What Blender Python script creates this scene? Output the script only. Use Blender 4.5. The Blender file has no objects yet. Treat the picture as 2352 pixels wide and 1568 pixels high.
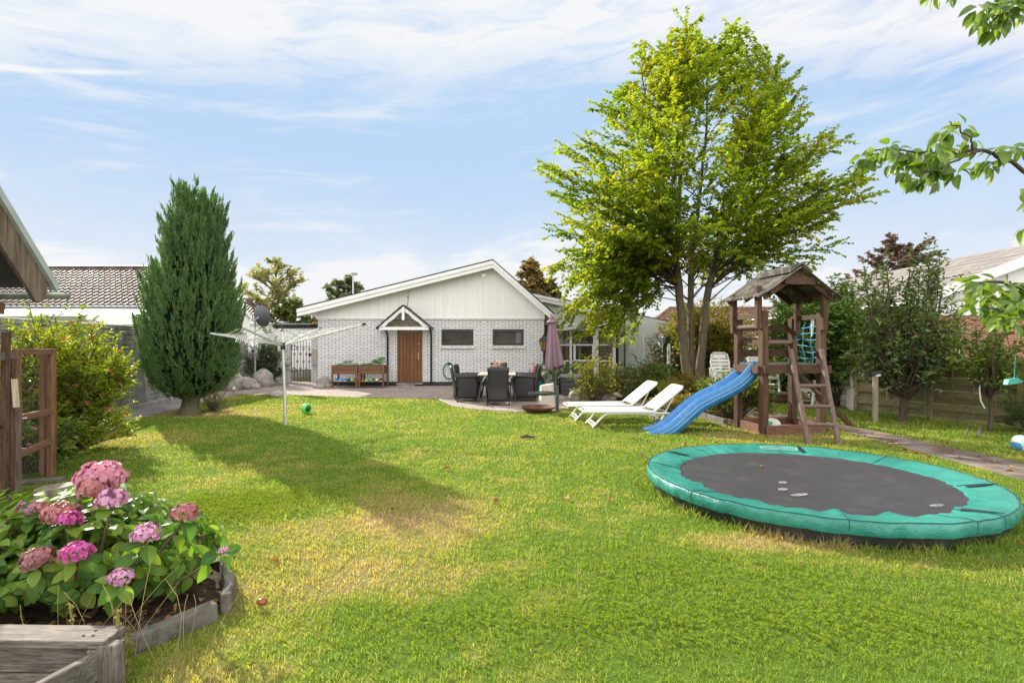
import bpy, math, random
import numpy as np
from mathutils import Vector, Matrix
R = math.radians
random.seed(7)
rs = np.random.RandomState(11)
C = bpy.context.scene.collection
sc = bpy.context.scene

# ---------------- camera, world, sun, exposure ----------------
CAM_H = 1.5
cam = bpy.data.objects.new('camera', bpy.data.cameras.new('camera'))
C.objects.link(cam)
cam.location = (0, 0, CAM_H)
cam.rotation_euler = (R(90), 0, 0)
cam.data.sensor_width = 36.0
cam.data.lens = 36.0 * 1234 / 2352
cam.data.shift_y = 9 / 2352
cam.data.clip_start = 0.05
cam.data.clip_end = 2000
sc.camera = cam
SUN_DIR = Vector((-6.6, 7.4, 5.2)).normalized()
SUN_EL = math.asin(SUN_DIR.z)
SUN_AZ = math.atan2(SUN_DIR.x, SUN_DIR.y)        # clockwise from +Y
sun = bpy.data.objects.new('sun', bpy.data.lights.new('sun', 'SUN'))
C.objects.link(sun)
sun.data.energy = 3.3
sun.data.angle = R(0.6)
sun.data.color = (1.0, 0.93, 0.80)
sun.rotation_euler = SUN_DIR.to_track_quat('Z', 'Y').to_euler()
sun.location = (-20, 22, 30)
sc.view_settings.view_transform = 'Standard'
sc.view_settings.look = 'None'
sc.view_settings.exposure = 1.45
sc.view_settings.gamma = 1.0
sc.view_settings.use_curve_mapping = False

class NT:
    """small node-tree helper"""
    def __init__(s, tree): s.t = tree
    def n(s, kind, **kw):
        nd = s.t.nodes.new(kind)
        for k, v in kw.items(): setattr(nd, k, v)
        return nd
    def put(s, sock, v):
        if isinstance(v, bpy.types.NodeSocket): s.t.links.new(v, sock)
        elif v is not None: sock.default_value = v
    def math(s, op, a, b=None, c=None, clamp=False):
        nd = s.n('ShaderNodeMath', operation=op, use_clamp=clamp)
        s.put(nd.inputs[0], a)
        if b is not None: s.put(nd.inputs[1], b)
        if c is not None: s.put(nd.inputs[2], c)
        return nd.outputs[0]
    def smooth(s, v, a, b):
        nd = s.n('ShaderNodeMapRange', interpolation_type='SMOOTHSTEP')
        s.put(nd.inputs[0], v); nd.inputs[1].default_value = a; nd.inputs[2].default_value = b
        return nd.outputs[0]
    def lin(s, v, a, b, c=0.0, d=1.0):
        nd = s.n('ShaderNodeMapRange')
        s.put(nd.inputs[0], v)
        for i, q in enumerate((a, b, c, d)): nd.inputs[i + 1].default_value = q
        return nd.outputs[0]
    def mix(s, f, a, b, mode='MIX'):
        nd = s.n('ShaderNodeMix', data_type='RGBA', blend_type=mode)
        s.put(nd.inputs[0], f)
        for i, v in ((6, a), (7, b)):
            if isinstance(v, tuple) and len(v) == 3: v = (*v, 1)
            s.put(nd.inputs[i], v)
        return nd.outputs[2]
    def noise(s, vec, scale, detail=4, rough=0.55, dist=0.0, dim='3D', w=None):
        nd = s.n('ShaderNodeTexNoise', noise_dimensions=dim)
        if vec is not None: s.put(nd.inputs['Vector'], vec)
        nd.inputs['Scale'].default_value = scale; nd.inputs['Detail'].default_value = detail
        nd.inputs['Roughness'].default_value = rough; nd.inputs['Distortion'].default_value = dist
        return nd.outputs['Fac']
    def vec(s, x, y, z):
        nd = s.n('ShaderNodeCombineXYZ')
        for i, v in enumerate((x, y, z)): s.put(nd.inputs[i], v)
        return nd.outputs[0]
    def sep(s, v):
        nd = s.n('ShaderNodeSeparateXYZ'); s.put(nd.inputs[0], v); return nd.outputs
    def scale(s, v, k):
        nd = s.n('ShaderNodeVectorMath', operation='MULTIPLY'); s.put(nd.inputs[0], v); nd.inputs[1].default_value = k
        return nd.outputs[0]
    def ramp(s, f, stops, interp='LINEAR'):
        nd = s.n('ShaderNodeValToRGB'); s.put(nd.inputs[0], f)
        cr = nd.color_ramp; cr.interpolation = interp
        while len(cr.elements) < len(stops): cr.elements.new(0.5)
        for e, (p, c) in zip(cr.elements, stops): e.position = p; e.color = (*c, 1)
        return nd.outputs[0]

world = bpy.data.worlds.new('World'); sc.world = world; world.use_nodes = True
w = NT(world.node_tree); world.node_tree.nodes.clear()
sky = w.n('ShaderNodeTexSky', sky_type='NISHITA', sun_disc=False)
sky.sun_elevation = SUN_EL; sky.sun_rotation = SUN_AZ
sky.air_density = 1.0; sky.dust_density = 0.02; sky.ozone_density = 2.0
d = w.n('ShaderNodeTexCoord').outputs['Generated']
X, Y, Z = w.sep(d)
az = w.math('ARCTAN2', X, Y); el = w.math('ARCSINE', Z)
aza = w.math('ABSOLUTE', az)
# wispy high cloud: streaks that rise a little towards the right
vv = w.math('SUBTRACT', w.math('MULTIPLY', el, 7.0), w.math('MULTIPLY', az, 0.75))
c1 = w.noise(w.vec(w.math('MULTIPLY', az, 1.9), vv, 3.1), 1.35, 9, 0.6, 0.5)
c2 = w.noise(w.vec(w.math('MULTIPLY', az, 3.0), w.math('MULTIPLY', vv, 2.2), 8.4), 2.2, 8, 0.62, 0.8)
edge = w.math('ADD', w.math('SUBTRACT', 0.47, w.math('MULTIPLY', w.math('MULTIPLY', az, az), 0.20)), w.math('MULTIPLY', w.math('SUBTRACT', c2, 0.5), 0.22))
top = w.smooth(w.math('SUBTRACT', el, edge), -0.035, 0.05)
wisp = w.smooth(w.math('ADD', c1, w.math('MULTIPLY', w.math('SUBTRACT', c2, 0.5), 0.5)), 0.50, 0.82)
low = w.smooth(el, 0.36, 0.02)
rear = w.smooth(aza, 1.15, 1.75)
cl = w.math('ADD', w.math('MULTIPLY', top, w.lin(c2, 0.25, 0.62, 0.30, 0.95)), w.math('MULTIPLY', w.math('MULTIPLY', wisp, w.lin(el, 0.30, 0.45, 1.0, 0.55)), 0.75))
cl = w.math('ADD', cl, 0.10)
stk = w.noise(w.vec(w.math('MULTIPLY', az, 2.3), w.math('MULTIPLY', w.math('SUBTRACT', el, w.math('MULTIPLY', az, 0.06)), 26.0), 5.2), 1.0, 5, 0.55, 0.35)
cl = w.math('ADD', cl, w.math('MULTIPLY', w.smooth(stk, 0.55, 0.80), w.math('MULTIPLY', w.smooth(el, 0.44, 0.36), 0.75)))
trail = w.math('ABSOLUTE', w.math('SUBTRACT', el, w.math('ADD', 0.54, w.math('MULTIPLY', az, 0.24))))
cl = w.math('ADD', cl, w.math('MULTIPLY', w.math('MULTIPLY', w.smooth(trail, 0.006, 0.0), w.smooth(az, -0.58, -0.64)), 0.6))
cl = w.math('ADD', cl, w.math('MULTIPLY', low, w.lin(c1, 0.3, 0.65, 0.50, 0.95)))
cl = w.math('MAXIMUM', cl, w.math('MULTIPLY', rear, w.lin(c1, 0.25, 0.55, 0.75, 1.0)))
# cumulus bank low over the roofs
cu = w.noise(w.vec(w.math('MULTIPLY', az, 7.0), w.math('MULTIPLY', el, 16.0), 1.7), 1.0, 7, 0.6, 0.3)
cl = w.math('ADD', cl, w.math('MULTIPLY', w.smooth(w.math('SUBTRACT', cu, w.math('MULTIPLY', el, 2.4)), 0.20, 0.30), 0.45), clamp=True)
cl = w.math('MINIMUM', cl, 0.97)
hsv = w.n('ShaderNodeHueSaturation'); w.put(hsv.inputs['Color'], sky.outputs[0])
hsv.inputs['Saturation'].default_value = 1.0; hsv.inputs['Value'].default_value = 1.0
blue = w.mix(1.0, w.mix(1.0, hsv.outputs[0], (1.08, 0.96, 1.04), 'MULTIPLY'), (1.68, 2.42, 3.42), 'DARKEN')
cloud_front = (3.4, 3.44, 3.5); rear_fill_cloud = (9.6, 9.4, 9.1)  # rear cloud is unseen, added extra bright as fill for the shaded facade
ccol = w.mix(rear, cloud_front, rear_fill_cloud)
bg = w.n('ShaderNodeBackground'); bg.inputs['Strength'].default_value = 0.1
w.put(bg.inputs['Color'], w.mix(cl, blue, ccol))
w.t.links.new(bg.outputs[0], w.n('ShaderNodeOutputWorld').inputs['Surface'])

# ---------------- geometry helpers ----------------
F_PX, HOR, CX = 1234.0, 793.0, 1176.0
def P(x, y, Z): return Vector(((x - CX) / F_PX * Z, Z, CAM_H - (y - HOR) / F_PX * Z))
def G(x, y, z=0.0):
    Zd = (CAM_H - z) * F_PX / (y - HOR)
    return Vector(((x - CX) / F_PX * Zd, Zd, z))
def V(*a): return Vector(a)

class MB:
    def __init__(s): s.v = []; s.f = []
    def add(s, vs, fs):
        o = len(s.v); s.v.extend([tuple(p) for p in vs]); s.f.extend([tuple(i + o for i in f) for f in fs]); return s
    def box(s, c, sz, rz=0.0, M=None):
        c = Vector(c); h = Vector(sz) / 2
        M = M or Matrix.Rotation(rz, 3, 'Z')
        vs = [c + M @ Vector((x * h.x, y * h.y, z * h.z)) for x in (-1, 1) for y in (-1, 1) for z in (-1, 1)]
        return s.add(vs, [(0, 1, 3, 2), (4, 6, 7, 5), (0, 4, 5, 1), (2, 3, 7, 6), (0, 2, 6, 4), (1, 5, 7, 3)])
    def span(s, a, b):
        a, b = Vector(a), Vector(b); return s.box((a + b) / 2, [abs(q) for q in (b - a)])
    def beam(s, p0, p1, wd, ht, up=(0, 0, 1)):
        p0, p1 = Vector(p0), Vector(p1); d = p1 - p0; L = d.length; d.normalize()
        up = Vector(up)
        if abs(d.dot(up)) > 0.98: up = Vector((0, 1, 0))
        sd = d.cross(up).normalized(); u = sd.cross(d)
        M = Matrix((d, sd, u)).transposed()
        return s.box((p0 + p1) / 2, (L, wd, ht), M=M)
    def tube(s, pts, r, n=8, closed=False):
        pts = [Vector(p) for p in pts]; k = len(pts)
        rr = r if hasattr(r, '__len__') else [r] * k
        base = len(s.v); a = None
        for i, p in enumerate(pts):
            if closed: t = pts[(i + 1) % k] - pts[i - 1]
            else: t = pts[min(i + 1, k - 1)] - pts[max(i - 1, 0)]
            t.normalize()
            if a is None:
                a = t.orthogonal().normalized()
            else:
                a = (a - t * a.dot(t))
                a = a.normalized() if a.length > 1e-6 else t.orthogonal().normalized()
            b = t.cross(a)
            for j in range(n):
                q = 2 * math.pi * j / n
                s.v.append(tuple(p + (a * math.cos(q) + b * math.sin(q)) * rr[i]))
        for i in range(k if closed else k - 1):
            i2 = (i + 1) % k
            for j in range(n):
                j2 = (j + 1) % n
                s.f.append((base + i * n + j, base + i * n + j2, base + i2 * n + j2, base + i2 * n + j))
        if not closed:
            s.f.append(tuple(base + j for j in range(n))[::-1])
            s.f.append(tuple(base + (k - 1) * n + j for j in range(n)))
        return s
    def lathe(s, prof, n=24, c=(0, 0, 0), sx=1.0, sy=1.0):
        base = len(s.v); c = Vector(c)
        for r, z in prof:
            for j in range(n):
                q = 2 * math.pi * j / n
                s.v.append((c.x + r * sx * math.cos(q), c.y + r * sy * math.sin(q), c.z + z))
        for i in range(len(prof) - 1):
            for j in range(n):
                j2 = (j + 1) % n
                s.f.append((base + i * n + j, base + i * n + j2, base + (i + 1) * n + j2, base + (i + 1) * n + j))
        if prof[0][0] > 1e-4: s.f.append(tuple(base + j for j in range(n))[::-1])
        if prof[-1][0] > 1e-4: s.f.append(tuple(base + (len(prof) - 1) * n + j for j in range(n)))
        return s
    def prism(s, poly, vec):
        k = len(poly); vec = Vector(vec); poly = [Vector(p) for p in poly]
        return s.add(poly + [p + vec for p in poly],
                     [tuple(range(k))[::-1], tuple(range(k, 2 * k))] + [(i, (i + 1) % k, (i + 1) % k + k, i + k) for i in range(k)])
    def sphere(s, c, r, nu=20, nv=12, sc3=(1, 1, 1), jit=0.0, rnd=None):
        prof = []
        c = Vector(c); base = len(s.v)
        for i in range(nv + 1):
            th = math.pi * i / nv - math.pi / 2
            for j in range(nu):
                q = 2 * math.pi * j / nu
                p = Vector((math.cos(th) * math.cos(q), math.cos(th) * math.sin(q), math.sin(th)))
                k = 1.0
                if jit:
                    k += jit * (math.sin(p.x * 3.1 + rnd) * math.cos(p.y * 2.7 - rnd * 2) + 0.5 * math.sin(p.z * 5.3 + rnd * 3 + p.x * 4) + .25 * math.sin(p.x * 9 + p.y * 11 + rnd))
                s.v.append((c.x + p.x * r * sc3[0] * k, c.y + p.y * r * sc3[1] * k, c.z + p.z * r * sc3[2] * k))
        for i in range(nv):
            for j in range(nu):
                j2 = (j + 1) % nu
                s.f.append((base + i * nu + j, base + i * nu + j2, base + (i + 1) * nu + j2, base + (i + 1) * nu + j))
        return s
    def grid(s, rows, closed=False):
        base = len(s.v); m = len(rows[0])
        for r in rows: s.v.extend([tuple(p) for p in r])
        for i in range(len(rows) - 1):
            for j in range(m if closed else m - 1):
                j2 = (j + 1) % m
                s.f.append((base + i * m + j, base + i * m + j2, base + (i + 1) * m + j2, base + (i + 1) * m + j))
        return s
    def build(s, name, mat, parent=None, smooth=False, bevel=0.0, origin=None, solid=0.0, mods=()):
        me = bpy.data.meshes.new(name)
        o0 = wloc(parent) if parent else Vector(origin or (0, 0, 0))
        me.from_pydata([(x - o0.x, y - o0.y, z - o0.z) for x, y, z in s.v], [], s.f)
        me.materials.append(mat)
        o = bpy.data.objects.new(name, me); C.objects.link(o)
        if parent: o.parent = parent
        else: o.location = o0
        fin(o, smooth, bevel, solid)
        return o

def fin(o, smooth=False, bevel=0.0, solid=0.0):
    me = o.data
    if smooth:
        me.polygons.foreach_set('use_smooth', [True] * len(me.polygons))
        me.set_sharp_from_angle(angle=R(45))
    if solid:
        m = o.modifiers.new('solid', 'SOLIDIFY'); m.thickness = solid; m.offset = 0
    if bevel:
        m = o.modifiers.new('bevel', 'BEVEL'); m.width = bevel; m.segments = 2; m.limit_method = 'ANGLE'; m.angle_limit = R(40)

def wloc(o):
    p = Vector((0, 0, 0))
    while o: p += o.location; o = o.parent
    return p
def tag(o, label=None, cat=None, group=None, kind=None):
    if label: o['label'] = label
    if cat: o['category'] = cat
    if group: o['group'] = group
    if kind: o['kind'] = kind
    return o
def thing(name, label, cat, loc=(0, 0, 0), group=None):
    o = bpy.data.objects.new(name, None); C.objects.link(o); o.location = loc; o.empty_display_size = 0.2
    return tag(o, label, cat, group)
def copy_tree(o, parent=None):
    c = o.copy(); C.objects.link(c)
    if parent: c.parent = parent
    for ch in list(o.children): copy_tree(ch, c)
    return c
def np_obj(name, Vt, quads, mat, parent=None, tris=None, uv=None, smooth=False, origin=None):
    Vt = np.asarray(Vt, np.float32)
    o0 = np.array(wloc(parent) if parent else (origin or (0, 0, 0)), np.float32)
    me = bpy.data.meshes.new(name)
    nq = 0 if quads is None else len(quads); nt = 0 if tris is None else len(tris)
    loops = np.concatenate([np.asarray(a, np.int32).ravel() for a in (quads, tris) if a is not None and len(a)])
    tot = np.concatenate([np.full(nq, 4, np.int32), np.full(nt, 3, np.int32)])
    st = np.concatenate([[0], np.cumsum(tot)[:-1]]).astype(np.int32)
    me.vertices.add(len(Vt)); me.vertices.foreach_set('co', (Vt - o0).ravel())
    me.loops.add(len(loops)); me.loops.foreach_set('vertex_index', loops)
    me.polygons.add(nq + nt); me.polygons.foreach_set('loop_start', st); me.polygons.foreach_set('loop_total', tot)
    if smooth: me.polygons.foreach_set('use_smooth', np.ones(nq + nt, bool))
    if uv is not None:
        ul = me.uv_layers.new(name='UVMap'); ul.data.foreach_set('uv', np.asarray(uv, np.float32)[loops].ravel())
    me.update(calc_edges=True); me.materials.append(mat)
    o = bpy.data.objects.new(name, me); C.objects.link(o)
    if parent: o.parent = parent
    else: o.location = Vector(o0.tolist())
    return o
def unit(a): return a / np.maximum(np.linalg.norm(a, axis=-1, keepdims=True), 1e-9)
def leaves_np(pos, dirv, up, L, Wd, fold=0.25, shape=(0.28, 0.72, 0.8, 1.0)):
    """folded six-point leaves: pos = stalk end, dirv = towards the tip, up = upper side"""
    n = len(pos); d = unit(dirv); s_ = unit(np.cross(d, up)); u = np.cross(s_, d)
    L = np.broadcast_to(np.asarray(L, float), (n,))[:, None]; Wd = np.broadcast_to(np.asarray(Wd, float), (n,))[:, None]
    a, b, wa, wb = shape
    Vt = np.empty((n, 6, 3))
    Vt[:, 0] = pos
    Vt[:, 3] = pos + d * L - u * L * 0.12
    for k, (t, wf, sg) in enumerate(((a, wa, 1), (b, wb, 1), (b, wb, -1), (a, wa, -1))):
        Vt[:, (1, 2, 4, 5)[k]] = pos + d * L * t + s_ * Wd * 0.5 * wf * sg + u * Wd * fold * wf
    idx = np.arange(n)[:, None] * 6
    q = np.concatenate([idx + np.array([[0, 1, 2, 3]]), idx + np.array([[0, 3, 4, 5]])])
    return Vt.reshape(-1, 3), q
def rnd_dirs(n, r=rs):
    return unit(r.normal(size=(n, 3)))
def big_leaves(pos, dirv, up, L, Wd, droop=0.35, nu=5, nv=4, r=rs):
    """curved grid leaves with UV (u across 0..1, v along 0..1) for close foliage"""
    n = len(pos); d = unit(dirv); s_ = unit(np.cross(d, up)); u = np.cross(s_, d)
    L = np.broadcast_to(np.asarray(L, float), (n,)); Wd = np.broadcast_to(np.asarray(Wd, float), (n,))
    v = np.linspace(0, 1, nu + 1); t = np.linspace(-1, 1, nv + 1)
    wid = np.sin(np.pi * np.clip(v, 0, 1) ** 0.8) ** 0.75; wid[0] = 0.06; wid[-1] = 0.02
    dr = droop * (0.5 + r.rand(n)); wav = r.rand(n) * 6.28; cup = 0.12 + 0.25 * r.rand(n)
    Vt = np.empty((n, nu + 1, nv + 1, 3)); UV = np.empty((n, nu + 1, nv + 1, 2))
    for i in range(nu + 1):
        for j in range(nv + 1):
            x = t[j] * wid[i]
            h = cup * abs(x) * Wd * 0.6 + 0.03 * Wd * np.sin(wav + v[i] * 9 + t[j] * 4) * abs(t[j])
            Vt[:, i, j] = pos + d * (L * v[i] * (1 - 0.12 * dr * v[i]))[:, None] + s_ * (x * Wd * 0.5)[:, None] + u * (h - dr * L * v[i] ** 2)[:, None]
            UV[:, i, j] = (0.5 + 0.5 * t[j], v[i])
    idx = np.arange((nu + 1) * (nv + 1)).reshape(nu + 1, nv + 1)
    q1 = np.stack([idx[:-1, :-1], idx[:-1, 1:], idx[1:, 1:], idx[1:, :-1]], -1).reshape(-1, 4)
    q = (np.arange(n)[:, None, None] * (nu + 1) * (nv + 1) + q1[None]).reshape(-1, 4)
    return Vt.reshape(-1, 3), q, UV.reshape(-1, 2)
class Acc:
    """accumulates numpy leaf meshes into one"""
    def __init__(s): s.V = []; s.Q = []; s.U = []; s.k = 0
    def add(s, Vt, q, uv=None):
        s.V.append(Vt); s.Q.append(np.asarray(q) + s.k); s.k += len(Vt)
        if uv is not None: s.U.append(uv)
    def build(s, name, mat, parent=None, smooth=False, origin=None):
        return np_obj(name, np.concatenate(s.V), np.concatenate(s.Q), mat, parent, uv=np.concatenate(s.U) if s.U else None, smooth=smooth, origin=origin)
def vnoise(x, y, seed=0):
    g = np.random.RandomState(seed).rand(64, 64)
    xi = np.floor(x).astype(int); yi = np.floor(y).astype(int); fx = x - xi; fy = y - yi
    fx = fx * fx * (3 - 2 * fx); fy = fy * fy * (3 - 2 * fy)
    a = g[xi % 64, yi % 64]; b = g[(xi + 1) % 64, yi % 64]; c = g[xi % 64, (yi + 1) % 64]; e = g[(xi + 1) % 64, (yi + 1) % 64]
    return (a * (1 - fx) + b * fx) * (1 - fy) + (c * (1 - fx) + e * fx) * fy
def in_poly(x, y, poly):
    ins = np.zeros(len(x), bool); k = len(poly)
    for i in range(k):
        x0, y0 = poly[i][:2]; x1, y1 = poly[(i + 1) % k][:2]
        if y0 == y1: continue
        c = ((y0 > y) != (y1 > y)) & (x < (x1 - x0) * (y - y0) / (y1 - y0) + x0)
        ins ^= c
    return ins

# ---------------- materials ----------------
def new_mat(name):
    m = bpy.data.materials.new(name); m.use_nodes = True; m.node_tree.nodes.clear()
    t = NT(m.node_tree); b = t.n('ShaderNodeBsdfPrincipled'); o = t.n('ShaderNodeOutputMaterial')
    t.t.links.new(b.outputs[0], o.inputs[0])
    return m, t, b, o
def bumpn(t, b, h, strength, dist=0.01):
    nd = t.n('ShaderNodeBump'); nd.inputs['Strength'].default_value = strength; nd.inputs['Distance'].default_value = dist
    t.put(nd.inputs['Height'], h); t.put(b.inputs['Normal'], nd.outputs[0])
def mk(name, col, rough=0.6, var=0.2, vs=6.0, bump=0.2, bs=60.0, col2=None, stretch=(1, 1, 1), metal=0.0, spec=0.5, bd=0.004, lo=0.35, hi=0.68, dirt=None, ds=2.0, da=0.5):
    m, t, b, o = new_mat(name)
    co = t.scale(t.n('ShaderNodeTexCoord').outputs['Object'], stretch)
    n1 = t.noise(co, vs, 6, 0.62, 0.2)
    c2 = col2 or tuple(min(1, c * (1 + var)) for c in col)
    c1 = col if col2 else tuple(c * (1 - var) for c in col)
    c = t.mix(t.smooth(n1, lo, hi), c1, c2)
    if dirt:
        n2 = t.noise(co, ds, 8, 0.7, 0.4)
        c = t.mix(t.math('MULTIPLY', t.smooth(n2, 0.5, 0.72), da), c, dirt)
    t.put(b.inputs['Base Color'], c)
    b.inputs['Metallic'].default_value = metal; b.inputs['Specular IOR Level'].default_value = spec
    t.put(b.inputs['Roughness'], t.lin(n1, 0.3, 0.7, max(0.02, rough - 0.08), min(1, rough + 0.08)))
    if bump: bumpn(t, b, t.noise(co, bs, 5, 0.6), bump, bd)
    return m
def wood(name, c1, c2, axis='z', rough=0.8, grey=None, ga=0.5, fine=1.0, green=None):
    k = 0.07
    st = {'x': (k, 1, 1), 'y': (1, k, 1), 'z': (1, 1, k)}[axis]
    m, t, b, o = new_mat(name)
    oc = t.n('ShaderNodeTexCoord').outputs['Object']
    co = t.scale(oc, st)
    g1 = t.noise(co, 30 * fine, 5, 0.65, 1.2); g2 = t.noise(co, 120 * fine, 3, 0.6)
    g = t.math('ADD', t.math('MULTIPLY', g1, 0.7), t.math('MULTIPLY', g2, 0.3))
    c = t.mix(t.smooth(g, 0.36, 0.64), c1, c2)
    isl = t.n('ShaderNodeNewGeometry').outputs['Random Per Island']
    c = t.mix(t.lin(isl, 0, 1, 0.0, 0.28), c, tuple(q * 0.45 for q in c1))
    if grey: c = t.mix(t.math('MULTIPLY', t.smooth(t.noise(oc, 2.3, 6, 0.7), 0.42, 0.66), ga), c, grey)
    if green: c = t.mix(t.math('MULTIPLY', t.smooth(t.noise(oc, 1.6, 6, 0.7, 0.5), 0.45, 0.65), 0.6), c, green)
    t.put(b.inputs['Base Color'], c); b.inputs['Roughness'].default_value = rough; b.inputs['Specular IOR Level'].default_value = 0.3
    bumpn(t, b, g, 0.5, 0.004)
    return m
def leafmat(name, cols, trans=0.4, rough=0.5, clump=0.35, cscale=0.9, tint=(1.25, 1.2, 0.5), veins=False, spec=0.3, sheen=None, edge=None, tgain=1.0):
    m = bpy.data.materials.new(name); m.use_nodes = True; m.node_tree.nodes.clear()
    t = NT(m.node_tree); ge = t.n('ShaderNodeNewGeometry')
    n1 = t.noise(ge.outputs['Position'], cscale, 3, 0.6)
    f = t.math('ADD', t.math('MULTIPLY', ge.outputs['Random Per Island'], 1 - clump), t.math('MULTIPLY', t.lin(n1, 0.3, 0.7), clump), clamp=True)
    cols = [tuple(min(.34, q * 1.5) for q in c_) if max(c_) < .25 else c_ for c_ in cols]; k = len(cols)
    c = t.ramp(f, [(i / max(1, k - 1), q) for i, q in enumerate(cols)])
    hgt = None
    if veins:
        uv = t.sep(t.n('ShaderNodeTexCoord').outputs['UV'])
        ax = t.math('ABSOLUTE', t.math('SUBTRACT', uv[0], 0.5))
        mid = t.smooth(ax, 0.045, 0.0)
        ph = t.math('SUBTRACT', t.math('MULTIPLY', uv[1], 9.0), t.math('MULTIPLY', ax, 7.0))
        fr = t.math('ABSOLUTE', t.math('SUBTRACT', t.math('FRACT', ph), 0.5))
        lat = t.math('MULTIPLY', t.smooth(fr, 0.13, 0.0), 0.5)
        vn = t.math('MAXIMUM', mid, lat)
        c = t.mix(t.math('MULTIPLY', vn, 0.38), c, tuple(min(1, q * 1.9 + 0.05) for q in cols[k // 2]))
        if edge:
            ed = t.math('MULTIPLY', t.smooth(t.math('ADD', ax, t.math('MULTIPLY', t.noise(ge.outputs['Position'], 25, 4), 0.3)), 0.50, 0.66), t.smooth(t.math('FRACT', t.math('MULTIPLY', ge.outputs['Random Per Island'], 7.3)), 0.72, 1.0))
            c = t.mix(ed, c, edge)
        hgt = t.math('SUBTRACT', 0.0, vn)
    b = t.n('ShaderNodeBsdfPrincipled'); b.inputs['Roughness'].default_value = rough; b.inputs['Specular IOR Level'].default_value = spec
    t.put(b.inputs['Base Color'], c)
    if hgt is not None: bumpn(t, b, hgt, 0.5, 0.003)
    tr = t.n('ShaderNodeBsdfTranslucent')
    t.put(tr.inputs['Color'], t.mix(1.0, c, tuple(q * tgain for q in tint), 'MULTIPLY'))
    mx = t.n('ShaderNodeMixShader'); mx.inputs[0].default_value = trans
    t.t.links.new(b.outputs[0], mx.inputs[1]); t.t.links.new(tr.outputs[0], mx.inputs[2])
    t.t.links.new(mx.outputs[0], t.n('ShaderNodeOutputMaterial').inputs[0])
    return m
# ---------------- shared materials ----------------
M = {}
M['white'] = mk('white_paint', (0.78, 0.78, 0.77), 0.5, 0.06, 3, 0.08, 40, dirt=(0.45, 0.44, 0.40), ds=3, da=0.25)
M['plaster'] = mk('white_plaster', (0.78, 0.79, 0.80), 0.8, 0.05, 2, 0.2, 90, dirt=(0.5, 0.5, 0.48), ds=1.5, da=0.25)
M['black'] = mk('black_paint', (0.018, 0.019, 0.022), 0.4, 0.3, 5, 0.05, 60)
M['dark'] = mk('painted_doorway_shade', (0.03, 0.024, 0.02), 0.9, 0.4, 2, 0)
M['steel'] = mk('galvanised_steel', (0.42, 0.45, 0.47), 0.35, 0.15, 9, 0.05, 50, metal=0.6)
M['alu'] = mk('aluminium', (0.62, 0.63, 0.62), 0.38, 0.1, 9, 0.03, 50, metal=0.7)
M['concrete'] = mk('weathered_concrete', (0.30, 0.29, 0.28), 0.9, 0.25, 2.5, 0.5, 45, dirt=(0.10, 0.10, 0.085), ds=3.0, da=0.7)
M['kerb'] = mk('grey_aged_kerb', (0.115, 0.105, 0.09), 0.95, 0.4, 7, 0.9, 35, dirt=(0.045, 0.045, 0.03), ds=6, da=0.75)
M['stone'] = mk('boulder_stone', (0.30, 0.275, 0.25), 0.85, 0.3, 5, 0.6, 30, dirt=(0.10, 0.10, 0.08), ds=4, da=0.5)
M['soil'] = mk('soil', (0.075, 0.055, 0.04), 0.95, 0.5, 9, 1.0, 40, bd=0.03, spec=0.1)
M['wood_grey'] = wood('weathered_grey_wood', (0.075, 0.063, 0.050), (0.25, 0.222, 0.185), 'x', grey=(0.055, 0.046, 0.038), ga=.65, fine=2.2)
M['wood_grey_y'] = wood('weathered_grey_wood_long', (0.075, 0.063, 0.050), (0.25, 0.222, 0.185), 'y', grey=(0.055, 0.046, 0.038), ga=.65, fine=2.2)
M['wood_grey_z'] = wood('weathered_grey_wood_upright', (0.07, 0.060, 0.048), (0.23, 0.205, 0.17), 'z', grey=(0.055, 0.046, 0.038), ga=.65, fine=2.2)
M['wood_red'] = wood('reddish_brown_wood', (0.11, 0.05, 0.028), (0.25, 0.125, 0.07), 'z')
M['wood_red_x'] = wood('reddish_brown_board', (0.11, 0.05, 0.03), (0.23, 0.12, 0.075), 'x')
M['wood_play'] = wood('brown_stained_post', (0.040, 0.021, 0.013), (0.122, 0.066, 0.038), 'z')
M['wood_play_x'] = wood('brown_stained_board', (0.040, 0.021, 0.013), (0.122, 0.066, 0.038), 'x')
M['wood_log'] = wood('greyed_round_log', (0.10, 0.065, 0.05), (0.21, 0.15, 0.12), 'z')
M['bark'] = wood('tree_bark', (0.075, 0.055, 0.04), (0.24, 0.185, 0.13), 'z', rough=0.95, grey=(0.14, 0.12, 0.09), green=(0.10, 0.11, 0.05))
M['bark_dark'] = wood('dark_bark', (0.045, 0.03, 0.024), (0.13, 0.09, 0.07), 'z', rough=0.95, fine=2)
M['plastic_white'] = mk('white_plastic', (0.68, 0.67, 0.62), 0.45, 0.05, 4, 0.03, 60, dirt=(0.42, 0.40, 0.34), ds=4, da=0.25)

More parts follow.
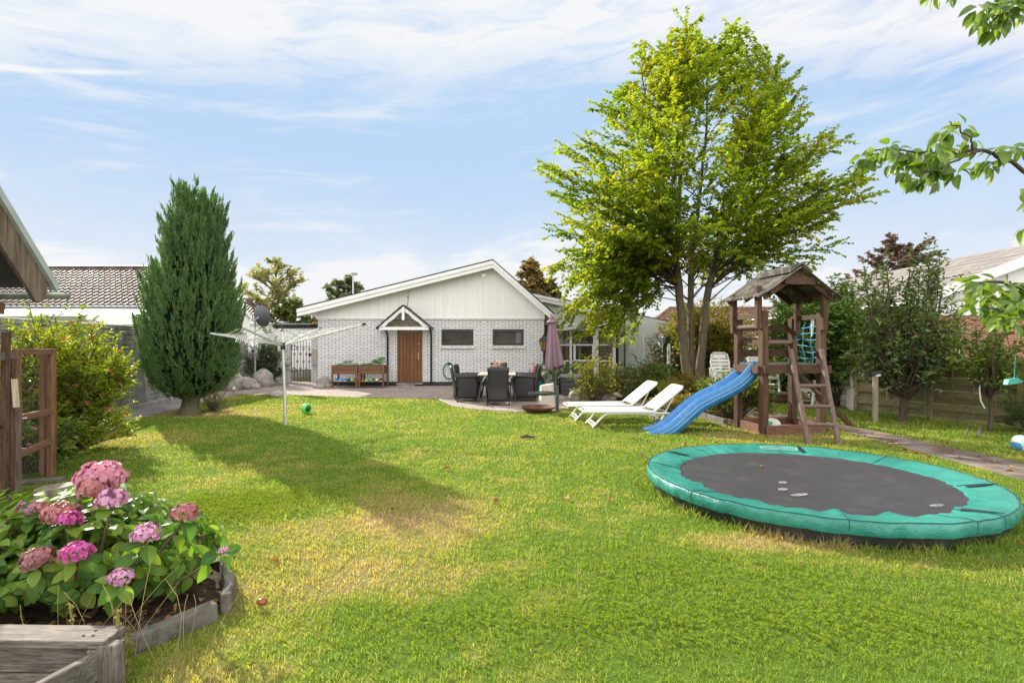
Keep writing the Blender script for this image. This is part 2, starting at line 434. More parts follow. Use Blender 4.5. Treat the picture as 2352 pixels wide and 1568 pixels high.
# ---------------- ground ----------------
def lawn_nodes(t):
    """green to straw colour from the place on the lawn: returns colour and dryness"""
    pos = t.n('ShaderNodeNewGeometry').outputs['Position']
    x, y, z = t.sep(pos)
    flat = t.vec(x, y, 0.0)
    n1 = t.noise(flat, 0.55, 5, 0.6, 0.3); n2 = t.noise(flat, 2.6, 6, 0.65, 0.4); n3 = t.noise(flat, 14, 4, 0.6)
    dry = t.math('ADD', t.math('MULTIPLY', t.math('SUBTRACT', n1, 0.56), 1.6), t.math('MULTIPLY', t.math('SUBTRACT', n2, 0.5), 1.9))
    for (px, py, rx, ry, k) in DRY:
        c = G(px, py)
        dx = t.math('DIVIDE', t.math('SUBTRACT', x, c.x), rx); dy = t.math('DIVIDE', t.math('SUBTRACT', y, c.y), ry)
        rr = t.math('ADD', t.math('ADD', t.math('MULTIPLY', dx, dx), t.math('MULTIPLY', dy, dy)), t.math('MULTIPLY', t.math('SUBTRACT', n2, 0.5), 2.2))
        dry = t.math('ADD', dry, t.math('MULTIPLY', t.smooth(rr, 1.5, 0.0), k))
    dry = t.math('ADD', dry, 0.17)
    col = t.ramp(t.math('ADD', dry, t.math('MULTIPLY', t.math('SUBTRACT', n3, 0.5), 0.32), clamp=True),
                 [(0.0, (0.150, 0.232, 0.036)), (0.28, (0.228, 0.275, 0.052)), (0.6, (0.33, 0.295, 0.11)), (1.0, (0.42, 0.32, 0.19))])
    return col, dry, n3
DRY = [(860, 1230, 1.05, 0.55, 0.40), (650, 1330, 0.75, 0.5, 0.40), (1010, 1190, 0.7, 0.7, 0.36), (930, 1150, 0.8, 0.8, 0.3), (880, 1330, 0.7, 0.35, 0.3), (480, 1500, .5, .3, .1), (560, 1480, 0.5, 0.5, 0.4), (300, 1010, 1.6, 0.9, 0.35), (470, 950, 1.5, 0.8, 0.5),
       (620, 940, 3.0, 1.0, 0.3), (1780, 1245, 0.8, 0.25, 0.5), (1240, 1330, .6, .4, .2), (1750, 1000, 1.5, 0.7, 0.45), (540, 1160, 0.7, 0.6, -0.18), (1500, 1400, 1.2, 0.8, -0.25), (1850, 1430, 1.2, 0.6, -0.3), (900, 1460, .9, .4, -0.2)]
def lawn_mat():
    m, t, b, o = new_mat('lawn_soil_and_thatch')
    col, dry, n3 = lawn_nodes(t)
    b.inputs['Specular IOR Level'].default_value = 0.05; b.inputs['Roughness'].default_value = 0.95
    t.put(b.inputs['Base Color'], t.mix(1.0, col, (0.52, 0.54, 0.48), 'MULTIPLY'))
    bumpn(t, b, n3, 0.8, 0.03)
    return m
def blade_mat():
    m = bpy.data.materials.new('grass_blades'); m.use_nodes = True; m.node_tree.nodes.clear()
    t = NT(m.node_tree); col, dry, n3 = lawn_nodes(t)
    isl = t.n('ShaderNodeNewGeometry').outputs['Random Per Island']
    f2 = t.math('FRACT', t.math('MULTIPLY', isl, 13.7))
    col = t.mix(1.0, col, t.ramp(isl, [(0.0, (0.58, 0.64, 0.55)), (0.5, (1.0, 1.0, 1.0)), (1.0, (1.5, 1.4, 1.35))]), 'MULTIPLY')
    straw = t.smooth(t.math('ADD', f2, t.math('MULTIPLY', dry, 0.5)), 0.86, 0.98)
    col = t.mix(t.math('MULTIPLY', straw, 0.45), col, (0.42, 0.36, 0.20))
    b = t.n('ShaderNodeBsdfPrincipled'); t.put(b.inputs['Base Color'], col)
    b.inputs['Roughness'].default_value = 0.5; b.inputs['Specular IOR Level'].default_value = 0.22
    tr = t.n('ShaderNodeBsdfTranslucent'); t.put(tr.inputs['Color'], t.mix(1.0, col, (2.0, 1.85, 0.85), 'MULTIPLY'))
    mx = t.n('ShaderNodeMixShader'); mx.inputs[0].default_value = 0.45
    t.t.links.new(b.outputs[0], mx.inputs[1]); t.t.links.new(tr.outputs[0], mx.inputs[2])
    t.t.links.new(mx.outputs[0], t.n('ShaderNodeOutputMaterial').inputs[0])
    return m
def sheet(name, pts, z, mat, kind='structure', thick=0.0):
    mb = MB()
    if thick: mb.prism([(p[0], p[1], z - thick) for p in pts], (0, 0, thick))
    else: mb.add([(p[0], p[1], z) for p in pts], [tuple(range(len(pts)))])
    o = mb.build(name, mat); o['kind'] = kind
    if sum(pts[i][0] * pts[(i + 1) % len(pts)][1] - pts[(i + 1) % len(pts)][0] * pts[i][1] for i in range(len(pts))) < 0 and not thick:
        o.data.flip_normals()
    return o
M['lawn'] = lawn_mat()
g = MB(); S_ = 900
g.add([(-S_, -S_, -0.03), (S_, -S_, -0.03), (S_, S_, -0.03), (-S_, S_, -0.03)], [(0, 1, 2, 3)])
g.build('ground', mk('garden_ground', (0.10, 0.11, 0.04), 0.95, 0.4, 1.5, 0.5, 20, spec=0.05))['kind'] = 'structure'
TR_C, TR_R, TR_Z = V(3.0, 5.45, 0), 1.575, 0.21      # trampoline
LAWN = [(-7.55, -3), (-7.55, 10.0), (-7.75, 12.0), (-8.1, 14.3), (-8.35, 16.4), (-6.3, 16.1), (-4.5, 15.5), (-2.05, 15.0), (-1.75, 14.1), (-1.45, 13.3), (-0.9, 12.6), (-0.1, 12.15), (0.6, 12.0), (1.3, 12.7),
        (1.9, 13.0), (3.2, 12.2), (3.9, 11.6), (4.0, 10.4), (4.1, 9.85), (5.3, 10.2), (5.75, 9.6), (5.72, 7.2), (5.6, 5.0), (5.4, -3)]
SIDE = [(6.4, -1), (6.5, 7), (6.4, 9.2), (6.05, 11.5), (5.4, 13.2), (6.3, 14.6), (7.0, 13.8), (7.7, 12.6), (9.2, 9.9), (12, 4.6), (12, -1)]
sheet('lawn', LAWN, 0.0, M['lawn'])
sheet('grass_strip', SIDE, 0.001, M['lawn'])

def pave_mat(name, c1, c2, mort, bw, rh, ms, rot=0.0, axes='xy', off=0.5, rough=0.85, dirt=(0.12, 0.11, 0.09), da=0.5, bump=0.6, bd=0.01):
    m, t, b, o = new_mat(name)
    oc = t.n('ShaderNodeTexCoord').outputs['Object']
    x, y, z = t.sep(oc)
    v = t.vec(x, y, 0.0) if axes == 'xy' else (t.vec(x, z, 0.0) if axes == 'xz' else t.vec(y, z, 0.0))
    mp = t.n('ShaderNodeMapping'); mp.inputs['Rotation'].default_value = (0, 0, rot); t.put(mp.inputs['Vector'], v)
    bt = t.n('ShaderNodeTexBrick', offset=off); t.put(bt.inputs['Vector'], mp.outputs[0])
    for k, q in (('Color1', c1), ('Color2', c2), ('Mortar', mort)): bt.inputs[k].default_value = (*q, 1)
    for k, q in (('Scale', 1.0), ('Mortar Size', ms), ('Mortar Smooth', 0.1), ('Brick Width', bw), ('Row Height', rh)): bt.inputs[k].default_value = q
    c = t.mix(t.math('MULTIPLY', t.smooth(t.noise(oc, 1.3, 7, 0.7), 0.45, 0.7), da), bt.outputs['Color'], dirt)
    c = t.mix(0.35, c, t.mix(1.0, c, t.ramp(t.noise(oc, 12, 4, 0.6), [(0.3, (0.55, 0.55, 0.55)), (0.7, (1.35, 1.3, 1.25))]), 'MULTIPLY'))
    t.put(b.inputs['Base Color'], c); b.inputs['Roughness'].default_value = rough; b.inputs['Specular IOR Level'].default_value = 0.25
    bumpn(t, b, t.math('SUBTRACT', t.math('MULTIPLY', t.noise(oc, 60, 4), 0.25), bt.outputs['Fac']), bump, bd)
    return m
M['slab'] = pave_mat('grey_brown_paving_slabs', (0.27, 0.225, 0.20), (0.32, 0.27, 0.24), (0.09, 0.075, 0.06), 0.6, 0.4, 0.012)
M['paver'] = pave_mat('small_square_pavers', (0.30, 0.25, 0.22), (0.36, 0.30, 0.265), (0.12, 0.10, 0.085), 0.21, 0.14, 0.008, rot=0.3)
M['pathc'] = mk('path_concrete', (0.235, 0.215, 0.20), 0.9, 0.25, 2, 0.5, 50, dirt=(0.10, 0.095, 0.08), ds=1.6, da=0.7, spec=0.2)
sheet('paving', [(-11, 22), (-11, 17.5), (-8.9, 16.6), (-6.3, 16.1), (-4.5, 15.5), (-2.05, 15.0), (-1.9, 17.1), (-1.4, 19.9), (-7.2, 19.9), (-7.2, 22)], 0.006, M['slab'])
sheet('patio', [(-2.05, 15.0), (-1.75, 14.1), (-1.45, 13.3), (-0.9, 12.6), (-0.1, 12.15), (0.6, 12.0), (1.3, 12.7), (1.9, 14.0), (2.1, 16), (2.4, 20.6), (-1.4, 20.6), (-1.4, 19.9), (-1.9, 17.1)], 0.008, M['paver'])
kb = MB()
kp = [(-2.05, 15.0), (-1.75, 14.1), (-1.45, 13.3), (-0.9, 12.6), (-0.1, 12.15), (0.6, 12.0)]
for i in range(len(kp) - 1): kb.beam((*kp[i], 0.0), (*kp[i + 1], 0.0), 0.07, 0.05)
kb.build('kerb', M['concrete'], bevel=0.01)['kind'] = 'structure'
sheet('side_path', [(-7.55, 4), (-7.55, 10.0), (-7.75, 12.0), (-8.1, 14.3), (-8.35, 16.4), (-8.9, 16.6), (-11, 17.5), (-9.9, 16.2), (-9.2, 12.3), (-8.6, 8.0), (-8.4, 4)], 0.005, M['pathc'])
sheet('garden_path', [(5.72, 7.2), (5.75, 9.6), (5.3, 10.2), (5.0, 12.6), (5.4, 13.2), (6.05, 11.5), (6.4, 9.2), (6.5, 7), (6.4, -1), (5.5, -1), (5.6, 5.0)], 0.004, mk('dirty_path_slabs', (0.16, 0.13, 0.11), 0.95, 0.4, 2.5, 0.8, 25, dirt=(0.085, 0.06, 0.035), ds=1.8, da=0.8, spec=0.1))
sheet('flower_bed_soil', [(1.9, 14.0), (1.3, 12.7), (1.9, 13.0), (3.2, 12.2), (3.9, 11.6), (4.0, 10.4), (4.1, 9.85), (5.3, 10.2), (5.0, 12.6), (5.4, 13.2), (6.3, 14.6), (8, 20.2), (2.4, 20.4), (2.1, 16)], 0.003,
      mk('leaf_littered_soil', (0.12, 0.085, 0.05), 0.95, 0.5, 7, 1.0, 30, col2=(0.22, 0.16, 0.09), spec=0.1, dirt=(0.10, 0.12, 0.03), ds=2, da=0.7))

# ---------------- grass ----------------
def blades(xy, h, wd, tilt, r):
    n = len(xy); a = r.rand(n) * 6.283; b = r.rand(n) * 6.283
    px = np.c_[xy, np.zeros(n)]
    side = np.c_[np.cos(a), np.sin(a), np.zeros(n)] * (wd / 2)[:, None]
    tl = tilt * (0.3 + r.rand(n))
    ln = np.c_[np.cos(b) * np.sin(tl), np.sin(b) * np.sin(tl), np.cos(tl)]
    ln2 = np.c_[np.cos(b) * np.sin(tl * 1.9), np.sin(b) * np.sin(tl * 1.9), np.cos(tl * 1.9)]
    mid = px + ln * (h * 0.55)[:, None]; tip = mid + ln2 * (h * 0.5)[:, None]
    Vt = np.stack([px - side, px + side, mid + side * 0.8, mid - side * 0.8, tip], 1).reshape(-1, 3)
    i = np.arange(n)[:, None] * 5
    return Vt, i + np.array([[0, 1, 2, 3]]), i + np.array([[3, 2, 4]])
def scatter(poly, y0, y1, dens, r):
    xs = [p[0] for p in poly]; x0, x1 = max(min(xs), -1.02 * y1 - 0.8), min(max(xs), 1.02 * y1 + 0.8)
    n = max(0, int((x1 - x0) * (y1 - y0) * dens))
    x = x0 + r.rand(n) * (x1 - x0); y = y0 + r.rand(n) * (y1 - y0)
    k = (np.abs(x) < 1.02 * y + 0.8) & in_poly(x, y, poly)
    k &= np.hypot(x - TR_C.x, y - TR_C.y) > TR_R - 0.12
    k &= ~in_poly(x, y, BED)
    k &= ~((y < 2.30) & (x < -1.42 - .31 * (2.26 - y)))
    k &= np.hypot(x - G(435, 950).x, y - 11.8) > 0.35 + 0.5 * r.rand(n)
    return np.c_[x, y][k]
BED = [(-3.9, 4.1), (-2.25, 3.85), (-1.92, 3.58), (-1.66, 3.16), (-1.62, 3.0), (-1.88, 2.58), (-2.1, 2.3), (-4.2, 2.3)]
GV, GQ, GT, gk = [], [], [], 0
for poly, hm in ((LAWN, 1.0), (SIDE, 1.5)):
    for (y0, y1, dens, h, wd) in ((1.7, 3.2, 9500, 0.034, 0.0042), (3.2, 4.6, 6500, 0.036, 0.0052), (4.6, 6.6, 3600, 0.038, 0.007), (6.6, 9.5, 1900, 0.040, 0.010), (9.5, 12.5, 1100, 0.042, 0.014), (12.5, 17, 750, 0.045, 0.018)):
        xy = scatter(poly, y0, y1, dens, rs)
        if not len(xy): continue
        nz = vnoise(xy[:, 0] * 5, xy[:, 1] * 5, 3); nz2 = vnoise(xy[:, 0] * 22, xy[:, 1] * 22, 4)
        keep = rs.rand(len(xy)) < 0.25 + 1.05 * nz2 * (.6 + .6 * vnoise(xy[:, 0] * 60, xy[:, 1] * 60, 6))
        xy, nz, nz2 = xy[keep], nz[keep], nz2[keep]
        hh = .82 * h * hm * (0.55 + 0.5 * rs.rand(len(xy))) * (0.45 + 0.6 * nz + 0.75 * nz2)
        e = np.hypot(xy[:, 0] - TR_C.x, xy[:, 1] - TR_C.y)
        hh *= 1 + 2.6 * (e < TR_R + 0.05) * rs.rand(len(xy))
        Vt, q, t3 = blades(xy, hh, wd * (0.7 + 0.6 * rs.rand(len(xy))), 0.62, rs)
        GV.append(Vt); GQ.append(q + gk); GT.append(t3 + gk); gk += len(Vt)
M['blade'] = blade_mat()
go = np_obj('grass', np.concatenate(GV), np.concatenate(GQ), M['blade'], tris=np.concatenate(GT))
go['kind'] = 'stuff'; go['label'] = 'short mown lawn grass with straw coloured dry patches'; go['category'] = 'grass'
# clover patches: three leaflets on the lawn
cp = []
for (px, py, rx, ry, n) in ((560, 1160, 0.8, 0.6, 3000), (380, 1190, 0.5, 0.5, 900), (1550, 1330, 1.6, 0.5, 900), (1250, 1430, 1.3, 0.3, 700), (1900, 1440, 1.2, 0.3, 700)):
    c = G(px, py); q = rs.normal(size=(n, 2)) * np.array([rx, ry]) * 0.5
    cp.append(np.c_[c.x + q[:, 0], c.y + q[:, 1]])
cp = np.concatenate(cp); cp = cp[in_poly(cp[:, 0], cp[:, 1], LAWN) & ~in_poly(cp[:, 0], cp[:, 1], BED)]
n = len(cp); hz = 0.022 + 0.016 * rs.rand(n); a0 = rs.rand(n) * 6.28; ac = Acc()
for k in range(3):
    a = a0 + k * 2.094; dv = np.c_[np.cos(a), np.sin(a), -.5 + 1.1 * rs.rand(n)]
    ac.add(*leaves_np(np.c_[cp, hz], dv, np.c_[rs.normal(size=(n, 2)) * .45, np.ones(n)], 0.013, 0.013, 0.1, (0.4, 0.85, 0.9, 0.95)))
cl_o = ac.build('clover', leafmat('clover_leaves', [(0.15, 0.22, 0.02), (0.24, 0.30, 0.03)], 0.55, 0.8, spec=0.04))
cl_o['kind'] = 'stuff'; cl_o['label'] = 'bright green clover patches growing in the lawn'; cl_o['category'] = 'clover'
# ---------------- the bungalow ----------------
HY = 19.9                                     # front wall plane
def hx(px, Z=HY): return (px - CX) / F_PX * Z
def hz(py, Z=HY): return CAM_H - (py - HOR) / F_PX * Z
M['brick_white'] = pave_mat('white_glazed_brick', (0.66, 0.66, 0.68), (0.75, 0.75, 0.765), (0.045, 0.045, 0.055), 0.262, 0.0708, 0.0075, axes='xz', rough=0.45, dirt=(0.60, 0.58, 0.55), da=0.25, bump=0.3, bd=0.004)
M['brick_white_y'] = pave_mat('white_glazed_brick_return', (0.66, 0.66, 0.68), (0.75, 0.75, 0.765), (0.045, 0.045, 0.055), 0.262, 0.0708, 0.0075, axes='yz', rough=0.45, dirt=(0.60, 0.58, 0.55), da=0.25, bump=0.3, bd=0.004)
def board_mat(name, base, pitch, gap=0.09, axis=0, dark=0.72):
    m, t, b, o = new_mat(name)
    oc = t.n('ShaderNodeTexCoord').outputs['Object']; q = t.sep(oc)[axis]
    fr = t.math('FRACT', t.math('DIVIDE', q, pitch))
    gp = t.smooth(t.math('ABSOLUTE', t.math('SUBTRACT', fr, 0.5)), 0.5 - gap, 0.5)
    cell = t.math('FLOOR', t.math('DIVIDE', q, pitch))
    wn = t.n('ShaderNodeTexWhiteNoise', noise_dimensions='1D'); t.put(wn.inputs['W'], cell)
    c = t.mix(wn.outputs['Value'], tuple(k * 0.93 for k in base), base)
    c = t.mix(t.math('MULTIPLY', t.smooth(t.noise(t.scale(oc, (3, 3, 0.6)), 1.5, 6, 0.7), 0.5, 0.75), 0.25), c, tuple(k * 0.6 for k in base))
    c = t.mix(t.math('MULTIPLY', gp, 0.8), c, tuple(k * dark for k in base))
    t.put(b.inputs['Base Color'], c); b.inputs['Roughness'].default_value = 0.55
    bumpn(t, b, t.math('SUBTRACT', 1.0, gp), 0.5, 0.008)
    return m
M['cladding'] = board_mat('white_vertical_cladding', (0.80, 0.80, 0.765), 0.105)
def glass_mat(name, tint=(0.02, 0.022, 0.022), rough=0.02):
    m = bpy.data.materials.new(name); m.use_nodes = True; m.node_tree.nodes.clear(); t = NT(m.node_tree)
    tr = t.n('ShaderNodeBsdfTransparent'); tr.inputs[0].default_value = (0.86, 0.90, 0.88, 1)
    gl = t.n('ShaderNodeBsdfGlossy'); gl.inputs['Roughness'].default_value = rough
    fr = t.n('ShaderNodeFresnel'); fr.inputs[0].default_value = 1.27
    mx = t.n('ShaderNodeMixShader'); t.put(mx.inputs[0], fr.outputs[0])
    t.t.links.new(tr.outputs[0], mx.inputs[1]); t.t.links.new(gl.outputs[0], mx.inputs[2])
    t.t.links.new(mx.outputs[0], t.n('ShaderNodeOutputMaterial').inputs[0])
    return m
M['glass'] = glass_mat('window_glass')
M['door_wood'] = wood('polished_teak_door', (0.13, 0.055, 0.024), (0.245, 0.115, 0.05), 'z', rough=0.4)
M['roof_felt'] = mk('dark_roof_felt', (0.06, 0.058, 0.06), 0.9, 0.3, 4, 0.5, 60)

xl, xr = hx(730), hx(1250)
house = thing('house', 'white brick bungalow with a lopsided white gable, brown door and glazed garden room', 'house', (-3, HY, 0))
X0, X1, XP = hx(693), hx(1270), hx(1133)
ZL, ZR, ZP = hz(711), hz(723), hz(602)
WT = hz(731)
def roofz(x): return ZL + (ZP - ZL) * (x - X0) / (XP - X0) if x < XP else ZP + (ZR - ZP) * (x - XP) / (X1 - XP)
# brick wall with openings
wx0, wx1 = hx(1014), hx(1087); vx0, vx1 = hx(1131.5), hx(1203); wz0, wz1 = hz(793), hz(756)
dx0, dx1, dz1 = hx(912), hx(970.5), hz(757)
wl = MB(); T = 0.3
def wallseg(a, b, z0, z1): wl.span((a, HY, z0), (b, HY + T, z1))
wallseg(xl, dx0, 0.16, WT); wallseg(dx0, dx1, dz1, WT); wallseg(dx1, wx0, 0.16, WT)
wallseg(wx0, wx1, 0.16, wz0); wallseg(wx0, wx1, wz1, WT); wallseg(wx1, vx0, 0.16, WT)
wallseg(vx0, vx1, 0.16, wz0); wallseg(vx0, vx1, wz1, WT); wallseg(vx1, xr, 0.16, WT)
wl.build('brick_wall', M['brick_white'], house)
for a, z in ((xl, 2.75), (xr - T, WT)): MB().span((a, HY + T, 0.16), (a + T, HY + 11, z)).build('side_wall', M['brick_white_y'], house)
pl = MB(); pl.span((xl + 0.02, HY + 0.02, -0.05), (dx0, HY + T, 0.16)); pl.span((dx1, HY + 0.02, -0.05), (xr - 0.02, HY + T, 0.16)); pl.span((xl + 0.02, HY + T, -0.05), (xl + T, HY + 11, 0.16))
pl.build('plinth', M['black'], house)
gb = MB(); gb.prism([(xl - 0.02, HY - 0.03, WT + 0.002), (xr + 0.02, HY - 0.03, WT + 0.002), (xr + 0.02, HY - 0.03, roofz(xr) - 0.2), (XP, HY - 0.03, ZP - 0.2), (xl - 0.02, HY - 0.03, roofz(xl) - 0.2)], (0, 0.2, 0))
gb.build('gable_cladding', M['cladding'], house)
tr = MB(); tr.span((xl - 0.03, HY - 0.05, WT - 0.025), (xr + 0.03, HY - 0.031, WT + 0.03)); tr.build('cladding_trim', M['white'], house)
# roof slab, barge boards in two steps, soffit
OV = 0.45
rf = MB()
rf.prism([(X0 - .03, HY - OV - .02, ZL + 0.035), (XP, HY - OV - .02, ZP + 0.04), (X1 + .03, HY - OV - .02, ZR + 0.035), (X1 + .03, HY - OV - .02, ZR - 0.01), (XP, HY - OV - .02, ZP - 0.005), (X0 - .03, HY - OV - .02, ZL - 0.01)], (0, 12, 0))
roof = rf.build('roof', M['roof_felt'], house)
def barge(name, z_top, z_bot, y0, th):
    b = MB()
    b.prism([(X0, y0, ZL - z_top), (XP, y0, ZP - z_top), (XP, y0, ZP - z_bot), (X0, y0, ZL - z_bot)], (0, th, 0))
    b.prism([(XP + .002, y0, ZP - z_top), (X1, y0, ZR - z_top), (X1, y0, ZR - z_bot), (XP + .002, y0, ZP - z_bot)], (0, th, 0))
    return b.build(name, M['white'], house)
barge('barge_board', 0.012, 0.135, HY - OV - 0.03, 0.05)
barge('barge_board', 0.125, 0.275, HY - OV, 0.06)
sf = MB()
for a, b_, za, zb in ((X0 + .03, XP, ZL, ZP), (XP, X1 - .03, ZP, ZR)):
    sf.prism([(a, HY - OV + .06, za - 0.16), (b_, HY - OV + .06, zb - 0.16), (b_, HY - OV + .06, zb - 0.02), (a, HY - OV + .06, za - 0.02)], (0, 11, 0))
sf.build('soffit', M['white'], house)
vt = MB(); vt.tube([(hx(1111), HY - 0.06, hz(632)), (hx(1111), HY - 0.02, hz(632))], 0.07, 16); vt.build('gable_vent', M['alu'], house)
ca = MB(); ca.tube([(hx(938), HY - 0.05, hz(668)), (hx(938), HY - 0.06, hz(690)), (hx(935), HY - 0.06, hz(706))], 0.008, 5); ca.tube([(hx(938), HY - .07, hz(680)), (hx(938), HY - .07, hz(683))], .022, 6); ca.build('cable', M['black'], house)
# door
dr = MB(); fw = 0.07
dr.span((dx0 + .001, HY + 0.03, 0.1), (dx0 + fw, HY + 0.15, dz1)); dr.span((dx1 - fw, HY + 0.03, 0.1), (dx1 - .001, HY + 0.15, dz1)); dr.span((dx0 + fw, HY + 0.03, dz1 - fw), (dx1 - fw, HY + 0.15, dz1 - .001))
door = MB(); nb = 6; bw = (dx1 - dx0 - 2 * fw) / nb
for i in range(nb): door.span((dx0 + fw + i * bw + 0.004, HY + 0.055, 0.11), (dx0 + fw + (i + 1) * bw - 0.004, HY + 0.11, dz1 - fw - .004))
do = door.build('door', M['door_wood'], house, bevel=0.004)
dr.build('frame', M['door_wood'], do)
hd = MB(); hxx = dx1 - fw - 0.09; brass = mk('brass', (0.55, 0.42, 0.2), 0.3, 0.1, 9, 0, metal=0.9)
hd.span((hxx - 0.025, HY + 0.04, 0.98), (hxx + 0.025, HY + 0.054, 1.22)); hd.tube([(hxx, HY + 0.05, 1.05), (hxx, HY, 1.05), (hxx - 0.12, HY, 1.05)], 0.012, 8)
MB().tube([(hxx, HY + .054, 1.55), (hxx, HY + .035, 1.55)], .03, 10).build('lock', brass, do)
hd.build('handle', brass, do)
st = MB(); st.span((dx0 - 0.02, HY - 0.12, 0.06), (dx1 + 0.02, HY + 0.12, 0.1)); st.span((dx0 + 0.05, HY - .35, -0.02), (dx1 - .25, HY - .125, 0.05)); st.build('door_step', M['concrete'], house, bevel=.006)
# two windows with soldier-course sills, room behind
for k, (a, b_) in enumerate(((wx0, wx1), (vx0, vx1))):
    fr = MB(); q = 0.09
    fr.span((a, HY - .01, wz0), (a + q, HY + .1, wz1)); fr.span((b_ - q, HY - .01, wz0), (b_, HY + .1, wz1)); fr.span((a + q, HY - .01, wz0), (b_ - q, HY + .1, wz0 + q)); fr.span((a + q, HY - .01, wz1 - q), (b_ - q, HY + .1, wz1))
    wi = fr.build('window', M['black'], house, bevel=0.006)
    MB().span((a + q, HY + .05, wz0 + q), (b_ - q, HY + .056, wz1 - q)).build('pane', M['glass'], wi)
    si = MB(); ns = 15; sw = (b_ - a + .08) / ns
    for i in range(ns): si.span((a - .04 + i * sw + .006, HY - .07, wz0 - .12), (a - .04 + (i + 1) * sw - .006, HY + .02, wz0 - .004))
    si.build('sill', mk('white_sill_brick%d' % k, (0.66, 0.65, 0.62), 0.6, .15, 9, .1), wi, bevel=.006)
rm = MB(); rm.span((wx0 - .8, HY + 1.0, .3), (vx1 + .1, HY + 1.1, 2.5)); rm.span((wx0 - .8, HY + T + .05, .3), (vx1 + .1, HY + 3.0, .34)); rm.span((wx0 - .85, HY + T, .3), (wx0 - .8, HY + 3, 2.5)); rm.span((wx1 + .35, HY + T, .3), (wx1 + .4, HY + 3, 2.5))
rm.span((wx0 - .8, HY + T, 2.42), (vx1 + .1, HY + 3.0, 2.46))
rm.build('room_interior', mk('brown_room', (0.42, 0.24, 0.12), 0.8, .6, 1.6, 0, col2=(0.12, 0.10, 0.05)), house)
cu = MB(); cx_ = vx1 - .30
cu.grid([[(cx_ + j * .02, HY + .18 + .025 * math.sin(j * 1.7), z) for j in range(12)] for z in (wz0 - .1, wz1 + .02)])
cu.build('curtain', mk('mauve_curtain', (0.48, 0.36, 0.42), .9, .1, 5, 0), house)
# porch hood over the door
hood = MB(); ha, hb, hp = hx(878), hx(992), hx(934); hzb, hzp = hz(752), hz(706); y0 = HY - .62
def tri_frame(mb, ya, th):
    h = 0.16
    outer = [(ha + .02, hzb), (hp, hzp), (hb - .02, hzb)]
    n = 10
    for sg, ex in ((1, ha + .02), (-1, hb - .02)):     # scalloped sloping boards
        up = []; lo = []
        for i in range(n + 1):
            t = i / n; x = ex + (hp - ex) * t; z = hzb + (hzp - hzb) * t
            up.append((x, ya, z)); lo.append((x, ya, z - (.13 + .035 * abs(math.sin(t * 3.14159 * 2.5))) if t < .97 else z - .14))
        lo = [(x, y, max(z, hzb - .03)) for x, y, z in lo]
        mb.prism(up + lo[::-1], (0, th, 0))
    mb.span((ha + .02, ya, hzb - .11), (hb - .02, ya + th, hzb - .0))
    mb.span((hp - .045, ya - .03, hzp - .5), (hp + .045, ya - .002, hzp - .02))
tri_frame(hood, y0, .05)
ho = hood.build('porch_hood', M['white'], house, bevel=.004)
hr = MB()
for sg, ex in ((-1, ha - .06), (1, hb + .06)):
    for i in range(5):                             # lapped tiles
        t0, t1 = i / 5, (i + 1) / 5 + .04
        xa = ex + (hp - ex) * t0; xb = ex + (hp - ex) * min(1, t1); za = hzb - .04 + (hzp + .05 - hzb + .04) * t0; zb = hzb - .04 + (hzp + .05 - hzb + .04) * min(1, t1)
        hr.prism([(xa, y0 - .06, za + .035), (xb, y0 - .06, zb + .012), (xb, y0 - .06, zb - .012), (xa, y0 - .06, za + .005)], (0, .66, 0))
hr.build('hood_roof', mk('mossy_hood_tiles', (0.07, 0.065, 0.055), .9, .4, 9, .4, dirt=(.12, .13, .05), ds=6), ho)
hs = MB(); hs.add([(ha + .05, HY - .02, hzb - .05), (hb - .05, HY - .02, hzb - .05), (hp, HY - .02, hzp - .03)], [(0, 1, 2)]); hs.build('hood_soffit', mk('aged_cream_brick', (.38, .35, .27), .8, .3, 8, .2), ho)
for ex, sg in ((hx(878), -1), (hx(992), 1)): MB().tube([(ex + sg * .03, y0 - .05, hzb - .05), (ex + sg * .03, HY - .05, hzb - .05)], .045, 10).build('hood_gutter', M['black'], ho, smooth=True)
for px in (891, 991):
    MB().tube([(hx(px), HY - .3, hzb - .08), (hx(px), HY - .06, hzb - .3), (hx(px), HY - .06, .0)], .035, 10).build('downpipe', M['black'], house, smooth=True)
# ---- glazed garden room and the wing behind it
GY = 20.9; GYB = 23.5
def gx(px, Z=GY): return (px - CX) / F_PX * Z
def gz(py, Z=GY): return CAM_H - (py - HOR) / F_PX * Z
wing = MB(); WY = 22.0
def wxx(px): return (px - CX) / F_PX * WY
def wz(py): return CAM_H - (py - HOR) / F_PX * WY
# cladded upper wall and plaster wall right
wing.prism([(wxx(1190), WY, 2.35), (wxx(1448), WY, 2.35), (wxx(1448), WY, wz(730)), (wxx(1190), WY, wz(668))], (0, .2, 0))
wing.build('wing_cladding', M['cladding'], house)
ww = MB()
ww.prism([(gx(1437, 21.6), 21.6, 0), (gx(1511, 21.6), 21.6, 0), (gx(1511, 21.6), 21.6, gz(745, 21.6)), (gx(1437, 21.6), 21.6, gz(730, 21.6))], (0, 6, 0))
ww.build('wing_wall', M['plaster'], house)
wr = MB()
wr.prism([(wxx(1195), WY - .3, wz(669) + .04), (wxx(1534), WY - .3, wz(740) + .04), (wxx(1534), WY - .3, wz(740)), (wxx(1195), WY - .3, wz(669))], (0, 9, 0))
wr.build('wing_roof', M['roof_felt'], house)
wb = MB()
wb.prism([(wxx(1200), WY - .33, wz(672)), (wxx(1531), WY - .33, wz(741)), (wxx(1531), WY - .33, wz(754)), (wxx(1200), WY - .33, wz(685))], (0, .06, 0))
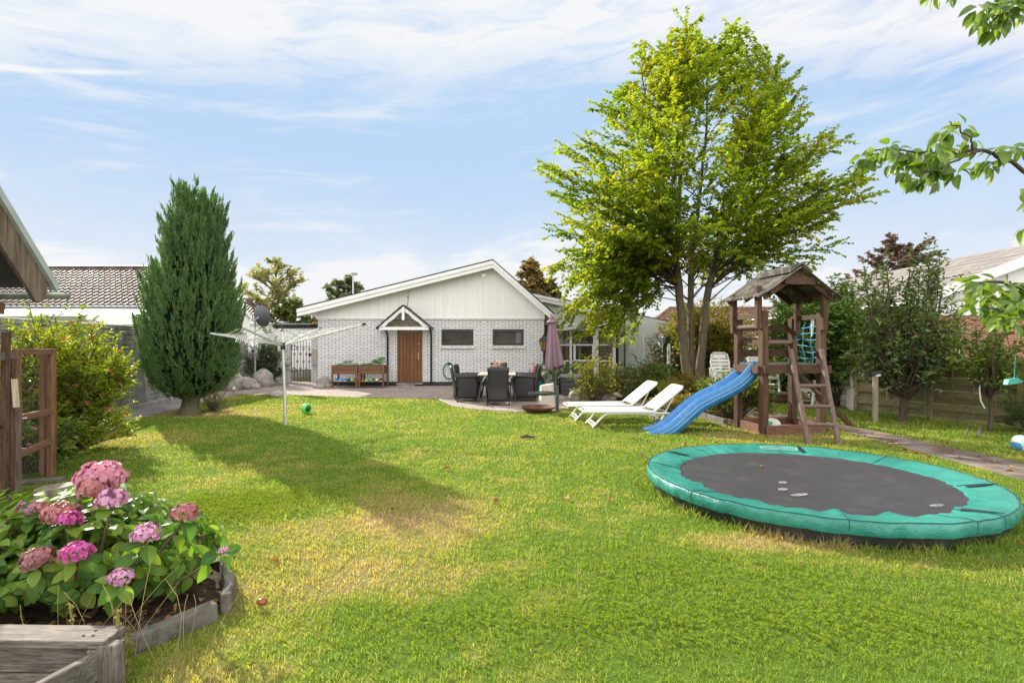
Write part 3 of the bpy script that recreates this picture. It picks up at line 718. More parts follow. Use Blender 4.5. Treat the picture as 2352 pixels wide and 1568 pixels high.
wb.prism([(wxx(1200), WY - .36, wz(671.2)), (wxx(1533), WY - .36, wz(740.5)), (wxx(1533), WY - .36, wz(747)), (wxx(1200), WY - .36, wz(677))], (0, .028, 0))
wb.build('barge_board', M['white'], house)
# garden room: lean-to roof fascia, posts, rails, panes
fa = MB()
zt = gz(744)
fa.prism([(gx(1286), GY - .3, gz(748)), (gx(1425), GY - .3, gz(729)), (gx(1425), GY - .3, gz(741)), (gx(1286), GY - .3, gz(760))], (0, .06, 0))
fa.prism([(gx(1284), GY - .34, gz(746)), (gx(1427), GY - .34, gz(727)), (gx(1427), GY - .34, gz(733)), (gx(1284), GY - .34, gz(752))], (0, .038, 0))
fa.build('garden_room_fascia', M['white'], house)
gr_ = MB(); gr_.prism([(gx(1286), GY - .25, gz(747)), (gx(1425), GY - .25, gz(728)), (gx(1425), GY - .25, gz(731)), (gx(1286), GY - .25, gz(750))], (0, 1.35, 0)); gr_.build('garden_room_roof', M['roof_felt'], house)
fr = MB(); zb, ztp = .12, gz(757)
posts = [(1262, .10), (1311, .09), (1369, .2), (1411, .12)]
for px, wd in posts: fr.span((gx(px) - wd / 2, GY, zb), (gx(px) + wd / 2, GY + .1, ztp + .12))
for (a, b_) in ((1262, 1311), (1311, 1369), (1369, 1411)):
    for py, h in ((792, .05), (829, .05), (866, .06), (757, .08)):
        fr.span((gx(a) + .06, GY + .01, gz(py) - h / 2), (gx(b_) - .05, GY + .09, gz(py) + h / 2))
fr.span((gx(1317), GY - .02, gz(828)), (gx(1322), GY + .009, gz(790))); fr.span((gx(1360), GY - .02, gz(828)), (gx(1365), GY + .009, gz(790)))
fr.span((gx(1322), GY - .02, gz(793.5)), (gx(1360), GY + .009, gz(790))); fr.span((gx(1322), GY - .02, gz(829)), (gx(1360), GY + .009, gz(825.5)))
gw = fr.build('garden_room_window', M['white'], house, bevel=.005)
MB().span((gx(1262), GY + .045, zb + .05), (gx(1411), GY + .051, ztp + .05)).build('pane', M['glass'], gw)
lowp = MB()
for (a, b_) in ((1262, 1311), (1311, 1369)): lowp.span((gx(a) + .07, GY + .06, zb + .05), (gx(b_) - .07, GY + .08, gz(831)))
lowp.build('lower_panel', mk('green_grey_panel', (.20, .235, .21), .3, .15, 2, 0), gw)
ri = MB(); ri.span((gx(1255), GY + 1.15, 0), (gx(1411), GY + 1.2, 2.3)); ri.span((gx(1255), GY + .12, .05), (gx(1411), GY + 1.15, .1)); ri.build('garden_room_interior', mk('warm_brown_interior', (.36, .24, .14), .8, .5, 2, 0, col2=(.14, .13, .09)), house)
cm, ct, cb, co_ = new_mat('beige_checked_curtain')
q = ct.sep(ct.n('ShaderNodeTexCoord').outputs['Object'])
s1 = ct.smooth(ct.math('FRACT', ct.math('MULTIPLY', q[0], 9.0)), .72, .8); s2 = ct.smooth(ct.math('FRACT', ct.math('MULTIPLY', q[2], 7.0)), .75, .82)
ct.put(cb.inputs['Base Color'], ct.mix(ct.math('MAXIMUM', s1, s2), (.62, .52, .38), (.40, .22, .15))); cb.inputs['Roughness'].default_value = .9
for k, (a, b_) in enumerate(((1374, 1408), (1283, 1292), (1330, 1336), (1301, 1306))):
    cu = MB(); n = 26 if k == 0 else 8
    cu.grid([[(gx(a) + (gx(b_) - gx(a)) * j / n, GY + .2 + .03 * math.sin(j * 1.9), z) for j in range(n + 1)] for z in (.3, ztp + .05)])
    cu.build('curtain', cm if k == 0 else mk('cream_curtain%d' % k, (.6, .54, .4), .9, .1, 3, 0), gw, smooth=True)
tb = MB(); tb.span((gx(1285), GY + .4, gz(827)), (gx(1405), GY + .8, gz(823))); tb.build('window_shelf', M['wood_red_x'], gw)
dg = MB(); dg.span((gx(1413), GY + .5, 0), (gx(1424), GY + .55, 2.25)); dg.build('doorway_shade_panel', M['dark'], house)  # solid dark slab in the door gap; shade of the inside put into its colour
ln = MB(); ln.span((gx(1424.3), GY + .3, 0.02), (gx(1430), GY + .36, 2.2)); ln.span((gx(1430.5), GY + .36, 0.02), (gx(1437), GY + .42, 2.25)); ln.build('glazed_door', mk('grey_door_leaf', (.5, .52, .54), .4, .06, 3, 0), house)
fl = MB(); fl.tube([(wxx(1524), WY - .25, wz(752)), (wxx(1516), WY - .2, wz(762)), (wxx(1510.5), WY - .45, wz(770)), (wxx(1510.5), WY - .45, .1)], .04, 8); fl.build('downpipe', M['alu'], house, smooth=True)

# ---------------- arch wall and gate beside the house ----------------
AY = 21.6
def ax(px): return (px - CX) / F_PX * AY
def az_(py): return CAM_H - (py - HOR) / F_PX * AY
aw = thing('garden_wall', 'low white brick wall with an arched gateway and dark tile capping', 'wall', (ax(690), AY, 0))
w_ = MB()
w_.span((ax(715), AY, 0), (ax(731), AY + .3, az_(750))); w_.span((ax(640), AY, 0), (ax(664), AY + .3, az_(750)))
arch = []; na = 14
for i in range(na + 1):
    t = i / na; xx = ax(664) + (ax(715) - ax(664)) * t; arch.append((xx, AY, az_(782) + .32 * math.sin(math.pi * t)))
w_.prism([(ax(664), AY, az_(750))] + [(p[0], p[1], min(p[2], az_(752))) for p in arch] + [(ax(715), AY, az_(750))], (0, .3, 0))
w_.build('brick_wall', M['brick_white'], aw)
cpn = MB()
for i in range(12): cpn.tube([(ax(638) + i * .14, AY - .08, az_(749)), (ax(638) + i * .14, AY + .38, az_(745))], .075, 10)
cpn.span((ax(637), AY - .05, az_(750)), (ax(731), AY + .35, az_(747)))
cpn.build('capping', M['black'], aw, smooth=True)
mb_ = MB(); mb_.span((ax(718), AY - .1, az_(838)), (ax(728), AY - .005, az_(801))); mb_.build('meter_box', mk('beige_box', (.42, .38, .32), .6, .1, 4, 0), aw, bevel=.01)
gate = thing('wrought_iron_gate', 'black wrought iron garden gate with rings and scroll hinges', 'gate', (ax(690), AY + .15, 0))
gf = MB(); ga, gbx = ax(666), ax(714)
nbr = 8
for i in range(nbr):
    xx = ga + (gbx - ga) * i / (nbr - 1); gf.tube([(xx, AY + .15, .05), (xx, AY + .15, az_(790) + .25 * math.sin(math.pi * i / (nbr - 1)))], .012, 6)
for z in (.08, .5, 1.45): gf.tube([(ga, AY + .15, z), (gbx, AY + .15, z)], .011, 6)
gf.build('bars', M['black'], gate, smooth=True)
for i in range(1, nbr - 1):
    xx = ga + (gbx - ga) * i / (nbr - 1)
    for z in ((.55, 1.15) if i % 2 else (.85, 1.35)): MB().tube([(xx + .045 * math.cos(q), AY + .15, z + .045 * math.sin(q)) for q in np.linspace(0, 6.283, 13)[:-1]], .011, 5, closed=True).build('ring', M['black'], gate, smooth=True)
for z in (.5, 1.42):
    for sg in (1, -1): MB().tube([(ga + .02 + .22 * (1 - math.cos(q * .5)), AY + .14, z + sg * .1 * math.sin(q)) for q in np.linspace(0, 3.1, 9)], .013, 5).build('hinge_scroll', M['black'], gate, smooth=True)
lk = MB(); lk.span((gbx - .14, AY + .1, az_(818)), (gbx - .02, AY + .19, az_(811))); lk.build('lock_box', M['black'], gate, bevel=.01)
nw = thing('neighbour_wall', 'sunlit white rendered wall seen through the iron gate', 'wall', (ax(700), 27, 0))
q = MB(); q.prism([(-10.6, 24.5, .35), (-8.2, 27.8, .35), (-8.2, 27.8, 2.1), (-10.6, 24.5, 2.1)], (-.15, .15, 0)); q.build('render', M['plaster'], nw)
q = MB(); q.prism([(-10.58, 24.46, -.02), (-8.18, 27.76, -.02), (-8.18, 27.76, .352), (-10.58, 24.46, .352)], (-.1, .1, 0)); q.build('plinth', M['concrete'], nw)
bh = thing('bird_house', 'small pitched roof bird house perched by the house corner above the arch wall', 'bird house', (ax(723), AY + .1, az_(747)))
q = MB(); bz = az_(747); bx_ = ax(722); q.span((bx_ - .1, AY, bz - .0), (bx_ + .1, AY + .2, bz + .14)); q.build('box', mk('orange_wood_box', (.45, .24, .05), .6, .2, 8, .1), bh)
q = MB()
for sg in (-1, 1): q.prism([(bx_, AY - .06, bz + .30), (bx_ + sg * .2, AY - .06, bz + .13), (bx_ + sg * .2, AY - .06, bz + .16), (bx_, AY - .06, bz + .33)], (0, .32, 0))
q.build('roof', mk('aged_shingle', (.22, .15, .10), .9, .3, 9, .2), bh)
q = MB().tube([(bx_, AY - .001, bz + .07), (bx_, AY - .012, bz + .07)], .03, 10); q.build('entrance_hole', M['black'], bh)
# ---------------- neighbouring roofs and fences ----------------
def tile_grid(o, u, v, nu, nv, pu, pv, amp, step, su=8):
    """rolled roof tiles: o = eave corner, u along the eave, v up the slope (unit vectors)"""
    o, u, v = Vector(o), Vector(u), Vector(v); nrm = u.cross(v).normalized()
    if nrm.z < 0: nrm = -nrm
    rows = []
    for j in range(nv):
        for e in (0, 1):
            row = []
            for i in range(nu * su + 1):
                ph = (i % su) / su
                h = amp * (0.5 + 0.5 * math.cos(ph * 2 * math.pi)) ** 1.5
                row.append(o + u * (i / su * pu) + v * ((j + e) * pv - (0.0 if e == 0 else -0.02)) + nrm * (h + (step if e == 0 else 0.0)))
            rows.append(row)
    return MB().grid(rows)
M['tile_dark'] = mk('glazed_dark_roof_tile', (0.105, 0.078, 0.070), 0.5, 0.35, 3, 0.05, 40, spec=0.15)
M['tile_red'] = mk('old_red_roof_tile', (0.20, 0.105, 0.075), 0.6, 0.35, 3, 0.1, 40, dirt=(0.08, 0.06, 0.045), ds=2, da=0.5)
M['eternit'] = pave_mat('pale_cement_roof_slates', (0.215, 0.20, 0.19), (0.27, 0.25, 0.235), (0.10, 0.09, 0.085), 0.6, 0.21, 0.012, axes='yz', dirt=(0.15, 0.135, 0.12))
nh = thing('neighbour_house', 'long neighbouring house with shiny dark tiled roof behind the concrete fence', 'house', (-17, 22, 0))
e = Vector((-23.5, 20.0, 2.95)); up = Vector((0, 4.0, 1.97)).normalized()
tile_grid(e, (1, 0, 0), up, 43, 13, .232, .343, .05, .03).build('roof', M['tile_dark'], nh, smooth=True)
q = MB(); q.prism([(-23.5, 20.15, -.02), (-23.5, 27.8, -.02), (-23.5, 27.8, 2.9), (-23.5, 24, 4.75), (-23.5, 20.15, 2.9)], (9.95, 0, 0)); q.build('wall', M['white'], nh)
q = MB().tube([(-23.5 + i * .4, 24.02, 4.97 + .02 * (i % 2)) for i in range(26)], .09, 8); q.build('ridge_tiles', M['tile_dark'], nh, smooth=True)
q = MB().tube([(-23.5, 19.92, 2.9), (-13.45, 19.92, 2.9)], .07, 10); q.build('gutter', mk('dark_zinc', (.12, .13, .14), .5, .1, 4, 0), nh, smooth=True)
q = MB(); q.prism([(-13.5, 20.0, 2.72), (-13.5, 24.0, 4.7), (-13.5, 28, 2.72), (-13.5, 28, 2.92), (-13.5, 24.0, 4.92), (-13.5, 20.0, 2.92)], (.05, 0, 0)); q.build('barge_board', M['white'], nh)
q = MB(); q.prism([(-23.5, 24.05, 4.92), (-13.51, 24.05, 4.92), (-13.51, 28, 2.95), (-23.5, 28, 2.95)], (0, 0.03, .03)); q.build('rear_roof', M['tile_dark'], nh)
# carport lean-to in front of it
cpt = thing('carport', 'white flat roofed carport with sunlit top just behind the concrete fence', 'carport', (-14, 16, 0))
q = MB(); q.prism([(-24, 15.7, 2.37), (-10.3, 15.7, 2.37), (-10.3, 19.85, 2.80), (-24, 19.85, 2.80)], (0, 0, .03)); q.build('roof', mk('pale_roof_sheet', (.72, .70, .68), .35, .1, 4, .1, dirt=(.4, .38, .36), ds=9, da=.4), cpt)
q = MB(); q.span((-24, 15.62, 2.1), (-10.25, 15.695, 2.42)); q.span((-10.3, 15.7, 2.1), (-10.24, 19.8, 2.78)); q.build('fascia', M['white'], cpt)
q = MB(); q.prism([(-24, 15.3, 2.22), (-24, 15.17, 2.33), (-24, 15.19, 2.35), (-24, 15.32, 2.25), (-24, 15.46, 2.25), (-24, 15.60, 2.35), (-24, 15.61, 2.33), (-24, 15.46, 2.21)], (11.9, 0, 0)); q.span((-24, 15.45, 2.02), (-12.0, 15.6, 2.2)); q.build('gutter', M['white'], cpt)
for x in (-20, -15, -10.6): MB().span((x, 16.2, 0), (x + .12, 16.32, 2.35)).build('post', M['white'], cpt)
# far house beyond the cypress: white wall and brown tiled hip
fg = thing('far_house', 'far low white house with a brown tiled hip roof between the cypress and the gate', 'house', (-14.5, 33, 0))
FY = 32.0
def fx(px): return (px - CX) / F_PX * FY
def fz(py): return CAM_H - (py - HOR) / F_PX * FY
q = MB(); q.span((-24, FY + .3, -.02), (fx(646), FY + 6, fz(737))); q.build('wall', M['white'], fg)
tl = tile_grid((-24, FY, fz(738)), (1, 0, 0), Vector((0, 3.0, 1.55)).normalized(), int((fx(650) + 24) / .24), 10, .24, .36, .04, .03, su=6)
xr_ = fx(650); tl.v = [(min(x, xr_ - (y - FY) * .95), y, z) for x, y, z in tl.v]
tl.build('roof', M['tile_dark'], fg, smooth=True)
q = MB(); q.span((-24, FY - .05, fz(743)), (xr_, FY + .02, fz(738))); q.build('fascia', M['white'], fg)

# concrete fence on the left
cf = thing('concrete_fence', 'mossy grey concrete panel fence with sloping posts along the left side path', 'fence', (-9.3, 12, 0))
FP = [Vector((-8.1, 6.3, 0)), Vector((-8.55, 8.6, 0)), Vector((-8.9, 10.9, 0)), Vector((-9.25, 13.2, 0)), Vector((-9.65, 15.5, 0)), Vector((-10.1, 17.8, 0)), Vector((-10.55, 20.1, 0)), Vector((-10.8, 21.6, 0))]
m_, t_, b_, o_ = new_mat('ribbed_concrete_panel')
oc = t_.n('ShaderNodeTexCoord').outputs['Object']; qz = t_.sep(oc)[2]
c_ = t_.mix(t_.smooth(t_.noise(oc, 2.2, 7, .7, .4), .4, .66), (.40, .39, .36), (.16, .16, .14))
c_ = t_.mix(t_.math('MULTIPLY', t_.smooth(t_.noise(t_.scale(oc, (1, 1, .25)), 1.7, 6, .7), .5, .7), .6), c_, (.085, .09, .075))
c_ = t_.mix(t_.math('MULTIPLY', t_.smooth(t_.noise(oc, 8, 5, .7), .55, .7), .5), c_, (.55, .54, .5))
t_.put(b_.inputs['Base Color'], c_); b_.inputs['Roughness'].default_value = .95; bumpn(t_, b_, t_.noise(oc, 30, 6, .7), .6, .02)
M['ribbed'] = m_
for i in range(len(FP) - 1):
    a, b = FP[i], FP[i + 1]; dv = (b - a).normalized(); nr = Vector((dv.y, -dv.x, 0))
    rows = []
    L = (b - a).length; nr_ = 17; hh = 1.98
    for k in range(nr_):
        for (e_, off) in ((0, .0), (.12, .035), (.88, .05), (1, .0)):
            z = (k + e_) * hh / nr_
            rows.append([a + dv * (L * s / 14) + nr * (off + .01 * math.sin(s * 2.3 + k * 5)) + Vector((0, 0, z)) for s in range(15)])
    q = MB().grid(rows); q.add([a - nr * .05, b - nr * .05, b - nr * .05 + V(0, 0, hh), a - nr * .05 + V(0, 0, hh)], [(0, 1, 2, 3)])
    q.add([a - nr * .05 + V(0, 0, hh), b - nr * .05 + V(0, 0, hh), b + nr * .0 + V(0, 0, hh), a + V(0, 0, hh)], [(0, 1, 2, 3)])
    q.build('panel', M['ribbed'], cf)
for i, a in enumerate(FP):
    dv = (FP[min(i + 1, len(FP) - 1)] - FP[max(i - 1, 0)]).normalized(); nr = Vector((dv.y, -dv.x, 0)); s = dv * .07
    q = MB(); lo = a + nr * .30; hi = a + nr * .10 + V(0, 0, 2.02)
    q.add([a - s, a + s, lo + s, lo - s, a - s + V(0, 0, 2.02), a + s + V(0, 0, 2.02), hi + s, hi - s], [(3, 2, 1, 0), (4, 5, 6, 7), (0, 1, 5, 4), (1, 2, 6, 5), (2, 3, 7, 6), (3, 0, 4, 7)])
    q.build('post', M['concrete'], cf, bevel=.008)
kb = MB()
for i in range(len(FP) - 2):
    a, b = FP[i], FP[i + 1]; dv = (b - a).normalized(); nr = Vector((dv.y, -dv.x, 0)) * .38
    kb.beam(a + nr + V(0, 0, .04), b + nr + V(0, 0, .04), .07, .16)
kb.build('base_kerb', M['concrete'], cf, bevel=.01)

# dark shed at the far left edge
sh = thing('garden_shed', 'dark brown garden shed corner with steep roof and grey gutter at the left edge', 'shed', (-6, 5.5, 0))
SX = -5.55; ey, ez = 6.5, 2.30; ry, rz = 4.7, 2.30 + 1.8 * 1.25
q = MB(); q.span((-9, ry - 1.3, 0), (SX - .75, ey - .45, 2.0)); q.prism([(SX - .8, ry - 1.3, 1.9), (SX - .8, ey - .35, 1.9), (SX - .8, ry, rz - .35)], (-.08, 0, 0)); q.build('wall', wood('dark_shed_boards', (.018, .014, .011), (.05, .036, .026), 'z'), sh)
sl = (Vector((0, ry, rz)) - Vector((0, ey, ez))); 
q = MB(); q.prism([(SX, ey - .06, ez - .05), (SX, ry, rz - .05), (SX, ry, rz - .44), (SX, ey - .22, ez - .30), (SX, ey - .10, ez - .26)], (-.05, 0, 0)); 
q.build('barge_board', wood('weathered_brown_barge', (.10, .07, .05), (.22, .165, .12), 'z', rough=.85, fine=.5), sh, bevel=.006)
q = MB(); q.prism([(SX + .05, ey + .04, ez - .08), (SX + .05, ry, rz + .06), (SX + .05, ry, rz - .06), (SX + .05, ey + .0, ez - .14)], (-.09, 0, 0)); q.build('rake_flashing', mk('grey_flashing', (.36, .40, .39), .45, .08, 4, .03), sh)
q = MB(); q.prism([(SX + .0, ey + .06, ez - .06), (SX, ry, rz + .08), (SX, ry, rz + .02), (SX, ey + .04, ez - .1)], (-4, 0, 0)); q.prism([(SX, ry, rz + .08), (SX, 2.9, ez - .06), (SX, 2.9, ez - .12), (SX, ry, rz + .02)], (-4, 0, 0)); q.build('roof', M['roof_felt'], sh)
gy_, gz_ = ey + .07, ez - .16
hc = [(math.cos(a) * .075, math.sin(a) * .075) for a in np.linspace(math.pi, 2 * math.pi, 11)]
q = MB(); q.grid([[(x, gy_ + c, gz_ + s) for c, s in hc] for x in (-9, SX + .10)]); q.add([(SX + .10, gy_ + c, gz_ + s) for c, s in hc], [tuple(range(11))]); q.build('gutter', M['steel'], sh, smooth=True, solid=.006)
q = MB(); q.span((-9, ey - .45, 1.86), (SX - .3, ey - .30, 1.99)); q.build('wall_plate', M['wood_red_x'], sh)

# red-tiled far roof behind the tree
rh = thing('red_roof_house', 'low house with an old red brown hipped tile roof seen past the tree trunk', 'house', (16, 40, 0))
RY = 38.0
def rx(px): return (px - CX) / F_PX * RY
def rz_(py): return CAM_H - (py - HOR) / F_PX * RY
q = MB(); q.span((rx(1470), RY + .3, -.02), (rx(1900), RY + 8, rz_(775))); q.build('wall', M['plaster'], rh)
ev = Vector((rx(1455), RY, rz_(775))); vv_ = Vector((0, 4.2, 2.3)).normalized()
nn = 12; q = MB(); rows = []
tl = tile_grid(ev, (1, 0, 0), vv_, 46, nn, .3, 4.79 / nn, .06, .05, su=6)
tl.v = [(max(x, ev.x + (y - ev.y) * .9), y, z) for x, y, z in tl.v]
tl.build('roof', M['tile_red'], rh, smooth=True)
q = MB(); q.add([ev, ev + V(0, 8.4, 0), ev + V(4.2 * .9, 4.2, 2.3)], [(0, 2, 1)]); q.build('hip_slope', M['tile_red'], rh)
q = MB().tube([ev + V(-.02, -.02, .08), ev + V(4.2 * .9, 4.2, 2.38), ev + V(14, 4.2, 2.38)], .12, 8); q.build('ridge_tiles', M['tile_red'], rh, smooth=True)

# red brick neighbour on the right
bn = thing('brick_neighbour_house', 'red brick neighbouring house with white gable and pale slate roof on the right', 'house', (15, 20, 0))
BX0, BY, BXP, BZ0, BZP = 12.45, 17.0, 17.9, 2.86, 4.94
sl_ = (BZP - BZ0) / (BXP - BX0)
q = MB(); q.prism([(BX0, BY - .35, BZ0 + .06), (BXP, BY - .35, BZP + .06), (BXP, BY - .35, BZP + .0), (BX0, BY - .35, BZ0 - .0)], (0, 11.8, 0)); q.prism([(BXP, BY - .35, BZP + .06), (BXP + 5.5, BY - .35, BZ0 + .06), (BXP + 5.5, BY - .35, BZ0), (BXP, BY - .35, BZP)], (0, 11.8, 0)); q.build('roof', M['eternit'], bn)
q = MB(); rt = []
for j in range(17):                                   # lapped slate courses
    a = j / 17; x = BX0 + (BXP - BX0) * a; z = BZ0 + (BZP - BZ0) * a
    q.prism([(x, BY - .33, z + .062), (x + .34, BY - .33, z + .062 + .34 * sl_), (x + .34, BY - .33, z + .07 + .34 * sl_), (x, BY - .33, z + .088)], (0, 11.7, 0))
q.build('slates', M['eternit'], bn)
q = MB(); q.prism([(BX0 - .05, BY - .42, BZ0 - .22), (BXP, BY - .42, BZP - .22), (BXP, BY - .42, BZP + .08), (BX0 - .05, BY - .42, BZ0 + .08)], (0, .06, 0)); q.prism([(BXP + .002, BY - .42, BZP - .22), (BXP + 5.5, BY - .42, BZ0 - .22), (BXP + 5.5, BY - .42, BZ0 + .08), (BXP + .002, BY - .42, BZP + .08)], (0, .06, 0)); q.build('barge_board', M['white'], bn)
q = MB(); q.prism([(BX0 + .3, BY, 2.45), (BXP + 5, BY, 2.45), (BXP + 5, BY, 2.9), (BXP, BY, BZP - .05), (BX0 + .3, BY, BZ0 + .05)], (0, .12, 0)); q.build('gable_cladding', M['cladding'], bn)
M['brick_red'] = pave_mat('red_brick', (.30, .105, .06), (.38, .15, .085), (.42, .38, .33), .24, .07, .008, axes='xz', dirt=(.2, .09, .06), da=.4)
M['brick_red_y'] = pave_mat('red_brick_side', (.30, .105, .06), (.38, .15, .085), (.42, .38, .33), .24, .07, .008, axes='yz', dirt=(.2, .09, .06), da=.4)
q = MB(); q.span((BX0 + .4, BY + .02, -.02), (BXP + 5, BY + .3, 2.46)); q.build('brick_wall', M['brick_red'], bn)
q = MB(); q.span((BX0 + .4, BY + .3, -.02), (BX0 + .7, BY + 11.2, 2.9)); q.build('side_wall', M['brick_red_y'], bn)
q = MB(); q.span((15.65, BY - .05, 2.75), (17.1, BY - .002, 3.75)); dh = q.build('loft_door', M['white'], bn, bevel=.01)
q = MB(); q.span((15.7, BY - .07, 3.42), (16.25, BY - .051, 3.47)); q.span((15.68, BY - .07, 3.36), (15.73, BY - .051, 3.53)); q.build('strap_hinge', M['black'], dh)
q = MB(); q.tube([(BX0 - .1, BY - .3, BZ0 - .05), (BX0 - .1, BY + 11.4, BZ0 - .05)], .07, 8); q.build('gutter', M['white'], bn, smooth=True)

# wooden panel fence on the right
M['fence_wood'] = wood('mossy_pressure_treated_board', (.12, .10, .055), (.30, .25, .14), 'y', green=(.17, .19, .05), grey=(.26, .23, .15), ga=.4)
M['fence_sunlit'] = wood('sunlit_tone_fence_board', (.35, .33, .28), (.55, .52, .46), 'y', grey=(.25, .24, .20))  # paler boards for the run facing the sun; sunlight put into the colour
def panel_fence(name, label, pts, mat, hgt):
    f = thing(name, label, 'fence', pts[0])
    for i in range(len(pts) - 1):
        a, b = Vector(pts[i]), Vector(pts[i + 1]); n_ = max(1, round((b - a).length / 1.8)); dv = (b - a).normalized(); nr = Vector((dv.y, -dv.x, 0))
        if nr.x > 0: nr = -nr
        seg = (b - a).length / n_
        for k in range(n_):
            p0 = a + dv * (k * seg + .06); p1 = a + dv * ((k + 1) * seg - .06)
            q = MB(); nb_ = 9; bh_ = (hgt - .04) / nb_
            for j in range(nb_):
                z = .05 + bh_ * (j + .5); off = .034 if j % 2 else -.03
                q.beam(p0 + nr * off + V(0, 0, z), p1 + nr * off + V(0, 0, z), .016, bh_ * .99, up=(0, 0, 1))
            for s in (0.0, .25, .5, .75, 1.0):
                pp = p0 + (p1 - p0) * s + nr * (.045 if s in (0.0, 1.0) else .004); q.beam(pp + V(0, 0, .04), pp + V(0, 0, hgt), .028, .045 if s in (0., 1.) else .02, up=dv)
            q.build('panel', mat, f)
            q = MB(); pp = a + dv * (k * seg); q.beam(pp + V(0, 0, -.05), pp + V(0, 0, hgt + .03), .08, .08, up=dv); q.build('post', mat, f, bevel=.006)
    return f
panel_fence('board_fence', 'greenish brown horizontal board fence behind the fruit trees at right', [(11.9, 5.1, 0), (9.33, 9.79, 0), (7.9, 12.4, 0)], M['fence_wood'], 1.24)
panel_fence('pale_board_fence', 'sunlit board fence, the sun put into its pale colour, running away behind the play tower', [(7.95, 12.6, 0), (8.8, 19.5, 0)], M['fence_sunlit'], 1.3)
# ---------------- trees and shrubs ----------------
def curve(p0, p1, bow, n=6, wob=0.0, r=rs):
    """arched path from p0 to p1; bow = offset of the middle"""
    p0, p1, bow = Vector(p0), Vector(p1), Vector(bow); out = []
    for i in range(n + 1):
        t = i / n; p = p0.lerp(p1, t) + bow * (4 * t * (1 - t))
        if wob and 0 < i < n: p += Vector((r.uniform(-wob, wob), r.uniform(-wob, wob), r.uniform(-wob, wob)))
        out.append(p)
    return out
def along(path, t):
    k = t * (len(path) - 1); i = min(int(k), len(path) - 2); f = k - i
    return path[i].lerp(path[i + 1], f), (path[i + 1] - path[i]).normalized()
def spray_leaves(acc, twigs, step, L, Wd, spread=0.9, shape=(0.3, 0.72, 0.85, 0.9), fold=0.2, t0=0.12, up=(0, 0, 1), r=rs, droop=0.0, jitter=0.25, fn=leaves_np):
    pos, dv, upv = [], [], []
    for path in twigs:
        ln = sum((path[i + 1] - path[i]).length for i in range(len(path) - 1)); k = max(3, int(ln / step)); sgn = 1
        for i in range(k):
            t = t0 + (1 - t0) * (i + r.rand()) / k; p, d_ = along(path, min(t, .999))
            sd = d_.cross(Vector(up)); sd = sd.normalized() if sd.length > 1e-3 else Vector((1, 0, 0))
            sgn = -sgn
            q = d_ * (0.55 + .3 * r.rand()) + sd * sgn * spread + Vector((r.normal() * jitter, r.normal() * jitter, r.normal() * jitter - droop))
            pos.append(p); dv.append(q); u = Vector(up) + Vector((r.normal() * .35, r.normal() * .35, r.normal() * .2)); upv.append(u)
    if not pos: return
    n = len(pos); k = 0.7 + 0.6 * r.rand(n)
    if fn is leaves_np: acc.add(*leaves_np(np.array(pos), np.array(dv), np.array(upv), L * k, Wd * k, fold, shape))
    else:
        Vt, q, uv = big_leaves(np.array(pos), np.array(dv), np.array(upv), L * k, Wd * k, r=r); acc.add(Vt, q, uv)

# ---- the big katsura-like tree
TY = 16.5
tb = G(1592, 903)
def tx(px): return (px - CX) / F_PX * TY
def tz(py): return CAM_H - (py - HOR) / F_PX * TY
tree = thing('tall_broadleaf_tree', 'tall broad green and yellow tree with several trunks behind the sun loungers', 'tree', (tb.x, TY, 0))
trunks = [
    ([(tx(1588), TY, -.05), (tx(1574), TY, tz(830)), (tx(1566), TY + .05, tz(720)), (tx(1556), TY + .1, tz(600)), (tx(1560), TY + .1, tz(470)), (tx(1570), TY, tz(320)), (tx(1575), TY, tz(170)), (tx(1590), TY, tz(105))], [.23, .14, .125, .115, .095, .065, .035, .012]),
    ([(tx(1600), TY + .1, -.05), (tx(1593), TY + .2, tz(820)), (tx(1593), TY + .3, tz(720)), (tx(1600), TY + .5, tz(600)), (tx(1628), TY + .8, tz(440)), (tx(1650), TY + 1.0, tz(260)), (tx(1655), TY + 1.1, tz(140))], [.2, .11, .10, .09, .07, .045, .012]),
    ([(tx(1606), TY - .05, -.05), (tx(1607), TY - .1, tz(830)), (tx(1618), TY - .1, tz(700)), (tx(1640), TY - .3, tz(570)), (tx(1690), TY - .6, tz(420)), (tx(1735), TY - .9, tz(280)), (tx(1760), TY - 1, tz(220))], [.21, .13, .11, .085, .06, .035, .012]),
    ([(tx(1562), TY + .1, tz(640)), (tx(1520), TY - .4, tz(480)), (tx(1480), TY - .9, tz(330)), (tx(1450), TY - 1.2, tz(200))], [.09, .07, .045, .012]),
]
tk = MB(); tpaths = []; UP_T = []
for pts, rad in trunks:
    sm = []; rr = []
    for i in range(len(pts) - 1):
        for s in range(4):
            t = s / 4; a, b = Vector(pts[i]), Vector(pts[i + 1])
            sm.append(a.lerp(b, t) + Vector((rs.uniform(-.015, .015), rs.uniform(-.015, .015), 0))); rr.append((rad[i] * (1 - t) + rad[i + 1] * t) * rs.uniform(.95, 1.06))
    sm.append(Vector(pts[-1])); rr.append(rad[-1])
    sp_ = next((i for i, q in enumerate(sm) if q.z > 3.9), len(sm) - 1)
    tk.tube(sm[:sp_ + 1], rr[:sp_ + 1], 10)
    if sp_ < len(sm) - 1: UP_T.append((sm[sp_:], [q * .8 for q in rr[sp_:]]))
    tpaths.append(sm)
prof = [(45, 18, 22), (100, 105, 85), (160, 180, 130), (200, 210, 165), (260, 225, 215), (330, 320, 255), (380, 385, 285), (450, 360, 345), (520, 375, 355), (600, 345, 290), (660, 330, 190), (700, 330, 120), (750, 290, 60), (790, 240, 30)]
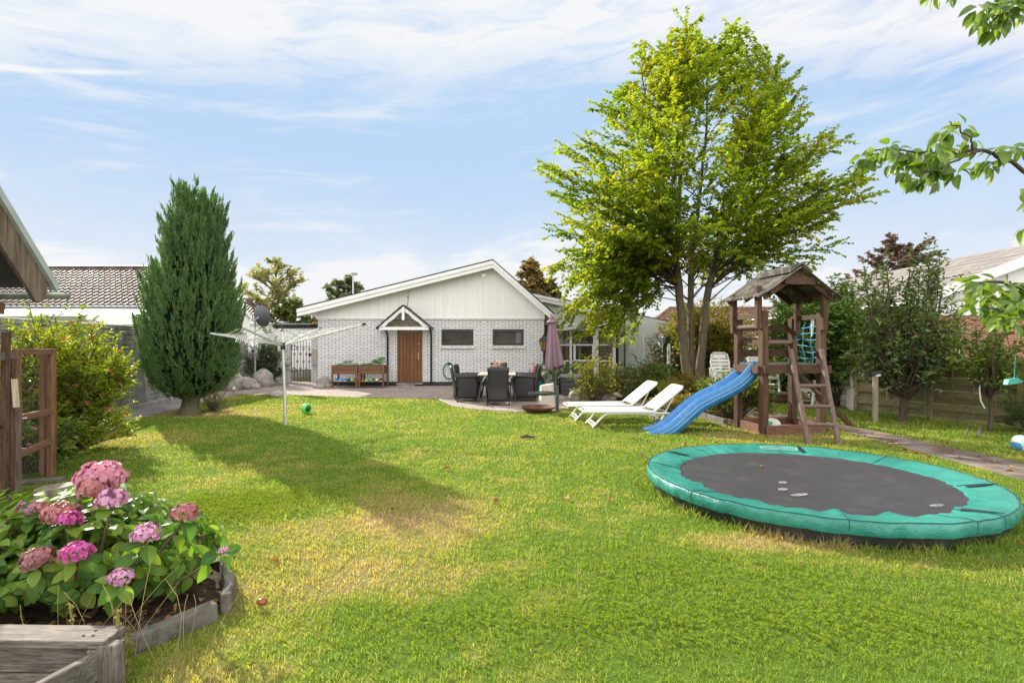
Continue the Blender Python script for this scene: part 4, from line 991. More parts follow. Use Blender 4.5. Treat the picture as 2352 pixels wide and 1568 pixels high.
def reach(py, side):
    for i in range(len(prof) - 1):
        if prof[i][0] <= py <= prof[i + 1][0]:
            t = (py - prof[i][0]) / (prof[i + 1][0] - prof[i][0]); a = prof[i][1 + side]; b = prof[i + 1][1 + side]; return a + (b - a) * t
    return prof[0][1 + side] if py < prof[0][0] else prof[-1][1 + side]
lmb = MB(); twigs = []
for a_, b_ in UP_T: lmb.tube(a_, b_, 8)
rt = np.random.RandomState(5)
for k in range(390):
    py = 112 + 540 * (k + rt.rand()) / 300 if k < 300 else (rt.uniform(360, 640) if k < 345 else rt.uniform(600, 785))
    a = rt.rand() * 6.283; c = math.cos(a); s = math.sin(a)
    if k >= 345: a = math.pi + rt.uniform(-.8, .8); c = math.cos(a); s = math.sin(a)
    if py > 660 and c > 0.0 and rt.rand() < .75: c = -abs(c)
    rx_ = reach(py, 0 if c < 0 else 1) / 75.0; ry_ = (reach(py, 0) + reach(py, 1)) / 150.0 * .9
    if py > 640 and s < 0: ry_ *= .7
    f = rt.uniform(.66, 1.0) if rt.rand() < .82 else rt.uniform(.35, .7)
    if k >= 345: f = rt.uniform(.68, 1.06)
    end = Vector((tx(1600) + c * rx_ * f, TY + s * ry_ * f, tz(py)))
    horiz = math.hypot(end.x - tx(1600), end.y - TY)
    zs = max(rt.uniform(2.9, 4.0), min(end.z - horiz * rt.uniform(.35, .75), end.z - .15)) if py < 600 else max(rt.uniform(2.7, 4.4), end.z + rt.uniform(-.1, .9))
    tp = min(tpaths, key=lambda p_: min((Vector((q.x, q.y, 0)) - Vector((end.x, end.y, 0))).length + abs(q.z - zs) * 2 for q in p_))
    p0 = min(tp, key=lambda q: abs(q.z - zs) + .25 * (Vector((q.x, q.y)) - Vector((end.x, end.y))).length)
    ln = (end - p0).length
    if ln < .3 or (500 < py < 660 and k < 345 and rt.rand() < .38): continue
    path = curve(p0, end, (0, 0, ln * (.06 if py < 620 else .12)), 7, .04, rt)
    lmb.tube(path, [max(.005, .017 * (1 - i / 7.5) * min(1.3, .3 + ln / 3.5)) for i in range(8)], 5)
    nt = int(4 + ln * 4.4)
    for i in range(nt):
        t = .22 + .78 * (i + rt.rand()) / nt; p, d_ = along(path, min(.999, t))
        sd = d_.cross(Vector((0, 0, 1))).normalized() * (1 if i % 2 else -1)
        dv = (d_ * rt.uniform(.6, 1.1) + sd * rt.uniform(.25, 1.0) + Vector((0, 0, rt.uniform(-.55, .6))) + Vector((rt.normal(), rt.normal(), 0)) * .25).normalized()
        tl_ = rt.uniform(.35, .95) * (1.1 - .35 * t)
        twigs.append(curve(p, p + dv * tl_, (0, 0, tl_ * .10), 3, .01, rt))
    twigs.append(curve(path[-2], path[-1] + (path[-1] - path[-2]).normalized() * rt.uniform(.2, .6) + Vector((0, 0, rt.uniform(-.05, .2))), (0, 0, .03), 3, .01, rt))
for i, tw in enumerate(twigs):
    if i % 2 == 0: lmb.tube(tw, [.007, .006, .004, .002], 3)
ac = Acc()
spray_leaves(ac, twigs, .033, .088, .082, .95, (0.28, 0.72, 0.95, 0.8), .18, r=rt, droop=.2, jitter=.5)
ac.build('crown', leafmat('katsura_leaves', [(0.058, 0.090, 0.013), (0.082, 0.130, 0.016), (0.118, 0.162, 0.018), (0.17, 0.178, 0.02), (0.24, 0.17, 0.024)], .62, .42, .5, .55, (1.8, 1.8, .6), spec=.3), tree)
lmb.build('branches', M['bark_dark'], tree, smooth=True)
tk.build('trunk', M['bark'], tree, smooth=True)
TREE_TWIGS = len(twigs)

# ---- cypress
cy = G(435, 950); CYZ = cy.y
def cxx(px): return (px - CX) / F_PX * CYZ
def czz(py): return CAM_H - (py - HOR) / F_PX * CYZ
cyp = thing('cypress', 'dense dark green egg shaped cypress on a short trunk by the side path', 'conifer', cy)
cprof = [(462, 420, 480), (490, 410, 493), (520, 400, 504), (560, 386, 513), (610, 374, 521), (660, 356, 534), (700, 342, 548), (760, 330, 554), (800, 326, 553), (840, 334, 548), (870, 350, 536), (890, 372, 516), (905, 398, 480), (915, 425, 448)]
def cen(py):
    py = min(max(py, 462), 915)
    for i in range(len(cprof) - 1):
        if cprof[i][0] <= py <= cprof[i + 1][0]:
            t = (py - cprof[i][0]) / (cprof[i + 1][0] - cprof[i][0]); a = [cprof[i][j] + (cprof[i + 1][j] - cprof[i][j]) * t for j in (1, 2)]
            return (a[0] + a[1]) / 2, (a[1] - a[0]) / 2
rc = np.random.RandomState(21); ac = Acc()
n = 7200; pys = 915 - (915 - 470) * rc.rand(n) ** .9
P0, DV, LL = [], [], []
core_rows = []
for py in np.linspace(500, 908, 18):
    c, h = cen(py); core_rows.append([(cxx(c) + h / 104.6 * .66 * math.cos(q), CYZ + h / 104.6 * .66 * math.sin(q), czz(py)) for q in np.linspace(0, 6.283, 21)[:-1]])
for i, py in enumerate(pys[:3000]):                     # inner layer
    c, h = cen(py); a = rc.rand() * 6.283; rr = h / 104.6; f = rc.uniform(.62, .86)
    P0.append((cxx(c) + rr * f * math.cos(a), CYZ + rr * f * math.sin(a), czz(py) - .05)); o_ = .42 if py > 800 else .28
    DV.append((math.cos(a) * o_ + rc.normal() * .12, math.sin(a) * o_ + rc.normal() * .12, 1.0 if py < 840 else rc.uniform(.15, .8))); LL.append(rc.uniform(.12, .26))
for k in range(430):                                    # flame shaped bundles of shoots
    py = 905 - (905 - 480) * rc.rand() ** .92; c, h = cen(py); a = rc.rand() * 6.283; rr = h / 104.6; up = 1.0 if py < 830 else .55
    bs = np.array((cxx(c) + rr * .80 * math.cos(a), CYZ + rr * .80 * math.sin(a), czz(py) - .12)); ax_ = unit(np.array((math.cos(a) * .30 + rc.normal() * .05, math.sin(a) * .30 + rc.normal() * .05, up)))
    hb_ = rc.uniform(.32, .72) * (.75 if py > 800 else 1); wb_ = rc.uniform(.07, .13)
    for j in range(15):
        t = rc.rand() ** .8; q = rnd_dirs(1, rc)[0] * wb_ * (1.05 - t) * rc.rand() ** .4
        P0.append(tuple(bs + ax_ * hb_ * t + q)); DV.append(tuple(ax_ + q * 2.2 + rnd_dirs(1, rc)[0] * .12)); LL.append(rc.uniform(.10, .20))
for (px, py0, nn, sp) in ((422, 418, 130, .15), (434, 430, 90, .18), (470, 434, 110, .15), (492, 468, 60, .13), (404, 480, 60, .12), (450, 470, 110, .22), (463, 440, 60, .12)):
    for i in range(nn):
        t = rc.rand(); P0.append((cxx(px) + rc.normal() * sp * (.2 + t) * .5, CYZ + rc.normal() * sp * (.25 + t), czz(py0) - .2 - t * .75)); DV.append((rc.normal() * .15, rc.normal() * .15, 1)); LL.append(rc.uniform(.16, .3))
P0, DV, LL = np.array(P0), unit(np.array(DV)), np.array(LL)
pos, dvs, Ls = [], [], []
for k in range(13):                                   # each plume is a feather of scale-leaf sprays
    t = k / 12; m_ = len(P0); q = unit(DV + rnd_dirs(m_, rc) * (.55 - .25 * t))
    pos.append(P0 + DV * (LL * t * .85)[:, None] + rnd_dirs(m_, rc) * (.022 * (1 - t))); dvs.append(q); Ls.append((LL * .36 * (1 - .45 * t)))
pos, dvs, Ls = np.concatenate(pos), np.concatenate(dvs), np.concatenate(Ls)
ac.add(*leaves_np(pos, dvs, rnd_dirs(len(pos), rc), Ls, Ls * .36, .2, (.3, .7, 1, .7)))
ac.build('crown', leafmat('cypress_foliage', [(0.038, 0.076, 0.030), (0.066, 0.120, 0.046), (0.100, 0.165, 0.058), (0.15, 0.205, 0.072)], .3, .55, .35, 2.2, (1.2, 1.4, .7), spec=.3), cyp)
MB().grid(core_rows, closed=True).build('inner_twigs', mk('dark_inner_twigs', (.012, .018, .010), .95, .5, 8, .6, 30, spec=.05), cyp, smooth=True)  # solid dark core added inside the crown to block the view through
q = MB(); q.tube([(cy.x, CYZ, -.05), (cy.x + .01, CYZ, .1), (cy.x + .04, CYZ, .3), (cy.x + .09, CYZ, .6), (cy.x + .1, CYZ, 1.2)], [.26, .19, .17, .175, .16], 14); q.build('trunk', M['bark'], cyp, smooth=True)

# ---- generic shrubs
def shrub(name, label, cat, base, rad, h, n_st, tw, L, Wd, cols, seed, step=.05, bowl=.5, mat_kw={}, flowers=None, group=None, lean=(0, 0), zmin=.12, tl=(.2, .5), stem=.012, spread=.8, shape=(0.3, 0.7, .9, .8), bark='bark_dark', core=0.0, parent_loc=None, stems_vis=True):
    r = np.random.RandomState(seed); base = Vector(base)
    t_ = thing(name, label, cat, base, group)
    mb = MB(); tws = []; tips = []
    for k in range(n_st):
        a = r.rand() * 6.283; f = r.rand() ** .5; e = Vector((math.cos(a) * rad[0] * f + lean[0], math.sin(a) * rad[1] * f + lean[1], 0))
        zz = h * (zmin + (1 - zmin) * r.rand() ** .7) * (1 - bowl * f * f)
        end = base + e + Vector((0, 0, zz)); p0 = base + Vector((math.cos(a), math.sin(a), 0)) * min(rad) * .22 * f
        path = curve(p0, end, (e.x * .05, e.y * .05, zz * .18), 5, .02, r)
        mb.tube(path, [stem * (1 - i / 6) + .002 for i in range(6)], 4); ln = (end - p0).length
        for i in range(tw):
            t = .3 + .7 * (i + r.rand()) / tw; p, d_ = along(path, min(t, .999))
            dv = (d_ * .7 + Vector((r.normal(), r.normal(), r.normal() * .6 + .25)) * .65).normalized(); l_ = r.uniform(*tl)
            tws.append(curve(p, p + dv * l_, (0, 0, l_ * .08), 3, .01, r))
        tws.append([path[-2], path[-1], path[-1] + (path[-1] - path[-2]).normalized() * tl[0] + Vector((0, 0, tl[0] * .4))]); tips.append(path[-1])
    for i, w_ in enumerate(tws):
        if stems_vis and i % 2 == 0: mb.tube(w_, [.004] * (len(w_) - 1) + [.0015], 3)
    ac = Acc(); spray_leaves(ac, tws, step, L, Wd, spread, shape, .22, r=r, droop=.1, jitter=.4)
    ac.build('foliage', leafmat(name + '_leaves', cols, **mat_kw), t_)
    mb.build('stems', M[bark], t_, smooth=True)
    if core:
        MB().sphere(base + Vector((lean[0], lean[1], h * .48)), 1.0, 16, 10, (rad[0] * core, rad[1] * core, h * .42 * core / .6), .15, seed).build('inner_twigs', bpy.data.materials['dark_inner_twigs'], t_, smooth=True)  # same added dark core, a closed ball filling the bush
    if flowers:
        fname, n, rr_, col = flowers; fa = Acc(); pp = []
        for i in range(n):
            tw_ = tws[r.randint(len(tws))]; pp.append(np.array(tw_[-1]))
        pp = np.array(pp); m_ = len(pp)
        for k in range(5):
            a = k * 1.257; dv = np.c_[np.full(m_, math.cos(a)), np.full(m_, math.sin(a)), .5 + r.rand(m_)] + r.normal(size=(m_, 3)) * .3
            fa.add(*leaves_np(pp, dv, rnd_dirs(m_, r), rr_, rr_ * .7, .15, (.4, .8, .8, 1)))
        fa.build(fname, leafmat(name + '_' + fname, col, .35, .6, .1), t_)['kind'] = 'stuff'
    return t_
wg = G(165, 1030)
shrub('weigela_bush', 'sprawling yellow green weigela bush with pink flowers beside the concrete fence', 'bush', (wg.x + .0, wg.y - .1, 0), (.80, .82), 1.95, 125, 12, .075, .028,
      [(0.06, 0.11, 0.014), (0.11, 0.17, 0.02), (0.18, 0.215, 0.03), (0.26, 0.24, 0.045)], 31, step=.024, bowl=.42, mat_kw=dict(trans=.5, rough=.4, clump=.45, cscale=2.2, tint=(1.7, 1.5, .4)), flowers=('flowers', 130, .036, [(.55, .03, .12), (.75, .12, .28)]), shape=(.35, .62, 1, .75), tl=(.14, .38), spread=.7)
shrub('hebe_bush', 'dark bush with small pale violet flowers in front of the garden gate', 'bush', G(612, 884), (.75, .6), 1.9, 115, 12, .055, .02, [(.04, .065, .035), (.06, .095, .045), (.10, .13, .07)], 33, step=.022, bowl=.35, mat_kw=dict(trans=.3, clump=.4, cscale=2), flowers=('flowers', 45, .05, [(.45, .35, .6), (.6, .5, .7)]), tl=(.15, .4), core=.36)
shrub('dry_bush', 'straw coloured twiggy bush behind the cypress trunk', 'bush', G(490, 943), (.42, .35), .62, 46, 6, .03, .012, [(.16, .14, .05), (.28, .24, .09), (.36, .30, .14)], 34, step=.03, bowl=.45, mat_kw=dict(trans=.4), tl=(.08, .22), stem=.005, bark='wood_grey_z')
LAU = [(.05, .095, .026), (.08, .14, .036), (.12, .185, .046), (.18, .235, .06)]
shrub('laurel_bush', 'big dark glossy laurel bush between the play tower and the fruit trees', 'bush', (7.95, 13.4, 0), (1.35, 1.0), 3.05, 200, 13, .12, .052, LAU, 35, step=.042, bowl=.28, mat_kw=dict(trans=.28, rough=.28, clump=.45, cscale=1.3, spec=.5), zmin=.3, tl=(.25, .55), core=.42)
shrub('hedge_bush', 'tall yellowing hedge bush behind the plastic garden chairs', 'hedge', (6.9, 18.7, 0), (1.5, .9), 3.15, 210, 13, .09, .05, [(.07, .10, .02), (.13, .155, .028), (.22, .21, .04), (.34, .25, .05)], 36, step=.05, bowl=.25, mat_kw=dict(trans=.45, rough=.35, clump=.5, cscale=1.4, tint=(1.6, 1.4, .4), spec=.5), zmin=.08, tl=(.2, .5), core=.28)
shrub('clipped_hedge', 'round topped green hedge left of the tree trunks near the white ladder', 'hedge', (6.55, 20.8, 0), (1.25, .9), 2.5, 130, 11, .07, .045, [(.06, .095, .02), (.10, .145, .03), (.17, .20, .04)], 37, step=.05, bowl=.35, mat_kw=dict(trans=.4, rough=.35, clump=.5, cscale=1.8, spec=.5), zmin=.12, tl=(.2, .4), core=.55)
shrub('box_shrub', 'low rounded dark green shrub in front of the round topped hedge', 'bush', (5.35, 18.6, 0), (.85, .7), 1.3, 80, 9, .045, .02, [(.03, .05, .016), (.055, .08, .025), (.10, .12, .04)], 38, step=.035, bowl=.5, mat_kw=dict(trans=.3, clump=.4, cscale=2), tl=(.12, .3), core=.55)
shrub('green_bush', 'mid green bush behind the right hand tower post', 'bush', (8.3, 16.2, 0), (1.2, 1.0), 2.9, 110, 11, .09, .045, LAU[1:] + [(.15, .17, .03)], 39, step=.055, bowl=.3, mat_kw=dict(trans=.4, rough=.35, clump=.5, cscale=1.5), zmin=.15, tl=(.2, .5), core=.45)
# fruit trees at the right fence
def fruit_tree(name, label, base, h, rad, n_br, seed, L, cols, trunk_r, fork, lean=(0, 0), tw=10):
    r = np.random.RandomState(seed); t_ = thing(name, label, 'tree', base); base = Vector(base); tk = MB(); br = MB(); tws = []
    fk = base + Vector((lean[0] * .3, lean[1] * .3, fork))
    tk.tube(curve(base - Vector((0, 0, .05)), fk, (.03, 0, 0), 5, .012, r), [trunk_r * 1.5, trunk_r * 1.1, trunk_r, trunk_r * .95, trunk_r * .9, trunk_r * .85], 9)
    for k in range(n_br):
        a = r.rand() * 6.283; f = r.rand() ** .6; zz = fork + (h - fork) * (.18 + .82 * r.rand()) * (1 - .25 * f)
        end = base + Vector((math.cos(a) * rad[0] * f + lean[0], math.sin(a) * rad[1] * f + lean[1], zz))
        p = curve(fk - Vector((0, 0, fork * .25 * r.rand())), end, (math.cos(a) * .12, math.sin(a) * .12, -.05), 6, .04, r)
        big = k < 6
        (tk if big else br).tube(p, [(trunk_r * (.75 if big else .28)) * (1 - i / 6.6) + .003 for i in range(7)], 6)
        for i in range(tw):
            t = .35 + .65 * (i + r.rand()) / tw; q, d_ = along(p, min(t, .999)); dv = (d_ * .8 + Vector((r.normal(), r.normal(), r.normal() * .6 + .2)) * .6).normalized(); l_ = r.uniform(.15, .5)
            w_ = curve(q, q + dv * l_, (0, 0, l_ * .06), 3, .012, r); tws.append(w_); br.tube(w_, [.004, .003, .002, .001], 3)
        tws.append([p[-2], p[-1], p[-1] + (p[-1] - p[-2]).normalized() * .3 + Vector((0, 0, .12))])
    ac = Acc(); spray_leaves(ac, tws, .045, L, L * .58, .7, (.3, .7, .95, .75), .25, r=r, droop=.25, jitter=.45)
    ac.build('crown', leafmat(name + '_leaves', cols, .35, .4, .4, 1.6, spec=.4), t_)
    br.build('branches', M['bark_dark'], t_, smooth=True); tk.build('trunk', M['bark_dark'], t_, smooth=True)
    return t_
at_ = G(2068, 967)
fruit_tree('apple_tree', 'dark leaved apple tree with a forked leaning trunk before the board fence', (at_.x, at_.y, 0), 3.55, (.95, .8), 84, 41, .085, [(.045, .076, .032), (.072, .112, .042), (.11, .15, .055), (.18, .19, .06)], .075, .55, (.28, .05), 13)
yt = G(2272, 992)
fruit_tree('young_fruit_tree', 'thin young fruit tree with sparse leaves at the right end of the fence', (yt.x, yt.y, 0), 2.05, (.6, .5), 34, 42, .085, [(.04, .07, .014), (.08, .12, .02), (.15, .17, .03)], .03, .75, (.05, 0), 6)
shrub('corner_bush', 'small feathery green bush at the right edge before the board fence', 'bush', (8.85, 9.15, 0), (.35, .35), .75, 40, 8, .05, .008, [(.03, .07, .012), (.06, .12, .02)], 43, step=.016, bowl=.4, mat_kw=dict(trans=.4), tl=(.1, .25), stem=.004)

# far trees
def far_tree(name, label, base, h, rad, zc, n_l, L, cols, seed, gap=.35, trunk_r=.2, conical=False, kw={}):
    r = np.random.RandomState(seed); base = Vector(base); t_ = thing(name, label, 'tree', base); mb = MB(); tws = []
    mb.tube([base, base + Vector((0, 0, h * .5)), base + Vector((0.1, 0, h * .93))], [trunk_r, trunk_r * .6, .02], 7)
    nb_ = 90
    for k in range(nb_):
        a = r.rand() * 6.283
        if conical:
            z = h * (.12 + .86 * k / nb_); f = (1 - k / nb_) ** .85 * r.uniform(.75, 1.05) + .04
            end = base + Vector((math.cos(a) * rad * f, math.sin(a) * rad * f, z - .15 * rad * f)); p0 = base + Vector((0, 0, z))
        else:
            u = r.uniform(-1, 1); f = math.sqrt(max(0, 1 - u * u)) * r.uniform(.6, 1.0); z = zc + u * (h - zc) * (1 if u > 0 else .75) * r.uniform(.9, 1.05)
            end = base + Vector((math.cos(a) * rad * f, math.sin(a) * rad * f, z)); p0 = base + Vector((0, 0, max(h * .18, z - rad * f * .8)))
        p = curve(p0, end, (0, 0, (end - p0).length * .05), 4, .05, r); mb.tube(p, [.05 * (h / 8), .04 * (h / 8), .03 * (h / 8), .02 * (h / 8), .01], 4)
        for i in range(7):
            q, d_ = along(p, min(.999, .4 + .6 * (i + r.rand()) / 7)); l_ = rad * r.uniform(.12, .3); dv = (d_ + Vector((r.normal(), r.normal(), r.normal() * .6)) * .6).normalized(); tws.append([q, q + dv * l_ * .5, q + dv * l_])
    ac = Acc(); ln = sum((w_[2] - w_[0]).length for w_ in tws); spray_leaves(ac, tws, ln / n_l / 1.7, L * 1.25, L * .95, .9, (.3, .7, .9, .85), .2, r=r, jitter=.5)
    ac.build('crown', leafmat(name + '_leaves', cols, clump=.5, cscale=.4, **kw), t_); mb.build('trunk', M['bark_dark'], t_, smooth=True)
    return t_
def FP_(px, Zd): return ((px - CX) / F_PX * Zd, Zd, 0)
far_tree('pale_airy_tree', 'loose pale yellow green tree standing between the cypress and the white house', FP_(632, 36), 7.0, 2.25, 4.2, 4200, .15, [(.20, .215, .12), (.25, .26, .15), (.33, .33, .20)], 51, kw=dict(trans=.5, tint=(1.5, 1.4, .5)))
far_tree('round_dark_tree', 'dark round crowned tree rising behind the left roof slope of the white house', FP_(790, 48), 7.3, 2.2, 4.6, 9000, .22, [(.12, .15, .11), (.15, .18, .125), (.18, .21, .14)], 52)
far_tree('brown_spruce', 'brownish conical conifer behind the right roof slope of the white house', FP_(1218, 38), 7.6, 2.3, 4, 8500, .2, [(.12, .095, .045), (.18, .135, .065), (.23, .17, .085)], 53, conical=True)
far_tree('dark_spruce', 'dark green conifer right beside the brownish conifer behind the house', FP_(1262, 40), 6.3, 2.0, 4, 8000, .2, [(.07, .075, .045), (.10, .105, .06), (.14, .13, .07)], 54, conical=True)
far_tree('copper_beech', 'reddish purple copper beech above the pale slate roof', FP_(2065, 40), 8.9, 4.6, 4.6, 15000, .2, [(.10, .08, .07), (.14, .11, .09), (.18, .14, .105), (.15, .14, .09)], 55, kw=dict(trans=.3, tint=(1.15, .95, .8)))
far_tree('hedge_tree', 'broad green tree low behind the garden gate', FP_(668, 33), 3.9, 1.9, 2.2, 7000, .14, [(.05, .075, .02), (.09, .12, .035), (.15, .17, .05)], 56)
# ---------------- patio and garden furniture ----------------
def wicker_mat():
    m, t, b, o = new_mat('dark_wicker')
    oc = t.n('ShaderNodeTexCoord').outputs['Object']; x, y, z = t.sep(oc)
    a = t.math('SINE', t.math('MULTIPLY', z, 420)); c = t.math('SINE', t.math('MULTIPLY', t.math('ADD', x, y), 300)); wv = t.math('MULTIPLY', a, c)
    t.put(b.inputs['Base Color'], t.mix(t.smooth(wv, -.6, .6), (.008, .0075, .008), (.034, .032, .031))); b.inputs['Roughness'].default_value = .5
    bumpn(t, b, wv, .4, .003); return m
M['wicker'] = wicker_mat()
M['wicker_light'] = mk('faded_wicker', (.22, .20, .18), .6, .2, 9, .3, 200)
M['cushion'] = mk('dark_grey_cushion', (.05, .05, .055), .9, .15, 6, .1, 80)
def make_chair():
    """faces +Y, origin at the middle of the feet"""
    t_ = thing('wicker_chair', 'x', 'chair', (0, 0, 0)); W, D = .27, .27
    def panel(f, n=10, m=8): return [[f(i / n, j / m) for j in range(m + 1)] for i in range(n + 1)]
    q = MB()                                            # curved tall back
    q.grid(panel(lambda u, v: ((-W + 2 * W * v) * (1 - .08 * math.sin(u * 3.0)) * (.9 + .12 * u), -D - .03 - .16 * max(0, u - .35) - .05 * math.sin(v * math.pi), .10 + .84 * u + .015 * math.sin(v * math.pi) * u)))
    q.build('backrest', M['wicker'], t_, smooth=True, solid=.035)
    for sg in (-1, 1):
        q = MB(); q.grid(panel(lambda u, v: (sg * (W + .015 + .03 * u), -D + .55 * v, .09 + .015 * math.sin(v * 3.14) * (1 - u) + u * (.55 - .06 * (1 - v) * 0 + .02 * v))))
        q.build('side_panel', M['wicker'], t_, smooth=True, solid=.03)
        q = MB(); q.tube([(sg * (W + .05), -D - .06, .66), (sg * (W + .06), -D + .1, .665), (sg * (W + .06), D - .02, .675), (sg * (W + .055), D + .03, .63)], [.028, .034, .034, .026], 8); q.build('armrest', M['wicker_light'] if False else M['wicker'], t_, smooth=True)
    q = MB(); q.span((-W, -D, .36), (W, D, .42)); q.span((-W, D - .03, .12), (W, D, .36)); q.build('seat', M['wicker'], t_, bevel=.015)
    q = MB(); q.span((-W + .02, -D + .03, .422), (W - .02, D - .01, .47)); q.build('cushion', M['cushion'], t_, bevel=.02)
    for sx in (-1, 1):
        for sy in (-1, 1): MB().tube([(sx * (W + .0), sy * (D - .01) - (.02 if sy < 0 else 0), 0), (sx * (W + .005), sy * (D - .01), .14)], .018, 8).build('leg', M['wicker'], t_)
    return t_
ch = make_chair()
def cpos(px, py): return G(px, py)
spots = [((-.34, 13.62), 0, 'dark wicker armchair with its tall back to the lawn, nearest the camera'),
         ((-1.22, 14.45), -80, 'dark wicker armchair on the left of the table, nearer the lawn'), ((-1.2, 15.35), -96, 'dark wicker armchair on the left of the table, nearer the house wall'),
         ((.34, 14.55), 84, 'dark wicker armchair on the right of the table, nearer the lawn'), ((.36, 15.45), 95, 'dark wicker armchair on the right of the table, nearer the house wall'),
         ((-.42, 16.6), 180, 'dark wicker armchair at the house end of the table behind the flowers')]
for i, ((x, y), a, lb) in enumerate(spots):
    o = ch if i == 0 else copy_tree(ch)
    o.location = (x, y, .01); o.rotation_euler = (0, 0, R(a)); tag(o, lb, group='wicker chairs round the patio table')
tbl = thing('dining_table', 'patio dining table with a pale wooden top and black crossed legs', 'table', (-.4, 15, 0))
q = MB()
for i in range(8): q.span((-.9 + i * .125, 13.95, .715), (-.9 + i * .125 + .119, 16.1, .745))
q.build('tabletop', wood('pale_table_boards', (.42, .34, .27), (.56, .47, .38), 'y', grey=(.40, .38, .35)), tbl, bevel=.004)
q = MB(); q.span((-.86, 14.0, .66), (.06, 16.05, .713)); q.build('frame', M['black'], tbl)
for sx in (-1, 1):
    for y in (14.15, 15.9): MB().beam((-.4 + sx * .38, y, .66), (-.4 + sx * .5, y - .05, 0), .05, .05).build('leg', M['black'], tbl)
fv = thing('flower_vase', 'small vase of pale pink flowers standing on the patio table', 'vase', (-.44, 15.3, .745))
MB().lathe([(.04, 0), (.055, .05), (.045, .10), (.03, .13), (.036, .15)], 14, (-.44, 15.3, .745)).build('vase', mk('brown_glass', (.05, .03, .03), .15, .1, 4, 0), fv, smooth=True)
ac = Acc(); r = np.random.RandomState(60); pp = np.c_[-.44 + r.normal(size=70) * .07, 15.3 + r.normal(size=70) * .05, .90 + r.rand(70) * .15]
for k in range(4): ac.add(*leaves_np(pp, rnd_dirs(70, r), rnd_dirs(70, r), .030, .022))
ac.build('flowers', leafmat('pale_pink_petals', [(.5, .34, .38), (.66, .52, .55)], .3), fv)
MB().tube([(-.5, 15.3, .86), (-.5, 15.28, 1.08)], .008, 5).tube([(-.42, 15.3, .86), (-.4, 15.3, 1.02)], .008, 5).build('stems', M['bark_dark'], fv)

# raised planters with shoes on the shelf
def make_planter():
    t_ = thing('raised_planter', 'x', 'planter', (0, 0, 0)); W, D, H = .42, .33, .80
    for sx in (-1, 1):
        for sy in (-1, 1): MB().span((sx * W - .03, sy * D - .03, 0), (sx * W + .03, sy * D + .03, H)).build('leg', M['wood_red'], t_, bevel=.004)
    q = MB()
    for k in range(2):
        z0 = .49 + k * .15
        for sy in (-1, 1): q.span((-W + .031, sy * (D - .004) - .014, z0 + .003), (W - .031, sy * (D - .004) + .014, z0 + .147))
        for sx in (-1, 1): q.span((sx * (W - .004) - .014, -D + .031, z0 + .003), (sx * (W - .004) + .014, D - .031, z0 + .147))
    q.build('box_boards', M['wood_red_x'], t_, bevel=.004)
    q = MB()
    for k in range(4): q.span((-W + .0, -D + .04 + k * .16, .225), (W - .0, -D + .18 + k * .16, .245))
    q.build('shelf', wood('pale_shelf_board', (.35, .26, .19), (.5, .40, .31), 'x'), t_)
    MB().span((-W + .02, -D + .02, .70), (W - .02, D - .02, .745)).build('soil', M['soil'], t_)
    for sx in (-1, 1):
        for z in (.53, .745): MB().tube([(sx * W, -D - .03, z), (sx * W, -D - .038, z)], .011, 8).build('bolt', M['alu'], t_)
    return t_
PX = [((763 + 819) / 2, 'brown wooden raised planter with feathery herbs, farther from the door'), ((823 + 882) / 2, 'brown wooden raised planter with bushy basil, next to the door')]
pt = make_planter(); pz = 18.75 + .33
for i, (px, lb) in enumerate(PX):
    o = pt if i == 0 else copy_tree(pt); x = (px - CX) / F_PX * 18.75
    o.location = (x, pz, .008); tag(o, lb, group='raised planters against the brick wall')
    r = np.random.RandomState(61 + i); n = 420; u = r.rand(n); ac = Acc()
    hgt = (.06 + .13 * (np.abs(u - .55) < .22)) if i == 0 else (.06 + .16 * (u > .45) + .09 * (u > .72))
    p_ = np.c_[x - .37 + .74 * u, pz - .28 + .5 * r.rand(n), .765 + hgt * r.rand(n) ** .7]
    ac.add(*leaves_np(p_, rnd_dirs(n, r) + [0, 0, .6], rnd_dirs(n, r), .055 if i else .05, .035 if i else .014))
    for _ in range(40): pass
    pl = thing('herbs', ('feathery low herbs growing in the planter farther from the door', 'leafy basil growing in the planter next to the door')[i], 'herbs', (x, pz, .75))
    ac.build('foliage', leafmat('herb_leaves%d' % i, [(.03, .10, .025), (.06, .17, .03), (.12, .24, .05)], .4), pl)
    q = MB()
    for k in range(26): uu = r.rand(); q.tube([(x - .37 + .74 * uu, pz - .25 + .45 * r.rand(), .745), (x - .37 + .74 * uu, pz - .25 + .45 * r.rand(), .80)], .004, 4)
    q.build('stems', M['clv'] if 'clv' in M else mk('herb_stem', (.08, .14, .04), .7), pl)
def shoe(x, y, z, a, col, sole, label, L=.24):
    t_ = thing('shoe', label, 'shoe', (x, y, z), 'shoes on the planter shelves'); c, s = math.cos(a), math.sin(a)
    def Tr(u, v, w_): return (x + u * c - v * s, y + u * s + v * c, z + w_)
    rows = []
    for i in range(9):
        u = i / 8; wd = .045 * (.75 + .5 * math.sin(math.pi * min(1, u * .9 + .1))) ; hh = (.085 if u < .4 else .085 - .055 * (u - .4) / .6)
        rows.append([Tr((u - .5) * L, wd * math.cos(q), .012 + hh * max(0, math.sin(q)) * (1 if u > .03 else .8)) for q in np.linspace(0, math.pi, 9)])
    q = MB().grid(rows); q.f.append(tuple(range(9))); q.f.append(tuple(range(72, 81)))
    q.build('upper', col, t_, smooth=True)
    q = MB(); pr = [Tr((u - .5) * L * 1.03, sg * .052 * (.7 + .45 * math.sin(math.pi * min(1, u))), 0) for sg, us in ((1, np.linspace(0, 1, 8)), (-1, np.linspace(1, 0, 8))) for u in us]
    q.prism(pr, (0, 0, .018)); q.build('sole', sole, t_)
